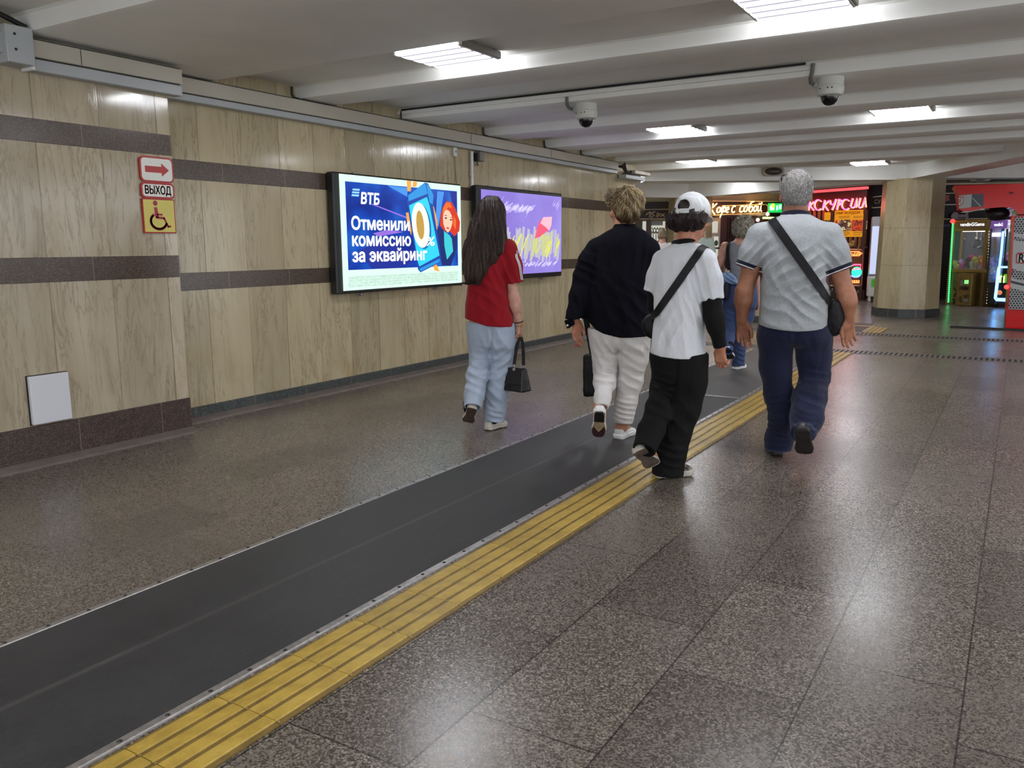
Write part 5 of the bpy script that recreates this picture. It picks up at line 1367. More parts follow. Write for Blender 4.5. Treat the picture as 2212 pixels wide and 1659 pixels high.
def body_leg(pts, heel, toe):
    """bare leg inside trousers, ankle and foot inside the shoe"""
    y = unit(np.asarray(toe)-heel); up = np.array([0, 0, 1.0]); up = unit(up-y*(up @ y)); a = heel+y*0.055+up*0.075
    return list(pts[:-1])+[a+unit(pts[-2]-a)*0.07, a, heel+y*(np.linalg.norm(toe-heel)*0.72)+up*0.042]
def sock(root, pts, heel, toe, m=None):
    q = body_leg(pts, heel, toe); a, k = q[-2], q[-3]; b = a+unit(k-a)*0.055; c = a+(q[-1]-a)*0.45
    sculpt('sock', lambda P: smin(seg(P, a, b, 0.041, 0.042), seg(P, a, c, 0.041, 0.036), 0.02), np.min([a, b, c], 0)-0.07, np.max([a, b, c], 0)+0.07, 0.008, m or M_SOCK, root)
M_SOCK = fabric('black_sock', srgb(18, 17, 19), sheen=0.0)
def build_man():
    A = Person(1675, 984, 'grey-haired person in grey polo shirt and dark jeans, walking away on the right')
    c = crop(1540, 360, 2.553); J = lambda x, y, v=0.0: A.L(*c(x, y, v)); R = lambda l: [(360+y/2.553, 1540+a/2.553, 1540+b/2.553, d, v) for y, a, b, d, v in l]
    yaw = 0.16; VT = -0.03
    rows = R([(262, 392, 526, 0.085, VT+0.01), (282, 345, 565, 0.105, VT), (305, 296, 606, 0.125, VT), (340, 262, 636, 0.145, VT), (400, 250, 640, 0.165, VT), (480, 250, 640, 0.18, VT), (575, 258, 642, 0.19, VT+0.005), (700, 260, 646, 0.195, VT+0.01), (800, 256, 648, 0.20, VT+0.01), (880, 254, 640, 0.205, VT+0.01), (960, 254, 640, 0.205, VT+0.01)])
    lv = A.rows(rows, yaw)
    shL, seL = J(262, 385, VT), J(188, 562, VT-0.01); shR, seR = J(632, 385, VT), J(708, 578, VT-0.01)
    elL, wrL = J(172, 690, VT-0.02), J(160, 848, VT+0.0); elR, wrR = J(738, 712, VT-0.02), J(752, 838, VT+0.0)
    ft = [(J(450, 560, -0.2), (0.55, 0, -0.85), 0.075, 0.012, 0.13), (J(560, 640, -0.2), (0.45, 0, -0.9), 0.07, 0.014, 0.14), (J(350, 810, -0.2), (0.3, 0, 1), 0.09, 0.007, 0.12), (J(540, 760, -0.2), (0.7, 0, 1), 0.065, 0.011, 0.12), (J(620, 520, -0.1), (0.7, 0, 0.7), 0.05, 0.010, 0.10), (J(260, 520, -0.1), (-0.7, 0, 0.7), 0.05, 0.010, 0.10), (J(330, 620, -0.2), (0.9, 0, 0.4), 0.08, 0.006, 0.12)]
    hem = lambda P: P[:, 2]-(J(450, 905, -0.2)[2]) - (-0.10)*np.abs(P[:, 0]-J(450, 900)[0])*0.0
    zh = J(450, 903, -0.15)[2]
    def base(P):
        f = stack(P, lv, yaw, 2.5)
        for sh, se, r in ((shL, seL, 0.072), (shR, seR, 0.074)):
            d = unit(se-sh); ext = se+d*0.03
            sl = chain(P, [sh+np.array([0, 0, -0.0]), (sh+se)/2, ext], [0.088, 0.084, r], 0.03); sl = smax(sl, (P-se) @ d, 0.004)
            f = smin(f, sl, 0.035)
        return f
    def shirt(P):
        f0 = base(P)+folds(P, ft)+cloth_noise(P, 0.010)
        f = smax(f0, zh+0.022*((P[:, 0]-J(450, 900)[0])/0.2)**2-P[:, 2], 0.004)
        f = smax(f, -smax(f0+0.012, P[:, 2]-zh-0.05, 0.004), 0.004)
        for sh, se in ((shL, seL), (shR, seR)):
            d = unit(se-sh); f = smax(f, -smax(seg(P, se-d*0.05, se+d*0.1, 0.058, 0.062), 0.0*P[:, 0]-0.001, 0.002), 0.004)
        return smax(f, -(seg(P, J(452, 300, VT+0.01), J(452, 200, VT+0.03), 0.066, 0.064)), 0.006)
    rt = A.root
    sculpt('polo_shirt', shirt, (-0.38, -0.35, 0.6), (0.52, 0.3, 1.66), 0.0044, fabric('grey_melange_jersey', srgb(172, 176, 178), melange=0.55, c2=srgb(126, 130, 134), bands=[(se, unit(se-sh), 0.13, [(-.034, srgb(24, 26, 46)), (-.013, srgb(226, 226, 228)), (-.007, srgb(90, 50, 60))]) for sh, se in ((shL, seL), (shR, seR))]), rt, 'grey melange polo shirt with dark striped cuffs')
    # collar
    nb, nt_ = J(455, 268, VT+0.005), J(455, 225, VT+0.02)
    def collar(P):
        f = np.abs(seg(P, nb-np.array([0, 0, 0.02]), nt_+np.array([0, 0, 0.05]), 0.084, 0.076))-0.006
        f = smax(f, P[:, 2]-nt_[2]+0.040+0.25*(P[:, 1]-nt_[1]), 0.004); return smax(f, nb[2]-0.012-P[:, 2]+0.1*(P[:, 1]-nb[1]), 0.004)
    sculpt('collar', collar, nb-np.array([.13, .13, .08]), nt_+np.array([.13, .13, .10]), 0.004, [M_NAVY, M_WHITEK], rt, 'dark blue collar', lambda C: (C[:, 2] < nb[2]+0.002).astype(int))
    # jeans
    hipL, hipR = J(350, 930, VT), J(548, 930, VT)
    pel = A.rows(R([(840, 262, 636, 0.165, VT), (930, 256, 640, 0.165, VT), (985, 258, 642, 0.13, VT)]), yaw)
    Lp = [J(352, 930, VT), J(348, 1100, VT+0.02), J(361, 1250, VT+0.03), J(378, 1390, VT+0.02), J(366, 1500, 0.0), J(362, 1562, 0.0)]
    Rp = [J(545, 930, VT), J(552, 1050, VT+0.03), J(560, 1150, VT+0.04), J(533, 1280, -0.10), J(518, 1385, -0.19), J(499, 1476, -0.29)]
    kf = [(J(560, 1180, -0.06), (0.2, 0, 1), 0.05, 0.012, 0.10), (J(530, 1300, -0.2), (0.4, 0, 1), 0.06, 0.010, 0.10), (J(365, 1290, -0.05), (-0.2, 0, 1), 0.05, 0.011, 0.10), (J(370, 1470, -0.05), (0.1, 0, 1), 0.035, 0.012, 0.10), (J(380, 1380, -0.05), (0.4, 0, 1), 0.05, 0.010, 0.09), (J(450, 980, -0.2), (1, 0, 0.4), 0.06, 0.008, 0.12), (J(510, 1440, -0.3), (0.2, 0, 1), 0.03, 0.010, 0.08)]
    def legs(P, g=0.0):
        l = chain(P, Lp, [0.124+g, 0.097+g, 0.088+g, 0.076+g, 0.083+g, 0.08+g], 0.04); r = chain(P, Rp, [0.124+g, 0.107+g, 0.089+g, 0.099+g, 0.094+g, 0.075+g], 0.04)
        return l, r
    eL = unit(Lp[-1]-Lp[-2]); eR = unit(Rp[-1]-Rp[-2]+np.array([0, -0.04, 0.0]))
    def jeans(P):
        l, r = legs(P); l = smax(l, (P-Lp[-1]) @ eL, 0.005); r = smax(r, (P-Rp[-1]) @ eR, 0.005)
        f = smin(l, r, 0.010); f = smin(f, stack(P, pel, yaw, 2.5, 0.04), 0.035); f = smax(f, P[:, 2]-zh-0.05, 0.01)
        return f+folds(P, kf)+cloth_noise(P, 0.010, 8, 5)+seat_seam(P, Lp, Rp, zh+0.05, 0.45)
    sculpt('jeans', jeans, (-0.3, -0.55, -0.02), (0.5, 0.35, 1.0), 0.006, [M_JEAN, fabric('denim_turnup', srgb(58, 66, 92), weave=500)], rt, None, lambda C: (((C-Lp[-1]) @ eL > -0.012) & (C[:, 0] < J(440, 1500)[0]) | (((C-Rp[-1]) @ eR > -0.014) & (C[:, 0] > J(438, 1500)[0]) & (C[:, 2] < 0.4))).astype(int))
    # body: one skin
    hl = J(352, 1598, 0.0); hl[2] = 0.0; hl = hl+np.array([0.0, -0.03, 0]); tl = hl+np.array([-0.035, 0.285, 0.0])
    h0, t0 = J(492, 1452, -0.37), J(503, 1588, -0.20)
    hc = J(458, 150, VT+0.03); RH = rotm(-0.10, -0.02); hs = 1.14
    def body(P):
        f = stack(P, [(r[0], r[1], r[2], r[3]*0.84, r[4]*0.72) for r in lv if r[0] > zh+0.02], yaw, 2.3)
        f = smin(f, chain(P, [J(452, 300, VT+0.01), J(455, 225, VT+0.022), hc+np.array([0, -0.012, -0.04])], [0.075, 0.068, 0.062], 0.02), 0.04)
        f = smin(f, head_sdf(P, hc, RH, hs), 0.012)
        for sh, se, el_, wr, hd, th, pm in ((shL, seL, elL, wrL, J(170, 985, VT+0.03)-wrL, (1.0, 0.2, 0.0), (0.25, -1.0, 0.0)), (shR, seR, elR, wrR, J(742, 975, VT+0.02)-wrR, (-1.0, -0.25, -0.1), (-0.3, -1.0, 0.0))):
            f = smin(f, chain(P, [sh, (sh+el_)/2, el_, el_+(wr-el_)*0.3, wr], [0.066, 0.060, 0.050, 0.051, 0.032], 0.03), 0.02)
            f = smin(f, hand_sdf(P, wr, hd, th, pm, (0.30, 0.45, 0.4), 1.06, 0.05, 0.3), 0.012)
        l = chain(P, body_leg(Lp, hl, tl), [0.10, 0.085, 0.07, 0.06, 0.045, 0.04, 0.032], 0.03); r = chain(P, body_leg(Rp, h0, t0), [0.10, 0.09, 0.075, 0.068, 0.05, 0.042, 0.032], 0.03); return smin(smin(f, l, 0.03), r, 0.03)
    sculpt('body', body, (-0.42, -0.42, 0.0), (0.55, 0.3, 1.86), 0.0052, SK_MAN, rt, 'tanned skin')
    # cropped grey hair
    t = NT('salt_and_pepper'); n1 = t.noise(t.obj(), 240.0, 3, 0.7); n2 = t.noise(t.obj(), 14.0, 2)
    sp = t.set(Base_Color=t.mix(t.math('MULTIPLY', n2, 0.5), t.ramp(n1, [(0.38, srgb(72, 68, 66)), (0.52, srgb(136, 132, 128)), (0.68, srgb(196, 194, 190))]), srgb(96, 90, 86)), Roughness=0.6); t.bump(n1, 0.8, 0.004)
    def hair(P):
        q = ((P-hc) @ RH)/hs
        f = smin(ell(q, (0, -0.013, 0.036), (0.0785, 0.099, 0.092)), ell(q, (0, -0.045, -0.02), (0.066, 0.062, 0.070)), 0.03)
        cut = smax(-0.062-q[:, 2]+0.20*np.maximum(q[:, 1]+0.02, 0), (q[:, 1]-0.050)*0.9-0.25*q[:, 2]+0.02, 0.01)
        f = smax(f, cut, 0.012)
        for sx in (-1, 1): f = smax(f, -ell(q, (sx*0.083, 0.0, -0.018), (0.018, 0.022, 0.034)), 0.006)
        return (f+0.0035*vnoise(q*90))*hs
    ho = sculpt('hair', hair, hc-0.17, hc+0.17, 0.0045, sp, rt, 'short grey hair')
    rng = np.random.RandomState(4); V = np.array([v.co for v in ho.data.vertices]); V = V[rng.choice(len(V), 2600)]
    crown = hc+RH @ np.array([0, -0.05, 0.12])
    strands('hair_bristle', hair, V, lambda P: (P-crown)*3+np.array([0, 0, -0.25]), 3, 0.006, 0.0008, [hair_mat('grey_a', srgb(190, 188, 184)), hair_mat('grey_b', srgb(96, 92, 88)), hair_mat('grey_c', srgb(220, 218, 214))], rt, lift=0.004, free=0.3, seed=4)
    # sunglasses pushed up on the head
    b = MB(); T = lambda x, y, z: tuple(hc+RH @ (np.array([x, y, z])*hs))
    for sx in (-1, 1): b.tube([T(sx*0.083, -0.03, 0.0), T(sx*0.086, 0.0, 0.045), T(sx*0.084, 0.025, 0.080), T(sx*0.074, 0.045, 0.098)], 0.0035, 6)
    for sx in (-1, 1): b.tube([T(sx*0.074, 0.046, 0.098), T(sx*0.05, 0.062, 0.108), T(sx*0.012, 0.066, 0.112), T(sx*0.01, 0.083, 0.082), T(sx*0.045, 0.088, 0.070), T(sx*0.072, 0.066, 0.078), T(sx*0.074, 0.046, 0.098)], 0.005, 6)
    b.tube([T(-0.012, 0.07, 0.108), T(0.012, 0.07, 0.108)], 0.004, 6)
    part('sunglasses', b, M_BLACK, rt, smooth=0.9)
    # shoes: left planted, right pushing off
    mt = [M_SHOEB, M_SOLEB, M_OUTB, None]
    shoe(None, 'shoe', hl, tl, (0, 0, 1), 0.105, mt, rt, 0.09)
    shoe(None, 'shoe', h0, h0+unit(t0-h0)*0.28, (0.05, 0.8, 0.6), 0.108, mt, rt, 0.085)
    sock(rt, Lp, hl, tl); sock(rt, Rp, h0, t0)
    # bag across the body: strap on the back, pouch at the right hip
    bag = thing('crossbody_bag', 'black crossbody bag with its strap over the grey polo shirt', 'bag', tuple(A.G), rt.rotation_euler[2])
    P, N = lay(lambda Q: base(Q)+folds(Q, ft)*0.5, J(330, 300), J(645, 745), 26, 0.012); P0, N0 = drape(lambda Q: base(Q), J(345, 284, 0.06), P[0], 10, 0.010); P0[-1] = P[0]
    P = np.concatenate([P0[:-1], P]); N = np.concatenate([N0[:-1], N]); ribbon('strap', P, 0.025, M_BAG, bag, 0.004, N)
    bc = J(676, 832, VT-0.01)
    def pouch(P):
        q = (P-bc) @ rotm(0.5, 0, -0.12); return smax(ell(q, (0, 0, 0), (0.052, 0.105, 0.135)), smax(np.abs(q[:, 1])-0.085, np.abs(q[:, 2])-0.118, 0.03), 0.03)+0.003*vnoise(P*40)
    sculpt('pouch', pouch, bc-0.24, bc+0.24, 0.006, M_BAG, bag)
    b = MB(); q0 = J(650, 742, -0.05); q1 = J(700, 765, -0.03); b.tube([tuple(q0), tuple((q0+q1)/2+np.array([0, 0, 0.012])), tuple(q1)], 0.006, 6); part('zip_pull', b, M_CHROME, bag)
build_man()
# ------------------------------------------------------------------ the other walkers
SK_FAIR = skin('skin_fair', srgb(186, 136, 116), srgb(212, 166, 146)); SK_WARM = skin('skin_warm', srgb(168, 110, 86), srgb(196, 140, 114))
def frame(A, x0, y0, k):
    J = lambda x, y, v=0.0: A.L(x0+x/k, y0+y/k, v)
    R = lambda l: [(y0+y/k, x0+a/k, x0+b/k, d, v) for y, a, b, d, v in l]
    return J, R
def sleeve(P, pts, rs, end, k=0.03):
    d = unit(np.asarray(pts[-1])-pts[-2]); q = list(pts); q[-1] = pts[-1]+d*0.03
    return smax(chain(P, q, rs, k), (P-pts[-1]) @ d, 0.004) if end else chain(P, q, rs, k)
def hollow(f, f0, P, hemfn, t=0.012):
    """open the garment below: hemfn gives the height of its edge"""
    hz = hemfn(P); f = smax(f, hz-P[:, 2], 0.004); return smax(f, -smax(f0+t, P[:, 2]-hz-0.05, 0.004), 0.004)
def cuffhole(f, P, pts, r):
    d = unit(np.asarray(pts[-1])-pts[-2]); return smax(f, -smax(seg(P, pts[-1]-d*0.02, pts[-1]+d*0.1, r, r), -0.03-((P-pts[-1]) @ d), 0.004), 0.004)
def trousers(A, name, m, pel, yaw, legs, ztop, ft, amp, lo, hi, mats=None, fm=None, h=0.006, k=0.008, n=2.5):
    ends = [unit(p[-1]-p[-2]) for p, _ in legs]
    def f(P):
        r = None
        for (pts, rs), e in zip(legs, ends):
            q = list(pts); q[-1] = pts[-1]+e*0.03
            c = chain(P, q, rs, 0.04); c = smax(c, (P-pts[-1]) @ e, 0.005); r = c if r is None else smin(r, c, k)
        r = smin(r, stack(P, pel, yaw, n, 0.05), 0.04); r = smax(r, P[:, 2]-ztop, 0.01)
        r = r+folds(P, ft)+cloth_noise(P, amp, 8, 5)+seat_seam(P, legs[0][0], legs[1][0], ztop+0.02, 0.42)
        for (pts, rs), e in zip(legs, ends): r = smax(r, -seg(P, pts[-1]-e*0.03, pts[-1]+e*0.1, rs[-1]-0.012, rs[-1]-0.012), 0.004)
        return r
    return sculpt(name, f, lo, hi, h, mats or [m], A.root, None, fm)
def bare(A, lv, yaw, neck, hc, RH, hs, fem, arms, legs, m, lo, hi, h=0.0055, ka=0.84, kb=0.76, label=None):
    """the body: trunk, neck, head, arms with hands, legs with feet as one skin"""
    def f(P):
        r = stack(P, [(z, u, v, a*ka, b*kb) for z, u, v, a, b in lv], yaw, 2.3)
        r = smin(r, chain(P, neck, [0.072, 0.058, 0.052], 0.02), 0.035); r = smin(r, head_sdf(P, hc, RH, hs, fem), 0.012)
        for pts, rs, hd in arms:
            r = smin(r, chain(P, pts, rs, 0.03), 0.02); r = smin(r, hand_sdf(P, pts[-1], **hd), 0.012)
        for pts, rs in legs: r = smin(r, chain(P, pts, rs, 0.03), 0.03)
        return r
    return sculpt('body', f, lo, hi, h, m, A.root, label)
def ringpart(name, c, axis, r, w, m, parent, n=20):
    z = unit(axis); x = unit(np.cross(z, (0, 1, 0.2))); y = np.cross(z, x); b = MB()
    b.tube([tuple(np.asarray(c)+x*r*math.cos(a)+y*r*math.sin(a)) for a in np.linspace(0, 2*math.pi, n, endpoint=False)], w, 6, closed=True); return part(name, b, m, parent, smooth=True)

# ---------------- the girl with long hair and the red T-shirt
def build_girl():
    A = Person(1072, 928, 'person with very long dark hair, red T-shirt and pale blue jeans, nearest the screens'); rt = A.root
    J, R = frame(A, 960, 400, 2.963); yaw = 0.5; V = 0.0
    lv = A.rows(R([(322, 268, 372, 0.07, V+.02), (345, 232, 398, 0.09, V+.01), (372, 200, 418, 0.105, V), (420, 182, 428, 0.118, V), (500, 172, 418, 0.125, V), (600, 158, 412, 0.125, V), (680, 150, 414, 0.125, V), (760, 142, 424, 0.13, V), (860, 138, 444, 0.14, V), (960, 138, 447, 0.14, V)]), yaw)
    shR, seR = J(404, 404, -0.06), J(450, 628, -0.06); elR, wrR = J(446, 722, -0.07), J(479, 880, -0.05)
    shL, seL = J(205, 392, 0.10), J(200, 600, 0.16); elL, wrL = J(205, 700, 0.17), J(215, 800, 0.26)
    hz = lambda P: np.interp(P[:, 0], [J(138, 862)[0], J(275, 905)[0], J(446, 910)[0]], [J(138, 862, -.1)[2], J(275, 903, -.12)[2], J(446, 908, -.1)[2]])
    ft = [(J(400, 560, -0.15), (1, 0, 0.35), 0.06, 0.012, 0.12), (J(300, 760, -0.15), (0.6, 0, 0.8), 0.08, 0.010, 0.13), (J(220, 780, -0.12), (1, 0, 0.2), 0.08, 0.010, 0.13), (J(380, 820, -0.15), (1, 0, -0.3), 0.07, 0.012, 0.11), (J(440, 560, -0.1), (0.8, 0, 0.5), 0.05, 0.005, 0.08)]
    sR, sL = [shR, (shR+seR)/2+np.array([0.006, 0, 0]), seR], [shL, (shL+seL)/2, seL]
    def base(P):
        return smin(smin(stack(P, lv, yaw, 2.4), sleeve(P, sR, [0.066, 0.070, 0.064], True), 0.03), sleeve(P, sL, [0.062, 0.066, 0.06], True), 0.03)
    def shirt(P):
        f0 = base(P)+folds(P, ft)+cloth_noise(P, 0.010); f = hollow(f0, f0, P, hz); f = cuffhole(f, P, sR, 0.044); f = cuffhole(f, P, sL, 0.044)
        return smax(f, -seg(P, J(320, 350, 0.02), J(312, 240, 0.05), 0.062, 0.062), 0.006)
    sculpt('t_shirt', shirt, (-0.32, -0.3, 0.7), (0.3, 0.35, 1.55), 0.006, fabric('red_jersey', srgb(142, 12, 26), var=0.1), rt, 'red T-shirt')
    sd_ = lambda P: base(P)
    p, n = drape(sd_, J(392, 352, -0.03), J(455, 470, -0.10), 10, 0.003); p2, n2 = drape(sd_, J(455, 470, -0.10), J(505, 606, -0.10), 12, 0.003)
    for dv in (0.0, 0.012):
        P_ = np.concatenate([p[:-1], p2])+np.array([-dv*0.8, -dv*0.3, 0]); N_ = np.concatenate([n[:-1], n2]); ribbon('sleeve_stripe', P_, 0.0042, M_WHITEK, rt, 0.002, N_)
    pel = A.rows(R([(840, 160, 440, 0.12, V), (900, 156, 444, 0.125, V), (980, 165, 446, 0.125, V), (1050, 180, 445, 0.11, V)]), yaw)
    Lg = [J(235, 930, V+.03), J(236, 1060, V+.04), J(236, 1130, V+.03), J(210, 1220, -0.06), J(193, 1330, -0.13), J(181, 1424, -0.20)]
    Rg = [J(362, 930, V-.02), J(360, 1080, 0.01), J(348, 1200, 0.03), J(333, 1330, 0.02), J(322, 1430, 0.01), J(320, 1515, 0.0)]
    kf = [(J(240, 1150, -0.1), (0.1, 0, 1), 0.05, 0.014, 0.10), (J(200, 1260, -0.15), (0.4, 0, 1), 0.06, 0.012, 0.10), (J(360, 1160, -0.1), (-0.5, 0, 1), 0.07, 0.013, 0.11), (J(330, 1350, -0.1), (0.7, 0, 0.8), 0.06, 0.012, 0.12), (J(330, 1480, -0.1), (0.2, 0, 1), 0.04, 0.012, 0.08), (J(310, 990, -0.15), (1, 0, 0.5), 0.06, 0.010, 0.12)]
    trousers(A, 'jeans', fabric('pale_denim', srgb(166, 178, 196), weave=500, var=0.1), pel, yaw, [(Lg, [.10, .082, .078, .076, .072, .064]), (Rg, [.10, .094, .09, .084, .076, .071])], J(275, 880, -.1)[2], kf, 0.008, (-0.3, -0.4, 0.0), (0.3, 0.35, 1.0))
    hR = J(268, 1578, -0.04); hR[2] = 0.0; tR = hR+np.array([0.145, 0.185, 0]); hL, tL = J(178, 1428, -0.24), J(140, 1545, -0.05); tL = hL+unit(tL-hL)*0.24
    mt = [mat('white_leather', srgb(206, 200, 192), 0.5, noise=0.06, nscale=20), mat('ivory_sole', srgb(196, 188, 176), 0.55), mat('brown_outsole', srgb(74, 58, 50), 0.7, noise=0.3, nscale=40), M_WHITEK]
    shoe(None, 'shoe', hR, tR, (0, 0, 1), 0.092, mt, rt, 0.085, sole_t=0.03); shoe(None, 'shoe', hL, tL, (0.1, 0.8, 0.6), 0.092, mt, rt, 0.08, sole_t=0.03)
    sock(rt, Lg, hL, tL); sock(rt, Rg, hR, tR)
    hc, RH = J(305, 190, 0.03), rotm(0.35, 0.08); hs = 0.98
    hd = dict(d=J(488, 990, -0.04)-wrR, thumb=(0.45, 0.75, 0.0), palm=(-1, 0.2, 0), curl=(0.5, 1.2, 0.9), s=0.92, spread=0.02, tcurl=0.7); hdL = dict(d=(0.1, 0.5, -0.9), thumb=(0.9, 0, 0.2), palm=(0.6, 0.3, 0.0), s=0.92)
    bare(A, lv, yaw, [J(318, 372, 0.01), J(312, 300, 0.03), hc+np.array([0, -0.01, -0.05])], hc, RH, hs, 1.0, [([shR, elR+(shR-elR)*0.5, elR, elR+(wrR-elR)*0.3, wrR], [.042, .036, .037, .038, .024], hd), ([shL, elL, wrL], [.05, .038, .024], hdL)],
         [(body_leg(Lg, hL, tL), [.085, .07, .06, .055, .045, .036, .028]), (body_leg(Rg, hR, tR), [.085, .075, .06, .055, .045, .036, .028])], SK_FAIR, (-0.32, -0.42, -0.01), (0.33, 0.42, 1.78))
    ringpart('hair_tie', wrR+(elR-wrR)*0.03, elR-wrR, 0.029, 0.0045, M_BLACK, rt); ringpart('bracelet', wrR+(wrR-elR)*0.10, elR-wrR, 0.029, 0.0028, mat('gold', srgb(212, 170, 96), 0.25, 1.0), rt)
    J7, R7 = frame(A, 1000, 420, 7.543)
    hv = [(126, 370, 500, 0.05, .03), (150, 310, 585, 0.085, .03), (200, 250, 650, 0.112, .025), (280, 208, 684, 0.122, .015), (380, 165, 688, 0.118, .0), (480, 128, 688, 0.108, -.03), (580, 98, 680, 0.09, -.06), (700, 66, 640, 0.07, -.085), (820, 40, 590, 0.058, -.10), (940, 22, 520, 0.05, -.115), (1060, 18, 440, 0.046, -.12), (1180, 26, 384, 0.042, -.12), (1300, 40, 330, 0.036, -.125), (1400, 62, 290, 0.028, -.125), (1450, 90, 250, 0.016, -.125)]
    hl = A.rows(R7(hv), 0.12)
    def hair(P):
        f = stack(P, hl, 0.12, 2.1)
        f = smin(f, ell(P, hc+RH @ np.array([0, -0.012, 0.032]), (0.088, 0.108, 0.100), RH), 0.02)
        lock = chain(P, [J7(640, 480, -0.07), J7(650, 700, -0.11), J7(590, 900, -0.125), J7(520, 1090, -0.13)], [.02, .022, .02, .006], 0.02); lock2 = chain(P, [J7(520, 760, -0.1), J7(450, 980, -0.13), J7(385, 1200, -0.135)], [.03, .026, .008], 0.02)
        f = smin(smin(f, lock, 0.02), lock2, 0.02)
        f = smax(f, -ell(P, hc+RH @ np.array([0.0, 0.12, -0.055]), (0.066, 0.085, 0.10), RH), 0.02)
        w = P[:, 0]*95+P[:, 2]*9+4*vnoise(P*np.array([7, 7, 3])); return f+0.0030*np.sin(w)+0.0022*np.sin(w*2.3+1)+0.006*vnoise(P*np.array([40, 40, 4]))
    HM = [hair_mat('hair_dark_brown', srgb(44, 31, 30), 0.5), hair_mat('hair_brown', srgb(68, 50, 44), 0.5), hair_mat('hair_light_brown', srgb(112, 86, 68), 0.45)]
    zt = J7(300, 900)[2]
    ho = sculpt('hair', hair, J7(-40, 1480, -0.1)-np.array([0, .12, 0]), J7(760, 90, 0.1)+np.array([0, .12, .02]), 0.005, HM[0], rt, 'very long straight dark brown hair')
    V_ = np.array([v.co for v in ho.data.vertices]); rng = np.random.RandomState(2)
    V_ = V_[(V_[:, 1] < 0.03) & (V_[:, 2] > J7(300, 1150)[2])]; roots = V_[rng.choice(len(V_), 4200)]
    top = J7(430, 120, 0.03)
    def flow(P):
        up = np.clip((P[:, 2]-J7(300, 330)[2])/0.1, 0, 1)[:, None]; down = np.array([[-0.16, 0.0, -1.0]])
        return (P-top)*up*6+down
    def pick(rt_, rng):
        r = rng.rand(len(rt_)); low = np.clip((zt+0.25-rt_[:, 2])/0.4, 0, 1)+np.clip((rt_[:, 0]-J7(560, 600)[0])/0.05, 0, 1)*0.5; return np.where(r < 0.80-0.4*low, 0, np.where(r < 0.97-0.25*low, 1, 2))
    strands('hair_strands', hair, roots, flow, 14, 0.022, 0.0011, HM, rt, lift=0.004, stray=0.05, seed=3, msel=pick)
    # handbag in the right hand
    g = wrR+(J(488, 990, -0.04)-wrR)*0.86
    bag = thing('handbag', 'small black handbag held by its strap in the hand of the long-haired person', 'bag', tuple(A.G), rt.rotation_euler[2])
    b0 = J(468, 1242, -0.07); RB = rotm(0.75)
    def bagf(P):
        q = (P-b0) @ RB; w = 0.083-0.10*(q[:, 2]); d = 0.042-0.22*np.maximum(q[:, 2], -0.08)
        return smax(smax(np.abs(q[:, 0])-w, np.abs(q[:, 1])-np.clip(d, 0.012, 0.06), 0.014), np.abs(q[:, 2])-0.086, 0.014)+0.002*vnoise(P*30)
    ML = mat('black_handbag_leather', srgb(26, 20, 22), 0.3, noise=0.2, nscale=14, bump=0.2, bscale=50)
    sculpt('bag_body', bagf, b0-0.16, b0+0.16, 0.0045, ML, bag)
    fl = lambda P: smax(smax(np.abs(((P-b0) @ RB)[:, 0])-0.082+0.10*((P-b0) @ RB)[:, 2], np.abs(((P-b0) @ RB)[:, 1]+0.048-0.2*np.maximum(((P-b0) @ RB)[:, 2]+0.03, 0))-0.006, 0.004), np.abs(((P-b0) @ RB)[:, 2]-0.025)-0.062, 0.01)
    sculpt('flap', fl, b0-0.16, b0+0.16, 0.0045, ML, bag)
    for sx, tp in ((-1, J(446, 1148, -0.085)), (1, J(506, 1152, -0.055))):
        pts = [g+np.array([0.004*sx, 0, 0.004]), g+(tp-g)*0.3+np.array([0.012*sx, 0, 0]), g+(tp-g)*0.7+np.array([0.006*sx, 0, 0]), tp]
        ribbon('strap', pts, 0.012, M_BAG, bag, 0.004, [(0, -1, 0)]*4)
        b = MB(); b.tube([tuple(tp), tuple(tp+np.array([0, 0, -0.03]))], 0.006, 8); b.ball(tuple(tp+np.array([0, 0.0, -0.035])), 0.016, 10, 8); part('buckle', b, M_CHROME, bag, smooth=True)
build_girl()

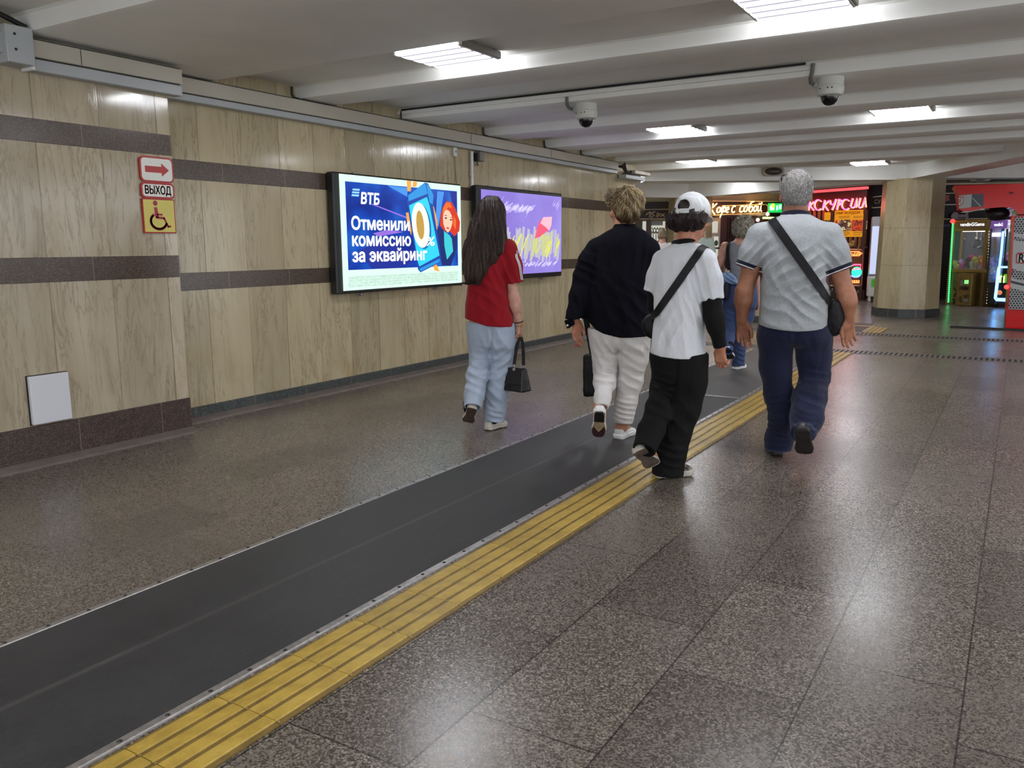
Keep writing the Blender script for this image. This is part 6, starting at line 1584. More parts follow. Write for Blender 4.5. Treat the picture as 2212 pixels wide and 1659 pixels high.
# ---------------- the blonde woman in the navy jacket and white trousers
def build_woman():
    A = Person(1345, 949, 'short-haired blond person in loose navy jacket and white trousers, second from left'); rt = A.root
    J, R = frame(A, 1200, 380, 4.365); K, RK = frame(A, 960, 400, 2.963); yaw = 0.38; V = 0.0
    lv = A.rows(R([(462, 585, 745, 0.07, V+.01), (492, 540, 805, 0.085, V), (522, 470, 855, 0.10, V), (560, 410, 895, 0.115, V), (620, 372, 918, 0.13, V), (720, 352, 926, 0.14, V), (860, 332, 922, 0.15, V), (1050, 315, 916, 0.16, V), (1250, 302, 914, 0.165, V), (1400, 298, 914, 0.165, V), (1600, 296, 910, 0.165, V)]), yaw)
    shL, elL, cuL = J(398, 695, 0.05), J(272, 940, 0.04), J(168, 1372, -0.02); shR, elR, cuR = J(876, 700, -0.06), J(930, 950, -0.02), J(915, 1280, 0.10)
    sL, sR = [shL, J(330, 810, 0.05), elL, J(228, 1130, 0.01), cuL], [shR, (shR+elR)/2, elR, cuR]
    hz = lambda P: np.interp(P[:, 0], [J(x, 0)[0] for x in (300, 345, 400, 480, 640, 900)], [J(300, y, -.12)[2] for y in (1362, 1402, 1455, 1490, 1519, 1505)])
    ft = [(J(420, 800, -.15), (1, 0, 0.2), 0.07, 0.014, 0.10), (J(840, 800, -.15), (1, 0, -0.15), 0.06, 0.014, 0.11), (J(600, 1250, -.2), (0.9, 0, 0.4), 0.10, 0.010, 0.18), (J(780, 1250, -.2), (0.6, 0, 0.8), 0.09, 0.012, 0.15), (J(290, 900, -.03), (0.4, 0, 1), 0.06, 0.009, 0.10), (J(220, 1200, -.05), (1, 0, 0.3), 0.05, 0.009, 0.12), (J(640, 660, -.15), (1, 0, 0.1), 0.08, 0.006, 0.12)]
    fl = (np.array([0.25, 1.0, 0.1])/np.linalg.norm([0.25, 1.0, 0.1]), 1.0)
    def base(P):
        return smin(smin(stack(P, lv, yaw, 2.4), sleeve(P, sL, [.082, .082, .070, .064, .058], True), 0.035), sleeve(P, sR, [.08, .078, .07, .055], True), 0.035)
    def jacket(P):
        f0 = base(P)+folds(P, ft)+cloth_noise(P, 0.012, 7, 3); f = hollow(f0, f0, P, hz); f = cuffhole(f, P, sL, 0.048); f = cuffhole(f, P, sR, 0.044)
        return smax(f, -seg(P, J(650, 520, 0.03), J(640, 380, 0.04), 0.062, 0.062), 0.006)
    MJ = fabric('navy_twill', srgb(11, 11, 20), var=0.1, sheen=0.0, spec=0.12)
    sculpt('jacket', jacket, (-0.5, -0.32, 0.6), (0.36, 0.35, 1.62), 0.006, MJ, rt, 'loose navy jacket with a turned-down collar')
    n0, n1 = J(655, 520, 0.0), J(650, 440, 0.02)
    def collar(P):
        q = P-n0; rr = np.sqrt(q[:, 0]**2+(q[:, 1]-0.015)**2); t = (P[:, 2]-n0[2]); f = np.abs(rr-(0.094-0.62*t))-0.005
        return smax(smax(f, t-0.048+0.3*np.maximum(q[:, 1], 0), 0.005), -0.022-t-0.10*np.abs(q[:, 0]), 0.005)
    sculpt('collar', collar, n0-np.array([.16, .16, .06]), n0+np.array([.16, .18, .12]), 0.0045, MJ, rt)
    b = MB()
    for x, y, v in ((113, 1410, -.075), (238, 1352, -.07)): p = J(x, y, v); b.ball(tuple(p), 0.0075, 10, 8)
    part('snap_buttons', b, mat('pearl', srgb(222, 220, 222), 0.25), rt, smooth=True)
    # pointed cuff tab
    p0, p1, p2, p3 = J(82, 1365, -.05), J(108, 1440, -.05), J(170, 1400, -.075), J(150, 1340, -.08); b = MB(); q = [tuple(p) for p in (p0, p1, p2, p3)]; w = np.array([0.01, 0.012, 0])
    b.add(q+[tuple(np.array(p)+w) for p in q], [(0, 1, 2, 3), (7, 6, 5, 4), (0, 4, 5, 1), (1, 5, 6, 2), (2, 6, 7, 3), (3, 7, 4, 0)]); part('cuff_tab', b, MJ, rt)
    pel = A.rows(RK([(850, 915, 1296, 0.15, V), (940, 928, 1300, 0.15, V), (1000, 942, 1300, 0.145, V), (1060, 955, 1296, 0.12, V)]), yaw)
    Lg = [K(1035, 960, V+.03), K(1042, 1080, .03), K(1036, 1170, .02), K(1026, 1260, -.08), K(1012, 1360, -.18), K(1008, 1424, -.24)]
    Rg = [K(1212, 960, V-.03), K(1205, 1100, 0.0), K(1184, 1250, 0.02), K(1162, 1390, 0.01), K(1148, 1470, 0.0), K(1146, 1522, 0.0)]
    kf = [(K(1040, 1190, -.1), (0.1, 0, 1), 0.05, 0.013, 0.11), (K(1200, 1230, -.1), (0.6, 0, 0.8), 0.06, 0.013, 0.12), (K(1150, 1460, -.1), (0.2, 0, 1), 0.035, 0.011, 0.10), (K(1030, 1080, -.1), (0.8, 0, 0.6), 0.06, 0.010, 0.12), (K(1120, 1010, -.15), (1, 0, -0.4), 0.05, 0.010, 0.10), (K(1230, 1060, -.15), (0.7, 0, 0.7), 0.06, 0.009, 0.12)]
    trousers(A, 'trousers', fabric('white_cotton', srgb(214, 210, 208), weave=450, var=0.04), pel, yaw, [(Lg, [.108, .098, .084, .074, .054, .045]), (Rg, [.112, .104, .09, .073, .064, .060])], J(640, 1450, -.1)[2], kf, 0.008, (-0.36, -0.45, 0.0), (0.36, 0.35, 1.02))
    hR = K(1106, 1634, -0.03); hR[2] = 0.0; tR = hR+np.array([0.105, 0.235, 0]); hL, tL = K(992, 1448, -.33), K(984, 1642, -.16); tL = hL+unit(tL-hL)*0.255
    mt = [mat('white_mesh', srgb(222, 222, 220), 0.55, bump=0.3, bscale=200), mat('white_foam', srgb(228, 226, 224), 0.5), mat('tan_outsole', srgb(176, 150, 116), 0.6, noise=0.35, nscale=24), M_WHITEK]
    shoe(None, 'shoe', hR, tR, (0, 0, 1), 0.098, mt, rt, 0.09, 'runner', 0.034); s2 = shoe(None, 'shoe', hL, tL, (0.0, 0.9, 0.42), 0.098, mt, rt, 0.085, 'runner', 0.034)
    y = unit(tL-hL); z = np.array([0, 0.9, 0.42]); z = unit(z-y*(z @ y)); x = np.cross(y, z); T = lambda a, l: tuple(hL+x*a+y*l-z*0.004)
    for nm, q in (('heel_tread', [T(-.024, .008), T(.024, .008), T(.032, .04), T(.033, .10), T(-.033, .10), T(-.032, .04)]), ('toe_tread', [T(-.036, .150), T(0, .205), T(.036, .150), T(.045, .175), T(.044, .205), T(.034, .235), T(.018, .248), T(-.018, .248), T(-.034, .235), T(-.044, .205), T(-.045, .175)])):
        b = MB(); b.add(q+[tuple(np.array(p)+z*0.01) for p in q], [tuple(range(len(q)))[::-1], tuple(range(len(q), 2*len(q)))]+[(i, (i+1) % len(q), len(q)+(i+1) % len(q), len(q)+i) for i in range(len(q))])
        part(nm, b, mat('black_tread', srgb(26, 22, 24), 0.6) if nm[0] == 'h' else mat('maroon_tread', srgb(62, 38, 40), 0.6), s2)
    hc, RH = A.L(1280+1150/16.59, 400+880/16.59, 0.03), rotm(-0.72, 0.03); hs = 1.03
    wr = J(196, 1372, 0.0); hd = dict(d=J(196, 1610, 0.02)-wr, thumb=(0.7, 0.6, 0), palm=(0.6, -0.6, 0), curl=(0.25, 0.35, 0.3), s=0.98, spread=0.03); wrR = J(915, 1300, 0.12); hdR = dict(d=(0, 0.4, -0.9), thumb=(-.8, .3, 0), palm=(-.3, -.3, 0), curl=(.6, .9, .6), s=0.95)
    bare(A, lv, yaw, [J(655, 560, 0.01), J(650, 470, 0.02), hc+np.array([0, -0.01, -0.05])], hc, RH, hs, 0.8, [([shL, elL, (elL+wr)/2, wr], [.055, .044, .036, .026], hd), ([shR, elR, wrR], [.055, .044, .026], hdR)],
         [(body_leg(Lg, hL, tL), [.09, .08, .06, .055, .042, .036, .028]), (body_leg(Rg, hR, tR), [.09, .08, .06, .05, .042, .036, .028])], SK_WARM, (-0.46, -0.5, -0.01), (0.4, 0.4, 1.78), kb=0.66)
    b = MB()
    for dx in (-.012, .006): b.ball(tuple(J(208, 1604, 0.015)+np.array([dx, 0, 0.004])), (0.006, 0.006, 0.011), 8, 6)
    part('fingernails', b, mat('red_nail', srgb(196, 40, 44), 0.2), rt, smooth=True)
    b = MB(); e = hc+RH @ (np.array([-0.082, 0.0, -0.042])*hs); b.ball(tuple(e), 0.006, 8, 6); part('earring', b, M_CHROME, rt, smooth=True)
    H = lambda x_, y_, v=0.0: A.L(1280+x_/16.59, 400+y_/16.59, v)
    hr = A.rows([(400+y_/16.59, 1280+a/16.59, 1280+c/16.59, d, v) for y_, a, c, d, v in ((86, 1160, 1420, .05, .03), (130, 960, 1570, .085, .03), (230, 830, 1720, .11, .025), (380, 775, 1815, .122, .02), (560, 755, 1850, .124, .015), (740, 770, 1836, .118, .005), (900, 800, 1800, .105, -.01), (1060, 840, 1730, .09, -.02), (1180, 890, 1650, .078, -.025), (1280, 960, 1540, .062, -.028), (1345, 1060, 1450, .045, -.03))], -0.3)
    def hair(P):
        f = stack(P, hr, -0.3, 2.1)
        f = smin(f, ell(P, hc+RH @ np.array([0, -0.016, 0.046]), (0.084, 0.103, 0.098), RH), 0.02)
        f = smin(f, ell(P, H(690, 265, 0.09), (.030, .034, .028)), 0.025); f = smin(f, chain(P, [H(760, 330, 0.08), H(640, 480, 0.09), H(620, 690, 0.08)], [.03, .026, .010], .02), 0.02)
        f = smax(f, -ell(P, hc+RH @ np.array([-0.035, 0.095, -0.055]), (0.075, 0.085, 0.092), RH), 0.012); f = smax(f, -ell(P, hc+RH @ np.array([-0.090, 0.010, -0.03]), (0.035, 0.030, 0.042), RH), 0.01)
        return f+0.006*vnoise(P*np.array([45, 45, 22]))+0.004*np.sin((P[:, 0]*0.8+P[:, 2]*0.6)*120+5*vnoise(P*14))
    HM = [hair_mat('blond_dark', srgb(104, 84, 56)), hair_mat('blond', srgb(154, 132, 94)), hair_mat('blond_light', srgb(206, 186, 146)), hair_mat('blond_root', srgb(74, 54, 38))]
    ho = sculpt('hair', hair, H(480, 1420, 0)-np.array([0, .14, 0]), H(1920, 40, 0)+np.array([0, .18, .01]), 0.005, HM[0], rt, 'short swept blond hair')
    Vv = np.array([v.co for v in ho.data.vertices]); rng = np.random.RandomState(7); Vv = Vv[Vv[:, 2] > H(0, 1230)[2]]; roots = Vv[rng.choice(len(Vv), 3600)]
    cr = H(1350, 420, -0.07)
    def flow(P):
        d = P-cr; sw = np.stack([d[:, 2], 0*d[:, 0], -d[:, 0]], 1); return d*2.2+sw*1.1+np.array([0.0, 0, -0.16])+0.10*np.stack([vnoise(P*16), vnoise(P*16+9), vnoise(P*16+5)], 1)
    def pick(r_, rng):
        r = rng.rand(len(r_)); low = np.clip((H(0, 850)[2]-r_[:, 2])/0.06+0.2, 0, 1); return np.where(r < 0.25+0.25*low, 0, np.where(r < 0.60, 1, np.where(r < 0.92-0.45*low, 2, 3)))
    strands('hair_strands', hair, roots, flow, 10, 0.010, 0.0012, HM, rt, lift=0.005, stray=0.05, curl=0.12, seed=9, msel=pick)
    # dark bag hanging in front at her left side
    bag = thing('shoulder_bag', 'black bag hanging in front of the left leg of the person in white trousers', 'bag', tuple(A.G), rt.rotation_euler[2]); b0 = K(945, 1215, 0.20)
    def bf(P):
        q = (P-b0) @ rotm(0.3, 0, 0.13); w = 0.062-0.12*q[:, 2]; return smax(smax(np.abs(q[:, 0])-w, np.abs(q[:, 1])-0.035, 0.02), np.abs(q[:, 2])-0.155, 0.02)+0.004*vnoise(P*22)
    sculpt('bag_body', bf, b0-0.24, b0+0.24, 0.006, M_BAG, bag)
    ribbon('strap', [K(950, 1100, .2), K(925, 960, .2), K(905, 850, .2), K(905, 700, .19)], 0.02, M_BAG, bag, 0.004, [(0, -1, 0)]*4)
build_woman()
# ---------------- the young person in cap and white T-shirt
def build_youth():
    A = Person(1450, 1034, 'person in a white cap, white T-shirt and wide black trousers, nearest the camera'); rt = A.root
    J, R = frame(A, 1340, 380, 2.44); yaw = 0.42; V = 0.0
    lv = A.rows(R([(352, 288, 405, 0.07, V+.01), (370, 246, 440, 0.09, V+.01), (396, 212, 464, 0.105, V), (450, 194, 466, 0.115, V), (520, 182, 452, 0.12, V), (600, 174, 444, 0.12, V), (680, 178, 443, 0.125, V), (760, 180, 445, 0.13, V), (850, 172, 447, 0.14, V), (950, 162, 447, 0.145, V), (1040, 162, 447, 0.145, V)]), yaw)
    shR, seR = J(446, 446, -0.06), J(486, 652, -0.07); elR, wrR = J(494, 748, -0.08), J(527, 903, -0.05)
    shL, seL = J(222, 446, 0.07), J(170, 612, 0.08); elL, wrL = J(190, 690, 0.12), J(230, 800, 0.24)
    sR, sL = [shR, (shR+seR)/2+np.array([.008, 0, 0]), seR], [shL, (shL+seL)/2, seL]
    hz = lambda P: np.interp(P[:, 0], [J(160, 0)[0], J(230, 0)[0], J(330, 0)[0], J(446, 0)[0]], [J(160, 936, -.08)[2], J(230, 955, -.12)[2], J(330, 965, -.13)[2], J(446, 964, -.12)[2]])
    ft = [(J(410, 520, -.14), (1, 0, 0.25), 0.05, 0.013, 0.10), (J(300, 600, -.15), (1, 0, 0.15), 0.06, 0.007, 0.16), (J(220, 800, -.12), (0.9, 0, -0.4), 0.07, 0.012, 0.12), (J(420, 720, -.13), (1, 0, 0.5), 0.05, 0.013, 0.11), (J(330, 860, -.15), (1, 0, 0.2), 0.08, 0.009, 0.13), (J(490, 560, -.1), (1, 0, 0.2), 0.05, 0.007, 0.08)]
    def base(P): return smin(smin(stack(P, lv, yaw, 2.4), sleeve(P, sR, [.064, .066, .062], True), 0.03), sleeve(P, sL, [.06, .06, .055], True), 0.03)
    def shirt(P):
        f0 = base(P)+folds(P, ft)+cloth_noise(P, 0.010); f = hollow(f0, f0, P, hz); f = cuffhole(f, P, sR, 0.050); f = cuffhole(f, P, sL, 0.044)
        return smax(f, -seg(P, J(338, 368, 0.02), J(342, 250, 0.04), 0.060, 0.056), 0.006)
    sculpt('t_shirt', shirt, (-0.42, -0.3, 0.55), (0.3, 0.32, 1.42), 0.0055, fabric('white_jersey', srgb(214, 216, 222), var=0.03, crease=2.4), rt, 'white T-shirt')
    M_BLK = fabric('black_knit', srgb(12, 11, 13), sheen=0.0); hw = J(342, 330, 0.03)
    def under(P):
        f = np.abs(seg(P, J(338, 385, 0.01), J(342, 325, 0.025), 0.072, 0.060))-0.005; f = smax(f, P[:, 2]-J(340, 342, .02)[2]+0.2*(P[:, 1]-0.02), 0.004); f = smax(f, J(340, 385, .01)[2]-P[:, 2], 0.004)
        for pts, rs in (([seR+(shR-seR)*0.25, elR, elR+(wrR-elR)*0.3, wrR], [.054, .050, .046, .036]), ([seL+(shL-seL)*0.25, elL, wrL], [.05, .044, .034])):
            d = unit(pts[-1]-pts[-2]); c = smax(chain(P, pts[:-1]+[pts[-1]+d*.02], rs, 0.03), (P-pts[-1]) @ d, 0.003); c = smax(c, -seg(P, pts[-1]-d*0.03, pts[-1]+d*0.1, rs[-1]-0.008, rs[-1]-0.008), 0.003); f = np.minimum(f, c)
        return f+cloth_noise(P, 0.006, 14, 10)
    sculpt('long_sleeved_undershirt', under, (-0.42, -0.3, 0.55), (0.32, 0.4, 1.45), 0.0045, M_BLK, rt, 'black undershirt showing at collar and forearms')
    pel = A.rows(R([(900, 168, 446, 0.125, V), (960, 166, 446, 0.13, V), (1040, 186, 447, 0.125, V), (1100, 210, 446, 0.11, V)]), yaw)
    Rg = [J(352, 960, -.02), J(338, 1100, 0.02), J(312, 1220, 0.03), J(282, 1340, 0.02), J(262, 1450, 0.0), J(250, 1572, 0.0)]
    Lg = [J(245, 960, .03), J(240, 1080, .05), J(228, 1130, .03), J(205, 1235, -.08), J(160, 1345, -.17), J(124, 1446, -.265)]
    kf = [(J(215, 1120, -.08), (0.1, 0, 1), 0.05, 0.016, 0.08), (J(200, 1240, -.15), (0.6, 0, 1), 0.06, 0.012, 0.10), (J(300, 1300, -.1), (0.8, 0, 0.5), 0.08, 0.012, 0.14), (J(260, 1480, -.1), (0.2, 0, 1), 0.05, 0.012, 0.1)]
    trousers(A, 'trousers', fabric('black_cotton', srgb(12, 11, 13), var=0.1, sheen=0.0), pel, yaw, [(Lg, [.095, .072, .072, .078, .072, .064]), (Rg, [.115, .118, .116, .10, .09, .092])], J(300, 940, -.1)[2], kf, 0.008, (-0.42, -0.42, 0.0), (0.32, 0.35, 1.0))
    hR = J(176, 1603, 0.0); hR[2] = 0.0; tR = hR+np.array([0.228, 0.125, 0]); hL, tL = J(92, 1452, -.27), J(172, 1528, -.12); tL = hL+unit(tL-hL)*0.25
    MS = NT('canvas_shoe'); n = MS.noise(MS.obj(), 30.0, 4, 0.7); M_CS = MS.set(Base_Color=MS.ramp(n, [(0.40, srgb(44, 40, 37)), (0.52, srgb(112, 104, 96)), (0.66, srgb(164, 155, 146))]), Roughness=0.8)
    mt = [M_CS, mat('off_white_sole', srgb(190, 182, 172), 0.55, noise=0.1, nscale=30), mat('dusty_outsole', srgb(92, 80, 74), 0.7, noise=0.3, nscale=30), M_BLACK]
    shoe(None, 'shoe', hR, tR, (0, 0, 1), 0.102, mt, rt, 0.10, sole_t=0.036); shoe(None, 'shoe', hL, tL, (-0.3, 0.75, 0.6), 0.098, mt, rt, 0.08, sole_t=0.034)
    sock(rt, Lg, hL, tL); sock(rt, Rg, hR, tR)
    C8 = lambda x, y, v=0.0: A.L(1440+x/12.76, 410+y/12.76, v)
    hc, RH = C8(700, 790, 0.03), rotm(0.48, 0.12, 0.04); hs = 1.0
    hd = dict(d=J(533, 1022, -.02)-wrR, thumb=(-0.8, 0.5, 0.0), palm=(-0.5, 0.8, 0), curl=(0.35, 0.8, 0.7), s=0.95, spread=0.02, tcurl=0.4); hdL = dict(d=(0.2, 0.7, -0.7), thumb=(.8, .3, 0), palm=(.5, .3, -.4), curl=(.5, .8, .6), s=0.92)
    bare(A, lv, yaw, [J(338, 400, 0.01), J(342, 335, 0.025), hc+np.array([0, -0.01, -0.05])], hc, RH, hs, 0.6, [([shR, elR, elR+(wrR-elR)*.3, wrR], [.046, .038, .037, .026], hd), ([shL, elL, wrL], [.046, .036, .026], hdL)],
         [(body_leg(Lg, hL, tL), [.08, .06, .05, .05, .04, .034, .028]), (body_leg(Rg, hR, tR), [.085, .07, .06, .05, .04, .034, .028])], SK_WARM, (-0.42, -0.42, -0.01), (0.36, 0.42, 1.66))
    HR = lambda P: ((P-hc) @ RH)/hs
    def cap(P):
        q = HR(P); d = smin(ell(q, (0, -0.008, 0.045), (0.092, 0.112, 0.100)), ell(q, (0, 0.03, 0.05), (0.082, 0.09, 0.082)), 0.02)
        d = smax(d, 0.018-0.10*np.maximum(q[:, 1], 0)*0-q[:, 2], 0.006); d = smax(d, -smax(ell(q, (0, -0.008, 0.040), (0.086, 0.106, 0.094)), q[:, 2]-0.10, 0.01), 0.003)
        d = smax(d, -ell(q, (0, -0.115, 0.056), (0.036, 0.06, 0.032)), 0.004)
        return (d+0.0018*np.sin(q[:, 0]*0)*0+0.003*vnoise(q*26)+0.0012*vnoise(q*60))*hs
    MC = fabric('white_cap_cotton', srgb(218, 220, 222), var=0.03); cp = sculpt('cap', cap, hc-0.19, hc+0.19, 0.0035, MC, rt, 'white baseball cap with an adjustable strap at the back')
    def visor(P):
        q = HR(P); r = np.sqrt((q[:, 0]/0.082)**2+((q[:, 1]-0.07)/0.115)**2); zc = 0.030-0.30*(q[:, 1]-0.09)-3.2*q[:, 0]**2
        return smax(smax((r-1)*0.08, 0.078-q[:, 1], 0.01), np.abs(q[:, 2]-zc)-0.003, 0.003)*hs
    sculpt('visor', visor, hc-0.22, hc+0.24, 0.004, MC, cp)
    b = MB(); T = lambda x, y, z: tuple(hc+RH @ (np.array([x, y, z])*hs))
    for sx in (-1, 1):
        for a in (0.5, 1.0): b.ball(T(sx*0.088*math.cos(a*0.9), 0.02+0.05*math.sin(a), 0.092), 0.0035, 6, 5)
    b.ball(T(0, -0.006, 0.146), 0.007, 8, 6); part('eyelets', b, mat('eyelet_grey', srgb(90, 100, 110), 0.5), cp)
    st = [T(0.099*math.sin(a), -0.008-0.1225*math.cos(a), 0.022) for a in np.linspace(-0.42, 0.42, 9)]
    ribbon('cap_strap', st, 0.0125, MC, cp, 0.003, [RH @ np.array([math.sin(a), -math.cos(a), 0]) for a in np.linspace(-0.42, 0.42, 9)])
    def hair(P):
        q = HR(P); f = smin(ell(q, (0, -0.030, -0.012), (0.096, 0.098, 0.062)), ell(q, (0, -0.012, 0.04), (0.084, 0.104, 0.09)), 0.02); f = smin(f, ell(q, (-0.055, -0.070, -0.012), (0.050, 0.055, 0.055)), 0.03)
        f = smax(f, (q[:, 1]-0.028)*0.9+0.12*q[:, 2], 0.012); f = smax(f, -ell(q, (0.090, 0.004, -0.018), (0.036, 0.028, 0.042)), 0.008); f = smax(f, q[:, 2]-0.09, 0.01)
        return (f+0.008*vnoise(q*np.array([38, 38, 24]))+0.004*np.sin(q[:, 0]*120+6*vnoise(q*20)))*hs
    HM = [hair_mat('hair_black_brown', srgb(40, 29, 29), 0.42), hair_mat('hair_umber', srgb(56, 40, 37), 0.42), hair_mat('hair_sheen', srgb(88, 70, 66), 0.38)]
    ho = sculpt('hair', hair, hc-0.2, hc+0.2, 0.005, HM[0], rt, 'collar-length wavy dark hair'); Vv = np.array([v.co for v in ho.data.vertices]); q = HR(Vv); rng = np.random.RandomState(3); Vv = Vv[(q[:, 2] < 0.02) & (q[:, 1] < 0.02)]; roots = Vv[rng.choice(len(Vv), 1800)]
    strands('hair_strands', hair, roots, lambda P: np.array([0.15, -0.1, -1.0])+0.9*np.stack([vnoise(P*22), vnoise(P*22+4), 0*P[:, 0]], 1), 8, 0.011, 0.0013, HM, rt, lift=0.005, stray=0.08, curl=0.15, seed=6, msel=lambda r, g: np.where(g.rand(len(r)) < .62, 0, np.where(g.rand(len(r)) < .8, 1, 2)))
    bag = thing('crossbody_strap_bag', 'black crossbody strap over the white T-shirt of the cap wearer', 'bag', tuple(A.G), rt.rotation_euler[2])
    P, N = lay(lambda Q: base(Q)+folds(Q, ft)*.5, J(418, 392), J(192, 716), 24, 0.012); P0, N0 = drape(base, J(425, 398, .06), P[0], 8, 0.010); P1, N1 = drape(base, P[-1], J(172, 760, 0.06), 8, 0.010); P0[-1] = P[0]; P1[0] = P[-1]
    ribbon('strap', np.concatenate([P0[:-1], P, P1[1:]]), 0.021, M_BAG, bag, 0.004, np.concatenate([N0[:-1], N, N1[1:]]))
    bc = J(200, 790, 0.20); sculpt('pouch', lambda P: smax(ell(P, bc, (0.10, 0.06, 0.085)), np.abs(P[:, 1]-bc[1])-0.045, 0.02), bc-0.15, bc+0.15, 0.007, M_BAG, bag)
build_youth()

# ---------------- the woman with curly grey hair further on
def build_curly():
    A = Person(1601, 799, 'person with curly grey hair in grey tank top and blue jeans, walking ahead'); rt = A.root
    J, R = frame(A, 1520, 440, 4.366); yaw = 0.27; V = 0.0
    lv = A.rows(R([(345, 288, 402, 0.07, V), (375, 232, 450, 0.085, V), (430, 212, 468, 0.10, V), (520, 222, 462, 0.115, V), (640, 226, 468, 0.125, V), (720, 212, 484, 0.135, V), (780, 200, 492, 0.14, V), (850, 196, 494, 0.14, V)]), yaw)
    shL, elL, wrL = J(205, 405, .03), J(150, 560, .04), J(190, 640, .2); shR, elR, wrR = J(478, 415, -.03), J(512, 650, -.01), J(512, 900, .04)
    hem = J(340, 760, -.1)[2]
    def top(P):
        f0 = stack(P, lv, yaw, 2.4)+cloth_noise(P, 0.010)+folds(P, [(J(330, 620, -.12), (0.3, 0, 1), .07, .008, .15)]); f = hollow(f0, f0, P, lambda P: 0*P[:, 0]+hem)
        f = smax(f, -ell(P, J(350, 330, 0.0), (0.075, 0.14, 0.075)), 0.01)
        for s_, p in ((-1, shL), (1, shR)): f = smax(f, -seg(P, p+np.array([s_*.012, 0, .12]), p+np.array([s_*.012, 0, -.09]), .062, .056), .01)
        return f
    sculpt('tank_top', top, (-0.3, -0.3, 0.7), (0.35, 0.3, 1.5), 0.007, fabric('grey_tank', srgb(134, 136, 144)), rt, 'sleeveless grey top')
    pel = A.rows(R([(740, 204, 488, .12, V), (830, 186, 494, .13, V), (930, 192, 496, .125, V), (990, 200, 494, .1, V)]), yaw)
    Lg = [J(255, 880, .02), J(252, 1040, .05), J(252, 1150, .03), J(238, 1270, -.12), J(226, 1398, -.27)]; Rg = [J(420, 880, -.02), J(398, 1050, .02), J(362, 1230, .03), J(332, 1390, .01), J(326, 1530, 0)]
    trousers(A, 'jeans', fabric('blue_denim', srgb(58, 72, 110), weave=400, var=0.2), pel, yaw, [(Lg, [.088, .076, .066, .058, .052]), (Rg, [.098, .086, .074, .066, .068])], J(340, 730, -.1)[2], [(J(260, 1100, -.1), (.5, 0, 1), .06, .012, .12), (J(330, 1450, -.05), (.3, 0, 1), .05, .012, .12)], 0.010, (-0.3, -0.4, 0), (0.36, 0.3, 1.05), h=0.007)
    hR = J(282, 1574, -0.02); hR[2] = 0; tR = hR+np.array([.11, .21, 0]); hL, tL = J(222, 1370, -.30), J(248, 1450, -.16); tL = hL+unit(tL-hL)*0.25
    mt = [mat('dark_trainer', srgb(34, 32, 36), 0.6), mat('white_foam', srgb(228, 226, 224), 0.5), M_SOLEB, None]
    shoe(None, 'shoe', hR, tR, (0, 0, 1), .095, mt, rt, .08, sole_t=.034, h=.007); shoe(None, 'shoe', hL, tL, (0, .8, .6), .095, mt, rt, .08, sole_t=.03, h=.007)
    sock(rt, Lg, hL, tL); sock(rt, Rg, hR, tR)
    hc, RH = J(378, 235, .03), rotm(0.3, .05); hd = dict(d=(0.0, .15, -1), thumb=(-.4, .9, 0), palm=(-1, .2, 0), s=.95); hdL = dict(d=(.6, .6, -.3), thumb=(.3, .2, 1), palm=(.5, -.5, 0), curl=(.5, .8, .6), s=.93)
    bare(A, [r for r in lv if r[0] > hem+.03], yaw, [J(352, 400, 0), J(362, 320, .02), hc+np.array([0, -.01, -.05])], hc, RH, 1.0, .7, [([shL, elL, wrL], [.052, .042, .028], hdL), ([shR, elR, wrR], [.05, .04, .026], hd)], [(body_leg(Lg, hL, tL), [.075, .05, .036, .03, .026]), (body_leg(Rg, hR, tR), [.08, .06, .045, .036, .028])], SK_FAIR, (-0.34, -0.42, 0), (0.4, 0.42, 1.8), h=.0065, ka=.93, kb=.93)
    HM = [hair_mat('ash_grey', srgb(150, 142, 124)), hair_mat('ash_light', srgb(190, 184, 168)), hair_mat('ash_dark', srgb(92, 82, 66))]
    def hair(P):
        q = (P-hc) @ RH; f = smin(ell(q, (0, -.015, .035), (.108, .118, .105)), ell(q, (0, -.05, -.035), (.098, .075, .068)), .03); f = smax(f, -ell(q, (0, .12, -.05), (.07, .09, .09)), .012)
        return f+.016*vnoise(q*42)+.008*vnoise(q*75)
    ho = sculpt('hair', hair, hc-.2, hc+.2, .006, HM[0], rt, 'short curly ash-grey hair'); Vv = np.array([v.co for v in ho.data.vertices]); rng = np.random.RandomState(3); roots = Vv[rng.choice(len(Vv), 700)]
    strands('hair_curls', hair, roots, lambda P: np.array([0, 0, -.5])+2*np.stack([vnoise(P*30), vnoise(P*30+3), vnoise(P*30+8)], 1), 8, .008, .003, HM, rt, lift=.006, curl=.9, seed=8)
    bag = thing('shoulder_bag', 'dark bag on a strap over the left shoulder of the curly-haired person', 'bag', tuple(A.G), rt.rotation_euler[2])
    f0 = lambda P: stack(P, lv, yaw, 2.4); P, N = drape(f0, J(238, 352, -.03), J(222, 690, -.12), 14, .012); ribbon('strap', P, .021, M_BAG, bag, .004, N)
    bc = J(200, 800, -.11); sculpt('bag_body', lambda P: smax(ell(P, bc, (.065, .06, .13)), np.abs(P[:, 0]-bc[0])-.05, .03), bc-.18, bc+.18, .007, fabric('navy_nylon', srgb(26, 26, 40), rough=.6, sheen=0), bag)
    b = MB(); q = J(222, 640, -.145); b.box(tuple(q), (.05, .012, .03), .004); b.box(tuple(q-np.array([0, 0, .06])), (.05, .012, .02), .004); part('buckle', b, M_CHROME, bag)
    jk = thing('denim_jacket', 'light blue denim jacket draped over the dark shoulder bag of the person ahead', 'jacket', tuple(A.G), rt.rotation_euler[2]); j0, j1, j2 = J(185, 705, -.12), J(300, 735, -.15), J(160, 860, -.08)
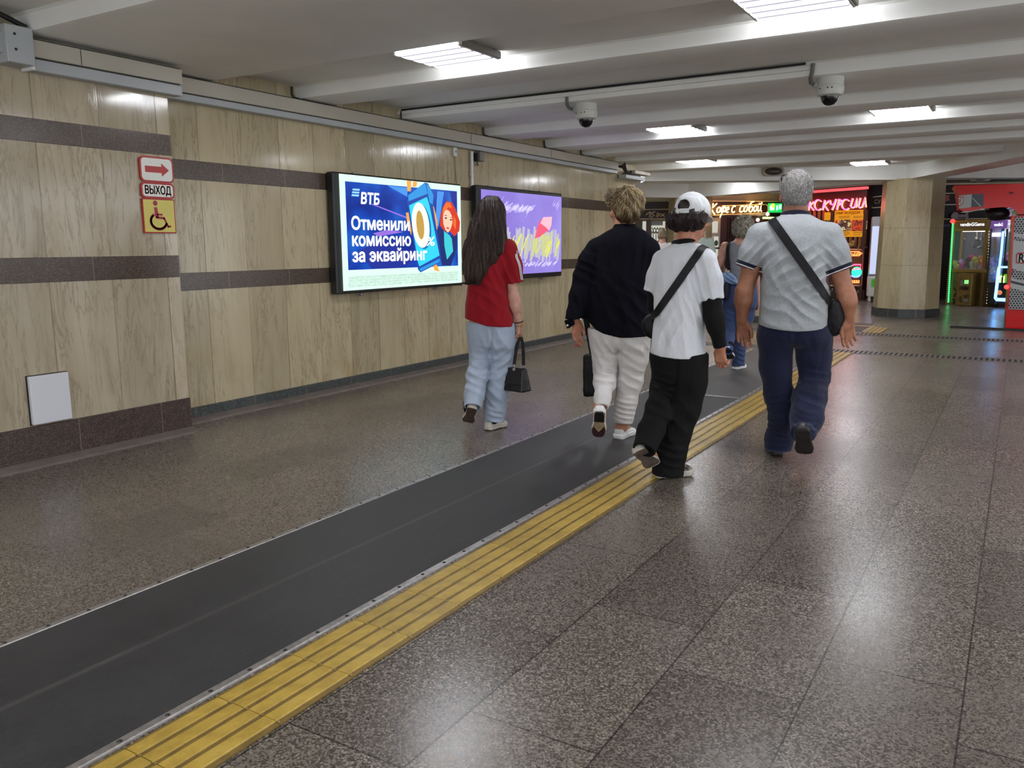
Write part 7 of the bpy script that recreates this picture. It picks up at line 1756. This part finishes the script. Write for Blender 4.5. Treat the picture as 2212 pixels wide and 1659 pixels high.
    def jf(P): return smin(smin(chain(P, [j0, (j0+j1)/2+np.array([0, 0, .02]), j1], [.055, .05, .03], .04), chain(P, [j0, j2], [.05, .04], .03), .04), chain(P, [j2, J(165, 950, -.06)], [.03, .02], .02), .03)+folds(P, [(J(220, 740, -.15), (.6, 0, 1), .04, .016, .14)])+.014*vnoise(P*28)
    sculpt('denim', jf, J(60, 1010, -.1)-np.array([0, .14, 0]), J(400, 620, -.1)+np.array([0, .2, 0]), .007, fabric('light_denim', srgb(120, 146, 186), weave=400, var=.15), jk)
build_curly()

# ---------------- two people in the far hall, mostly hidden
def far_person(px, py, label, H, yaw, top, bottom, skin_m, hairf, strap, wide=0.2):
    A = Person(px, py, label); rt = A.root; k = H/1.7
    V3 = lambda u, v, z: np.array([u, v, z])*k; c, s = math.cos(yaw), math.sin(yaw); T = lambda u, v, z: V3(u*c+v*s, -u*s+v*c, z)
    lv = [(z*k, 0, 0, a*k, b*k) for z, a, b in ((1.44, .06, .06), (1.40, wide*.62, .08), (1.34, wide*.92, .10), (1.2, wide*.95, .11), (1.0, wide*.86, .11), (0.85, wide*.95, .12), (.78, wide*.95, .12))]
    arms = [[T(sx*(wide-.03), 0, 1.36), T(sx*(wide+.035), -.02, 1.08), T(sx*(wide+.03), .06, .84)] for sx in (-1, 1)]
    def tp(P):
        f = stack(P, lv, yaw, 2.4)
        for a in arms: f = smin(f, sleeve(P, [a[0], a[0]+(a[1]-a[0])*.75], [.062*k, .062*k], True), .03)
        f = f+cloth_noise(P, .01); return smax(f, .86*k-P[:, 2], .006)
    dk = lambda C: ((C[:, 2] < 1.165*k) & (np.abs(C @ np.array([c, -s, 0])) > (wide-.005)*k) & (C[:, 2] > 1.1*k)).astype(int)
    sculpt('t_shirt', tp, (-.4, -.4, .7), (.4, .4, 1.55*k), .009, [top, M_NAVY], rt, None, dk if not strap else None)
    legs = [([T(-.09, 0, .9), T(-.09, .1, .48), T(-.08, .05, .08)], [.1*k, .08*k, .065*k]), ([T(.09, 0, .9), T(.09, .02, .48), T(.08, -.18, .12)], [.1*k, .08*k, .065*k])]
    trousers(A, 'trousers', bottom, [(.7*k, 0, 0, .17*k, .11*k), (.95*k, 0, 0, .17*k, .12*k)], yaw, legs, .93*k, [], .01, (-.4, -.4, 0), (.4, .4, 1.1), h=.010)
    hc = T(0, .02, 1.59); RH = rotm(yaw, .05)
    feet = [(T(-.08, .02, 0), T(-.09, .27, 0), (0, 0, 1)), (T(.08, -.24, .10), T(.08, -.06, 0.0), (0, .5, .8))]
    bare(A, lv, yaw, [T(0, 0, 1.42), T(0, .01, 1.49), hc-np.array([0, 0, .05])], hc, RH, k, .5, [([a[0], a[1], a[2]], [.05*k, .04*k, .026*k], dict(d=(0, .2, -1), thumb=(0, 1, 0), palm=(-sx, 0, 0), s=.95)) for a, sx in zip(arms, (-1, 1))], [(body_leg(l[0], f[0], f[1]), [.08, .06, .045, .04, .03]) for l, f in zip(legs, feet)], skin_m, (-.4, -.4, -.01), (.4, .45, 1.8*k), h=.009)
    for h_, t_, u in feet: shoe(None, 'shoe', h_, t_, u, .095, [M_SHOEB, M_SOLEB, M_SOLEB, None], rt, .08, h=.010)
    fh = lambda P: hairf((P-hc) @ RH/k)*k
    sculpt('hair', fh, hc-.2, hc+.2, .008, hair_mat(label[-7:]+'_hair', strap and srgb(124, 108, 84) or srgb(40, 34, 32)), rt)
    if strap:
        bg = thing('shoulder_bag', 'bag on a thin black strap across the white top of the distant bob-haired person', 'bag', tuple(A.G), rt.rotation_euler[2]); P, N = drape(lambda Q: stack(Q, lv, yaw, 2.4), T(-.10, -.12, 1.40), T(.17, -.10, .95), 12, .012); ribbon('strap', P, .010, M_BAG, bg, .004, N); bc = T(.24, .0, .86); sculpt('bag_body', lambda P: ell(P, bc, (.06, .12, .1)), bc-.16, bc+.16, .012, M_BAG, bg)
bob = lambda q: smax(smin(ell(q, (0, -.012, .036), (.088, .106, .096)), smax(ell(q, (0, -.03, -.04), (.096, .088, .09)), -.085-q[:, 2], .01), .03), -ell(q, (0, .11, -.04), (.062, .085, .09)), .01)+.005*vnoise(q*np.array([50, 50, 6]))
short = lambda q: smax(smin(ell(q, (0, -.013, .036), (.079, .10, .092)), ell(q, (0, -.045, -.02), (.067, .062, .07)), .03), smax(-.06-q[:, 2], (q[:, 1]-.05)-.25*q[:, 2], .01), .01)+.003*vnoise(q*60)
far_person(1427, 674, 'distant person with a bob haircut in a white top, seen past the navy jacket', 1.66, 0.2, fabric('white_top', srgb(220, 214, 212)), fabric('sand_trousers', srgb(140, 126, 108)), SK_FAIR, bob, True, .185)
far_person(1507, 682, 'distant person in a pale green T-shirt, hidden behind the cap wearer', 1.76, 0.3, fabric('pale_green_jersey', srgb(178, 190, 182)), fabric('dark_trousers', srgb(40, 40, 46)), SK_MAN, short, False, .225)
# ------------------------------------------------------------------ amusement machines on the right
M_GOLD = mat('gold_frame', srgb(146, 118, 56), 0.35, 0.4, noise=0.12, nscale=10)
M_GLASSC = NT('clear_pane'); M_GLASSC.set(Base_Color=(0.7, 0.75, 0.78, 1), Roughness=0.03, Alpha=0.10, Specular_IOR_Level=0.6); M_GLASSC = M_GLASSC.m
def plush(b, c, s, seed):
    """a small soft toy: body, head, ears, arms and legs"""
    r = random.Random(seed); b.at(c, rz=r.uniform(0, 6), rx=r.uniform(-.6, .6), ry=r.uniform(-.6, .6))
    b.ball((0, 0, 0), (s*.55, s*.5, s*.6), 10, 8); b.ball((0, -s*.1, s*.75), s*.5, 10, 8)
    for sx in (-1, 1):
        b.ball((sx*s*.38, -s*.05, s*1.15), (s*.17, s*.12, s*.2), 8, 6); b.ball((sx*s*.6, -s*.15, s*.15), (s*.18, s*.18, s*.34), 8, 6); b.ball((sx*s*.32, -s*.4, -s*.45), (s*.2, s*.32, s*.2), 8, 6)
    b.ball((0, -s*.55, s*.66), (s*.2, s*.14, s*.15), 8, 6)
TOYC = [('pink', (226, 90, 170)), ('yellow_green', (190, 200, 60)), ('orange', (236, 170, 70)), ('white', (226, 220, 222)), ('lilac', (196, 176, 224)), ('blue', (110, 140, 190)), ('brown', (70, 44, 40)), ('magenta', (224, 60, 130)), ('cream', (226, 214, 180))]
CW = {'pink': 'pink', 'yellow_green': 'yellow-green', 'orange': 'orange', 'white': 'white', 'lilac': 'lilac', 'blue': 'blue', 'brown': 'dark brown', 'magenta': 'magenta', 'cream': 'cream'}
def toy(name, rgb, fr, px, py, o, s, seed, label, group):
    u, z = fr.uz(px, py, o); W = np.array([*fr.p, 0])+fr.ux*u-fr.yv*o
    b = MB(); plush(b, (0, 0, 0), s, seed); ob = b.build('plush_toy', mat('plush_'+name, srgb(*rgb), 0.9, noise=0.15, nscale=50, bump=0.5, bscale=120), None, True)
    ob.location = (W[0], W[1], z); tag(ob, label, 'toy', group)
# --- gold crane machine
fr = Front(at_z(2048, 657.5), at_z(2136, 661.5))
t = fr.root('crane_machine', 'gold claw crane machine with green light strip, right of the stone column', 'game machine')
D = 0.6
b = fr.mb(); vis(b, fr, (2051, 476, 2138, 481), -D, 0.0, 0.01); vis(b, fr, (2062, 494, 2132, 500), -0.06, 0.0, 0.005); vis(b, fr, (2056, 481, 2063, 660), -0.06, 0.0, 0.005); vis(b, fr, (2129, 481, 2137, 664), -0.06, 0.0, 0.005); vis(b, fr, (2056, 581, 2132, 588), -0.08, 0.02, 0.005)
ua, za = fr.uz(2060, 480); ub, zb = fr.uz(2134, 480); z5, z4 = fr.uz(2100, 584)[1], fr.uz(2100, 497)[1]
for u in (ua, ub): fr.ubox(b, u-0.03, u+0.03, 0.02, za, -D, -D+0.06)
part('frame', b, M_GOLD, t)
b = fr.mb(); vis(b, fr, (2063, 481, 2130, 494), -0.04, 0.004); hd = part('header_panel', b, mat('gold_brown_panel', srgb(110, 90, 46), 0.35), t)
front_text(t, 'header_lettering', 'vendinGGame', 2074, 2126, 488.5, 9.0, 0.012, glow('header_white', (0.95, 0.95, 1.0), 1.1), 0.03)
b = fr.mb(); vis(b, fr, (2063, 500, 2130, 581), -0.03, -0.022); part('front_pane', b, M_GLASSC, t)
b = fr.mb(); fr.ubox(b, ua, ub, z5, za, -D, -D+0.02); part('back_panel', b, mat('back_grey', srgb(110, 108, 116), 0.3), t)
b = fr.mb(); vis(b, fr, (2080, 498.5, 2131, 500.5), -0.10, -0.04); part('light_tube', b, glow('cabinet_light', (0.9, 0.95, 1.0), 14.0), t)
b = fr.mb(); vis(b, fr, (2056, 588, 2132, 660), -D, -0.02); part('cabinet', b, mat('gold_graffiti', srgb(112, 90, 42), 0.4, noise=0.35, nscale=9), t)
b = fr.mb(); vis(b, fr, (2068, 591, 2101, 660), -0.02, 0.34, 0.012); bx = part('coin_box', b, mat('coin_box_gold', srgb(124, 100, 46), 0.35, 0.3, noise=0.2, nscale=8), t)
b = fr.mb(); vis(b, fr, (2073, 597, 2096, 657), 0.34, 0.345); part('coin_door', b, mat('coin_door_gold', srgb(120, 94, 34), 0.4, noise=0.4, nscale=16), bx)
b = fr.mb(); vis(b, fr, (2083.5, 605, 2092, 613), 0.345, 0.36); part('green_display', b, glow('coin_green', (0.25, 0.9, 0.25), 1.2), bx)
b = fr.mb(); vis(b, fr, (2075, 605, 2080, 617), 0.345, 0.36, 0.004); vis(b, fr, (2081, 646, 2091, 651), 0.345, 0.355); part('coin_slot', b, mat('slot_grey', srgb(130, 134, 132), 0.35, 0.6), bx)
for k, q in enumerate(([(2073, 626), (2077, 619), (2080, 626)], [(2081, 627), (2081, 619), (2085, 620), (2082, 623), (2086, 626)], [(2087, 626), (2087, 619), (2091, 626), (2092, 619)], [(2074, 640), (2074, 650), (2078, 652)], [(2084, 637), (2085, 643), (2090, 636), (2092, 642)], [(2060, 622), (2066, 630), (2060, 640)], [(2058, 645), (2062, 650), (2058, 655)])): b = fr.mb(); b.tube(fr.line(q, 0.352 if q[0][0] > 2068 else 0.0), 0.014, 5); part('graffiti_stroke', b, mat('graffiti_brown', srgb(52, 30, 18), 0.5), t)
g = [(2057.5, 479), (2056, 500), (2055, 520), (2053, 560), (2051.5, 600), (2049, 630), (2047, 654)]
b = fr.mb()
for k in range(40):
    y = 482+k*4.35; x = np.interp(y, [479, 654], [2058.5, 2048.5]); u, z = fr.uz(x, y, 0.04); b.ball((u, -0.04, z), 0.020, 8, 6)
part('light_strip', b, glow('green_led', (0.05, 0.95, 0.25), 1.8), t, label='green light strip')
b = fr.mb(); u, z = fr.uz(2058, 478, 0.04); b.ball((u, -0.04, z), 0.05, 8, 6); part('corner_light', b, glow('red_led', (1.0, 0.03, 0.03), 4.0), t)
b = fr.mb()
for k in range(26):
    y = 500+k*6.2; x = np.interp(y, [480, 660], [2137.5, 2131]); u, z = fr.uz(x, y, 0.02); b.ball((u, -0.02, z), 0.012, 6, 5)
part('side_light_strip', b, glow('dim_led', (0.75, 0.7, 0.35), 0.9), t)
def claw(b, px, py, o, s):
    u, z = fr.uz(px, py, o); b.at(M=fr.mb().M @ Matrix.Translation((u, -o, z)))
    b.tube([(0, 0, s*1.6), (0, 0, s*0.5)], s*.12, 8); b.lathe([(0, s*.5), (s*.3, s*.5), (s*.34, s*.2), (s*.2, 0), (0, 0)], 12)
    for a in (0.3, 2.4, 4.5): b.tube([(s*.25*math.cos(a), s*.25*math.sin(a), s*.2), (s*.75*math.cos(a), s*.75*math.sin(a), -s*.15), (s*.7*math.cos(a), s*.7*math.sin(a), -s*.7), (s*.2*math.cos(a), s*.2*math.sin(a), -s*.95)], s*.09, 6)
    b.at()
b = MB(); claw(b, 2109, 520, -0.35, 0.16); part('claw', b, M_CHROME, t, smooth=0.7, label='three-pronged chrome claw'); b = MB(); claw(b, 2118, 522, -0.55, 0.15); part('claw', b, M_CHROME, t, smooth=0.7); b = MB(); claw(b, 2083, 519, -0.6, 0.10); part('claw', b, M_CHROME, t, smooth=0.7)
random.seed(21)
spots = [(2066, 575, 1, 'at the far left'), (2076, 577, 0, 'second from the left'), (2082, 571, 4, 'behind the pink one'), (2088, 571, 6, 'slumped at the middle'), (2100, 577, 8, 'in the front middle'), (2104, 563, 7, 'topmost of the heap'), (2110, 567, 1, 'beside the topmost toy'), (2121, 565, 2, 'high at the right'), (2117, 577, 3, 'at the front right'), (2124, 575, 0, 'in the right corner')]
for k, (x, y, ci, wh) in enumerate(spots):
    n_, c_ = TOYC[ci]; toy(n_, c_, fr, x, y, -0.25-0.06*(k % 3), 0.11, k, '%s plush toy %s in the gold crane machine' % (CW[n_], wh), 'plush toys in the gold crane machine')
b = fr.mb(); fr.ubox(b, ua, ub, z5-0.02, z5, -D+0.03, -0.05); part('toy_floor', b, mat('floor_white', srgb(190, 180, 190), 0.5), t)
# --- second crane machine, violet
gp = fr.p+fr.ux[:2]*(ub+0.06)-fr.yv[:2]*0.3; fr = Front(gp, gp+fr.ux[:2]*0.6); D = 0.36
t = fr.root('crane_machine', 'violet-headed crane machine stuffed with soft toys, beside the gold one', 'game machine')
b = fr.mb(); vis(b, fr, (2141, 476, 2176, 494), -D, 0.0, 0.01); hd = part('header_panel', b, glow('violet_header', srgb(120, 84, 160), 0.6), t)
front_text(t, 'header_lettering', 'vendinG', 2147, 2166, 488.5, 8.5, 0.012, glow('header_white', (0.95, 0.95, 1.0), 1.1), 0.03)
b = fr.mb(); vis(b, fr, (2140, 494, 2142.5, 655), -0.05, 0.0); vis(b, fr, (2174, 494, 2177, 655), -0.05, 0.0); vis(b, fr, (2141, 610, 2176, 655), -D, 0.0); part('cabinet', b, mat('black_cabinet', srgb(28, 28, 32), 0.4), t)
b = fr.mb(); vis(b, fr, (2143, 503, 2176, 511), -0.3, -0.25); part('inner_light', b, glow('violet_light', (0.7, 0.6, 0.95), 5.0), t)
b = fr.mb(); vis(b, fr, (2139, 494, 2180, 610), -D-0.02, -D); part('back_panel', b, mat('back_silver', srgb(130, 130, 142), 0.3), t)
b = fr.mb(); b.tube(fr.line([(2150, 512), (2149, 556)], -0.28), 0.03, 8); part('chute_post', b, M_GOLD, t)
b = fr.mb(); vis(b, fr, (2142.5, 494, 2174, 610), -0.03, -0.022); part('front_pane', b, M_GLASSC, t)
for k in range(12):
    n_, c_ = TOYC[(4, 5, 3, 4, 4, 5, 3, 4, 2, 5, 4, 8)[k]]; x = 2145+(k % 3)*6.5; y = 562+(k//3)*12.5
    toy(n_, c_, fr, x, y, -0.13, 0.095, 40+k, '%s plush toy in the violet machine, %s row from top, %s from left' % (CW[n_], ORD[k//3], ORD[k % 3]), 'plush toys in the violet crane machine')
# --- third, narrow machine with blue outline lights
fr = Front(at_z(2150, 661.5), at_z(2205, 664)); fr.p = fr.p-fr.yv[:2]*0.36
t = fr.root('arcade_machine', 'black arcade machine outlined in blue light with a glowing green digit 0', 'game machine')
b = fr.mb(); vis(b, fr, (2162, 577, 2205, 652), -0.7, 0.0, 0.01); vis(b, fr, (2165, 471, 2171, 577), -0.1, 0.0, 0.008); vis(b, fr, (2163, 468, 2205, 473), -0.7, 0.02, 0.01); vis(b, fr, (2171, 563, 2205, 578), -0.2, -0.05); part('cabinet', b, mat('black_cabinet', srgb(28, 28, 32), 0.4), t)
b = fr.mb(); vis(b, fr, (2171, 455, 2200, 467), -0.4, 0.0); part('top_sign', b, glow('violet_sign', srgb(150, 120, 190), 0.75), t)
b = fr.mb(); vis(b, fr, (2180, 459, 2190, 462), 0.0, 0.02); vis(b, fr, (2182, 463, 2187, 465), 0.0, 0.02); part('sign_mark', b, M_SIGNW, t)
b = fr.mb(); vis(b, fr, (2172, 475, 2192, 502), -0.06, -0.03); part('price_card', b, glow('price_card', (0.85, 0.85, 1.0), 0.85), t)
front_text(t, 'price', '25', 2177, 2184.5, 492.5, 6.8, -0.02, M_SIGNR, 0.03)
b = fr.mb(); u, z = fr.uz(2180.5, 490, -0.02); b.tube([(u+0.09*math.cos(a), 0.025, z+0.10*math.sin(a)) for a in np.linspace(0, 6.283, 24, endpoint=False)], 0.004, 5, closed=True); part('price_ring', b, M_SIGNR, t)
b = fr.mb(); vis(b, fr, (2171, 502, 2192, 563), -0.5, -0.45); part('back_panel', b, mat('back_silver', srgb(130, 130, 142), 0.3), t)
b = fr.mb(); vis(b, fr, (2171, 502, 2192, 563), -0.05, -0.042); part('front_pane', b, M_GLASSC, t)
MBL = glow('blue_led', (0.15, 0.45, 1.0), 5.0)
b = fr.mb(); b.tube(fr.line([(2167, 500), (2163, 545), (2159, 575)], 0.03), 0.022, 6); b.tube(fr.line([(2157, 577), (2184, 577)], 0.05), 0.022, 6); b.tube(fr.line([(2157, 578), (2153, 610), (2149, 644), (2152, 648.5), (2180, 649.5)], 0.05), 0.020, 6); b.tube(fr.line([(2160, 580), (2156, 612), (2152, 642), (2155, 645), (2180, 645.5)], 0.05), 0.012, 6); part('outline_lights', b, MBL, t, smooth=0.8)
b = fr.mb()
for k in range(13): u, z = fr.uz(2183.5-k*0.33, 506+k*4.2, -0.1); b.ball((u, 0.1, z), 0.018, 6, 5)
part('inner_light_strip', b, glow('mint_led', (0.2, 0.95, 0.65), 1.6), t)
b = fr.mb(); vis(b, fr, (2156.5, 592, 2176, 614), 0.0, 0.02); part('digit_screen', b, glow('digit_back', (0.18, 0.5, 0.03), 0.7), t)
b = fr.mb()
for q in ((2160, 597, 2162, 612), (2168, 597, 2170, 612), (2160, 596, 2170, 598), (2160, 611, 2170, 613)): vis(b, fr, q, 0.02, 0.03)
part('digit', b, glow('digit_yellow', (0.95, 1.0, 0.35), 3.5), t)
b = fr.mb(); u, z = fr.uz(2159.5, 632, 0.03); b.ball((u, -0.03, z), 0.05, 10, 8); part('button', b, glow('orange_button', (0.9, 0.3, 0.12), 0.7), t)
b = fr.mb(); u, z = fr.uz(2152, 658, 0.0); b.at(M=fr.mb().M @ Matrix.Translation((u, 0, 0.06)) @ Matrix.Rotation(math.pi/2, 4, 'Y')); b.lathe([(0, -.02), (.055, -.02), (.06, 0), (.055, .02), (0, .02)], 16); part('castor', b, M_BLACK, t, smooth=.6); b = fr.mb(); vis(b, fr, (2150, 650, 2156, 655), -0.05, 0.03); part('castor_fork', b, M_CHROME, t)
for k in range(2):
    n_, c_ = TOYC[(7, 2)[k]]; toy(n_, c_, fr, (2176, 2173)[k], (560, 557)[k], (-0.2, -0.3)[k], 0.10, 70+k, '%s plush toy at the bottom of the blue-lit arcade machine' % CW[n_], 'plush toys in the blue-lit machine')
b = fr.mb()
# --- red boxing machine with its overhanging arm
M_RED = mat('red_gloss', srgb(196, 6, 8), 0.15, noise=0.06, nscale=3, spec=0.3); M_SILV = mat('silver_panel', srgb(166, 168, 168), 0.4); M_DGREY = mat('slate_panel', srgb(48, 54, 68), 0.35)
g0, g1 = at_z(2172, 712), at_z(2420, 720); fr = Front(g0, g1)
t = fr.root('boxing_machine', 'glossy red boxing game machine with an overhanging arm, cut by the right edge', 'game machine')
b = fr.mb(); u0, z0 = fr.uz(2172, 711); u1, z1 = fr.uz(2190, 463); uR = 1.35
U = lambda x, y, o=0.0: fr.uz(x, y, o)
hexo = [U(2172, 712), U(2188, 466), (uR, U(2190, 463)[1]), (uR, 0.0)]
hexo[0] = (hexo[0][0], 0.0); b.prism([tuple(p) for p in hexo], 0.0, 0.3, 'y'); part('body', b, M_RED, t)
b = fr.mb(); P = [U(2061, 401), (uR+.1, U(2212, 400)[1]+0.02), (uR+.1, U(2212, 420)[1]), U(2120, 415), U(2072, 419.5)]; b.prism([tuple(p) for p in P], -0.04, 0.80, 'y'); part('canopy', b, M_RED, t)
prof_ = [(2071, 420), (2120, 416), (2212, 412)]
P = [U(2068.5, 417), U(2125, 412), (uR+.1, U(2212, 408)[1]), (uR+.1, U(2212, 462)[1]), U(2198, 463), U(2195, 455), U(2183, 449), U(2165, 447.5), U(2120, 451), U(2095, 456), U(2080, 456.5), U(2072, 452)]
b = fr.mb(); b.prism([tuple(p) for p in P], -0.02, 0.78, 'y'); part('arm', b, M_RED, t)
def plate(nm, pts, o0, o1, m, par=None):
    b = fr.mb(); q = [tuple(U(*p, o1)) for p in pts]; b.prism(q, -o1, -o0, 'y'); return part(nm, b, m, par or t)
plate('arm_panel', [(2071.5, 422.5), (2100, 419.5), (2098, 447.5), (2071.5, 450.5)], 0.02, 0.035, M_SILV); plate('arm_panel', [(2099.5, 419.5), (2125, 418.5), (2124, 446), (2098, 447.5)], 0.02, 0.035, M_DGREY)
plate('arm_stripe', [(2100, 428), (2101.5, 427.5), (2120, 446), (2117.5, 446.3)], 0.035, 0.04, M_SILV)
plate('badge_rim', [(2070.5, 425), (2081, 425), (2080.5, 440), (2071, 446)], 0.036, 0.042, M_SIGNR); plate('badge', [(2071, 427), (2079.5, 427), (2079, 439), (2071.5, 443.5)], 0.042, 0.048, M_SIGNW)
front_text(t, 'badge_lettering', 'Е', 2072.5, 2077.5, 438.5, 11, 0.052, M_BLACK, 0.03)
b = fr.mb(); b.tube(fr.line([(2130, 456), (2150, 470), (2165, 462)], -0.35), 0.02, 6); u, z = U(2155, 462, -0.35); b.ball((u, 0.35, z), (0.17, 0.15, 0.11), 16, 10); part('punch_pad', b, M_BLACK, t, smooth=True)
plate('edge_trim', [(2183, 590), (2186, 465), (2191, 465), (2188, 590)], 0.0, 0.02, M_RED)
def mesh_panel(name):
    tt = NT(name); o = tt.obj(); x, y, z = tt.sep(o); s = 1/0.040
    # honeycomb of dark holes: two offset lattices
    def latt(ox, oz):
        fx = tt.math('SUBTRACT', tt.math('FRACT', tt.math('MULTIPLY_ADD', x, s, ox)), 0.5); fz = tt.math('SUBTRACT', tt.math('FRACT', tt.math('MULTIPLY_ADD', z, s/1.732, oz)), 0.5)
        return tt.math('SQRT', tt.math('ADD', tt.math('POWER', fx, 2.0), tt.math('POWER', tt.math('MULTIPLY', fz, 1.732), 2.0)))
    d = tt.math('MINIMUM', latt(0, 0), latt(0.5, 0.5))
    return tt.set(Base_Color=tt.ramp(d, [(0.36, srgb(10, 10, 12)), (0.42, srgb(168, 170, 172))]), Roughness=0.4)
M_HEX = mesh_panel('honeycomb_mesh')
plate('mesh_panel', [(2193, 468), (2290, 470), (2290, 516), (2190, 503)], 0.0, 0.02, M_HEX); plate('side_band', [(2190, 503), (2290, 516), (2290, 530), (2189.5, 511)], 0.0, 0.025, M_SILV); plate('mesh_panel', [(2189.5, 511), (2290, 530), (2290, 540), (2189, 518)], 0.0, 0.02, M_HEX)
plate('side_band', [(2189, 518), (2290, 540), (2290, 612), (2186, 580)], 0.0, 0.025, M_SILV); plate('mesh_panel', [(2186, 580), (2290, 606), (2290, 626), (2184, 600)], 0.0, 0.02, M_HEX); plate('side_band', [(2184, 600), (2290, 626), (2290, 650), (2182, 621)], 0.0, 0.025, M_SILV); plate('dark_band', [(2184, 606), (2290, 632), (2290, 636), (2184, 611)], 0.025, 0.03, M_BLACK)
plate('mesh_panel', [(2182, 621), (2290, 650), (2290, 672), (2179, 668)], 0.0, 0.02, M_HEX); 
plate('logo_plate', [(2196, 549), (2200, 545), (2290, 551), (2290, 577), (2195, 568)], 0.025, 0.035, M_SIGNR); plate('logo_field', [(2198.5, 551), (2201.5, 548), (2290, 554), (2290, 573), (2197.5, 566)], 0.035, 0.04, M_SIGNW); front_text(t, 'logo_lettering', 'RE', 2200.5, 2222, 566, 22, 0.045, M_BLACK, 0.05)
b = fr.mb(); u, z = U(2179, 620, 0.02); b.ball((u-0.03, -0.02, z), 0.035, 8, 6); part('side_lamp', b, glow('red_led', (1.0, 0.03, 0.03), 4.0), t)
front_text(t, 'arm_lettering', 'MX', 2180, 2190, 419, 6, 0.03, M_BLACK, 0.03)
pl = Front(at_z(2056, 707.5), at_z(2420, 724)); t2 = pl.root('floor_plate', 'flat steel floor plate with a black edge under the red boxing machine', 'floor plate')
b = pl.mb(); pl.ubox(b, 0.0, 3.0, 0.0, 0.018, -1.6, 0.0, 0.004); part('plate', b, mat('steel_plate', srgb(120, 116, 112), 0.25, 0.4, noise=0.1), t2)
b = pl.mb(); pl.ubox(b, -0.02, 3.0, 0.0, 0.03, 0.0, 0.05, 0.006); part('edge', b, M_BLACK, t2)
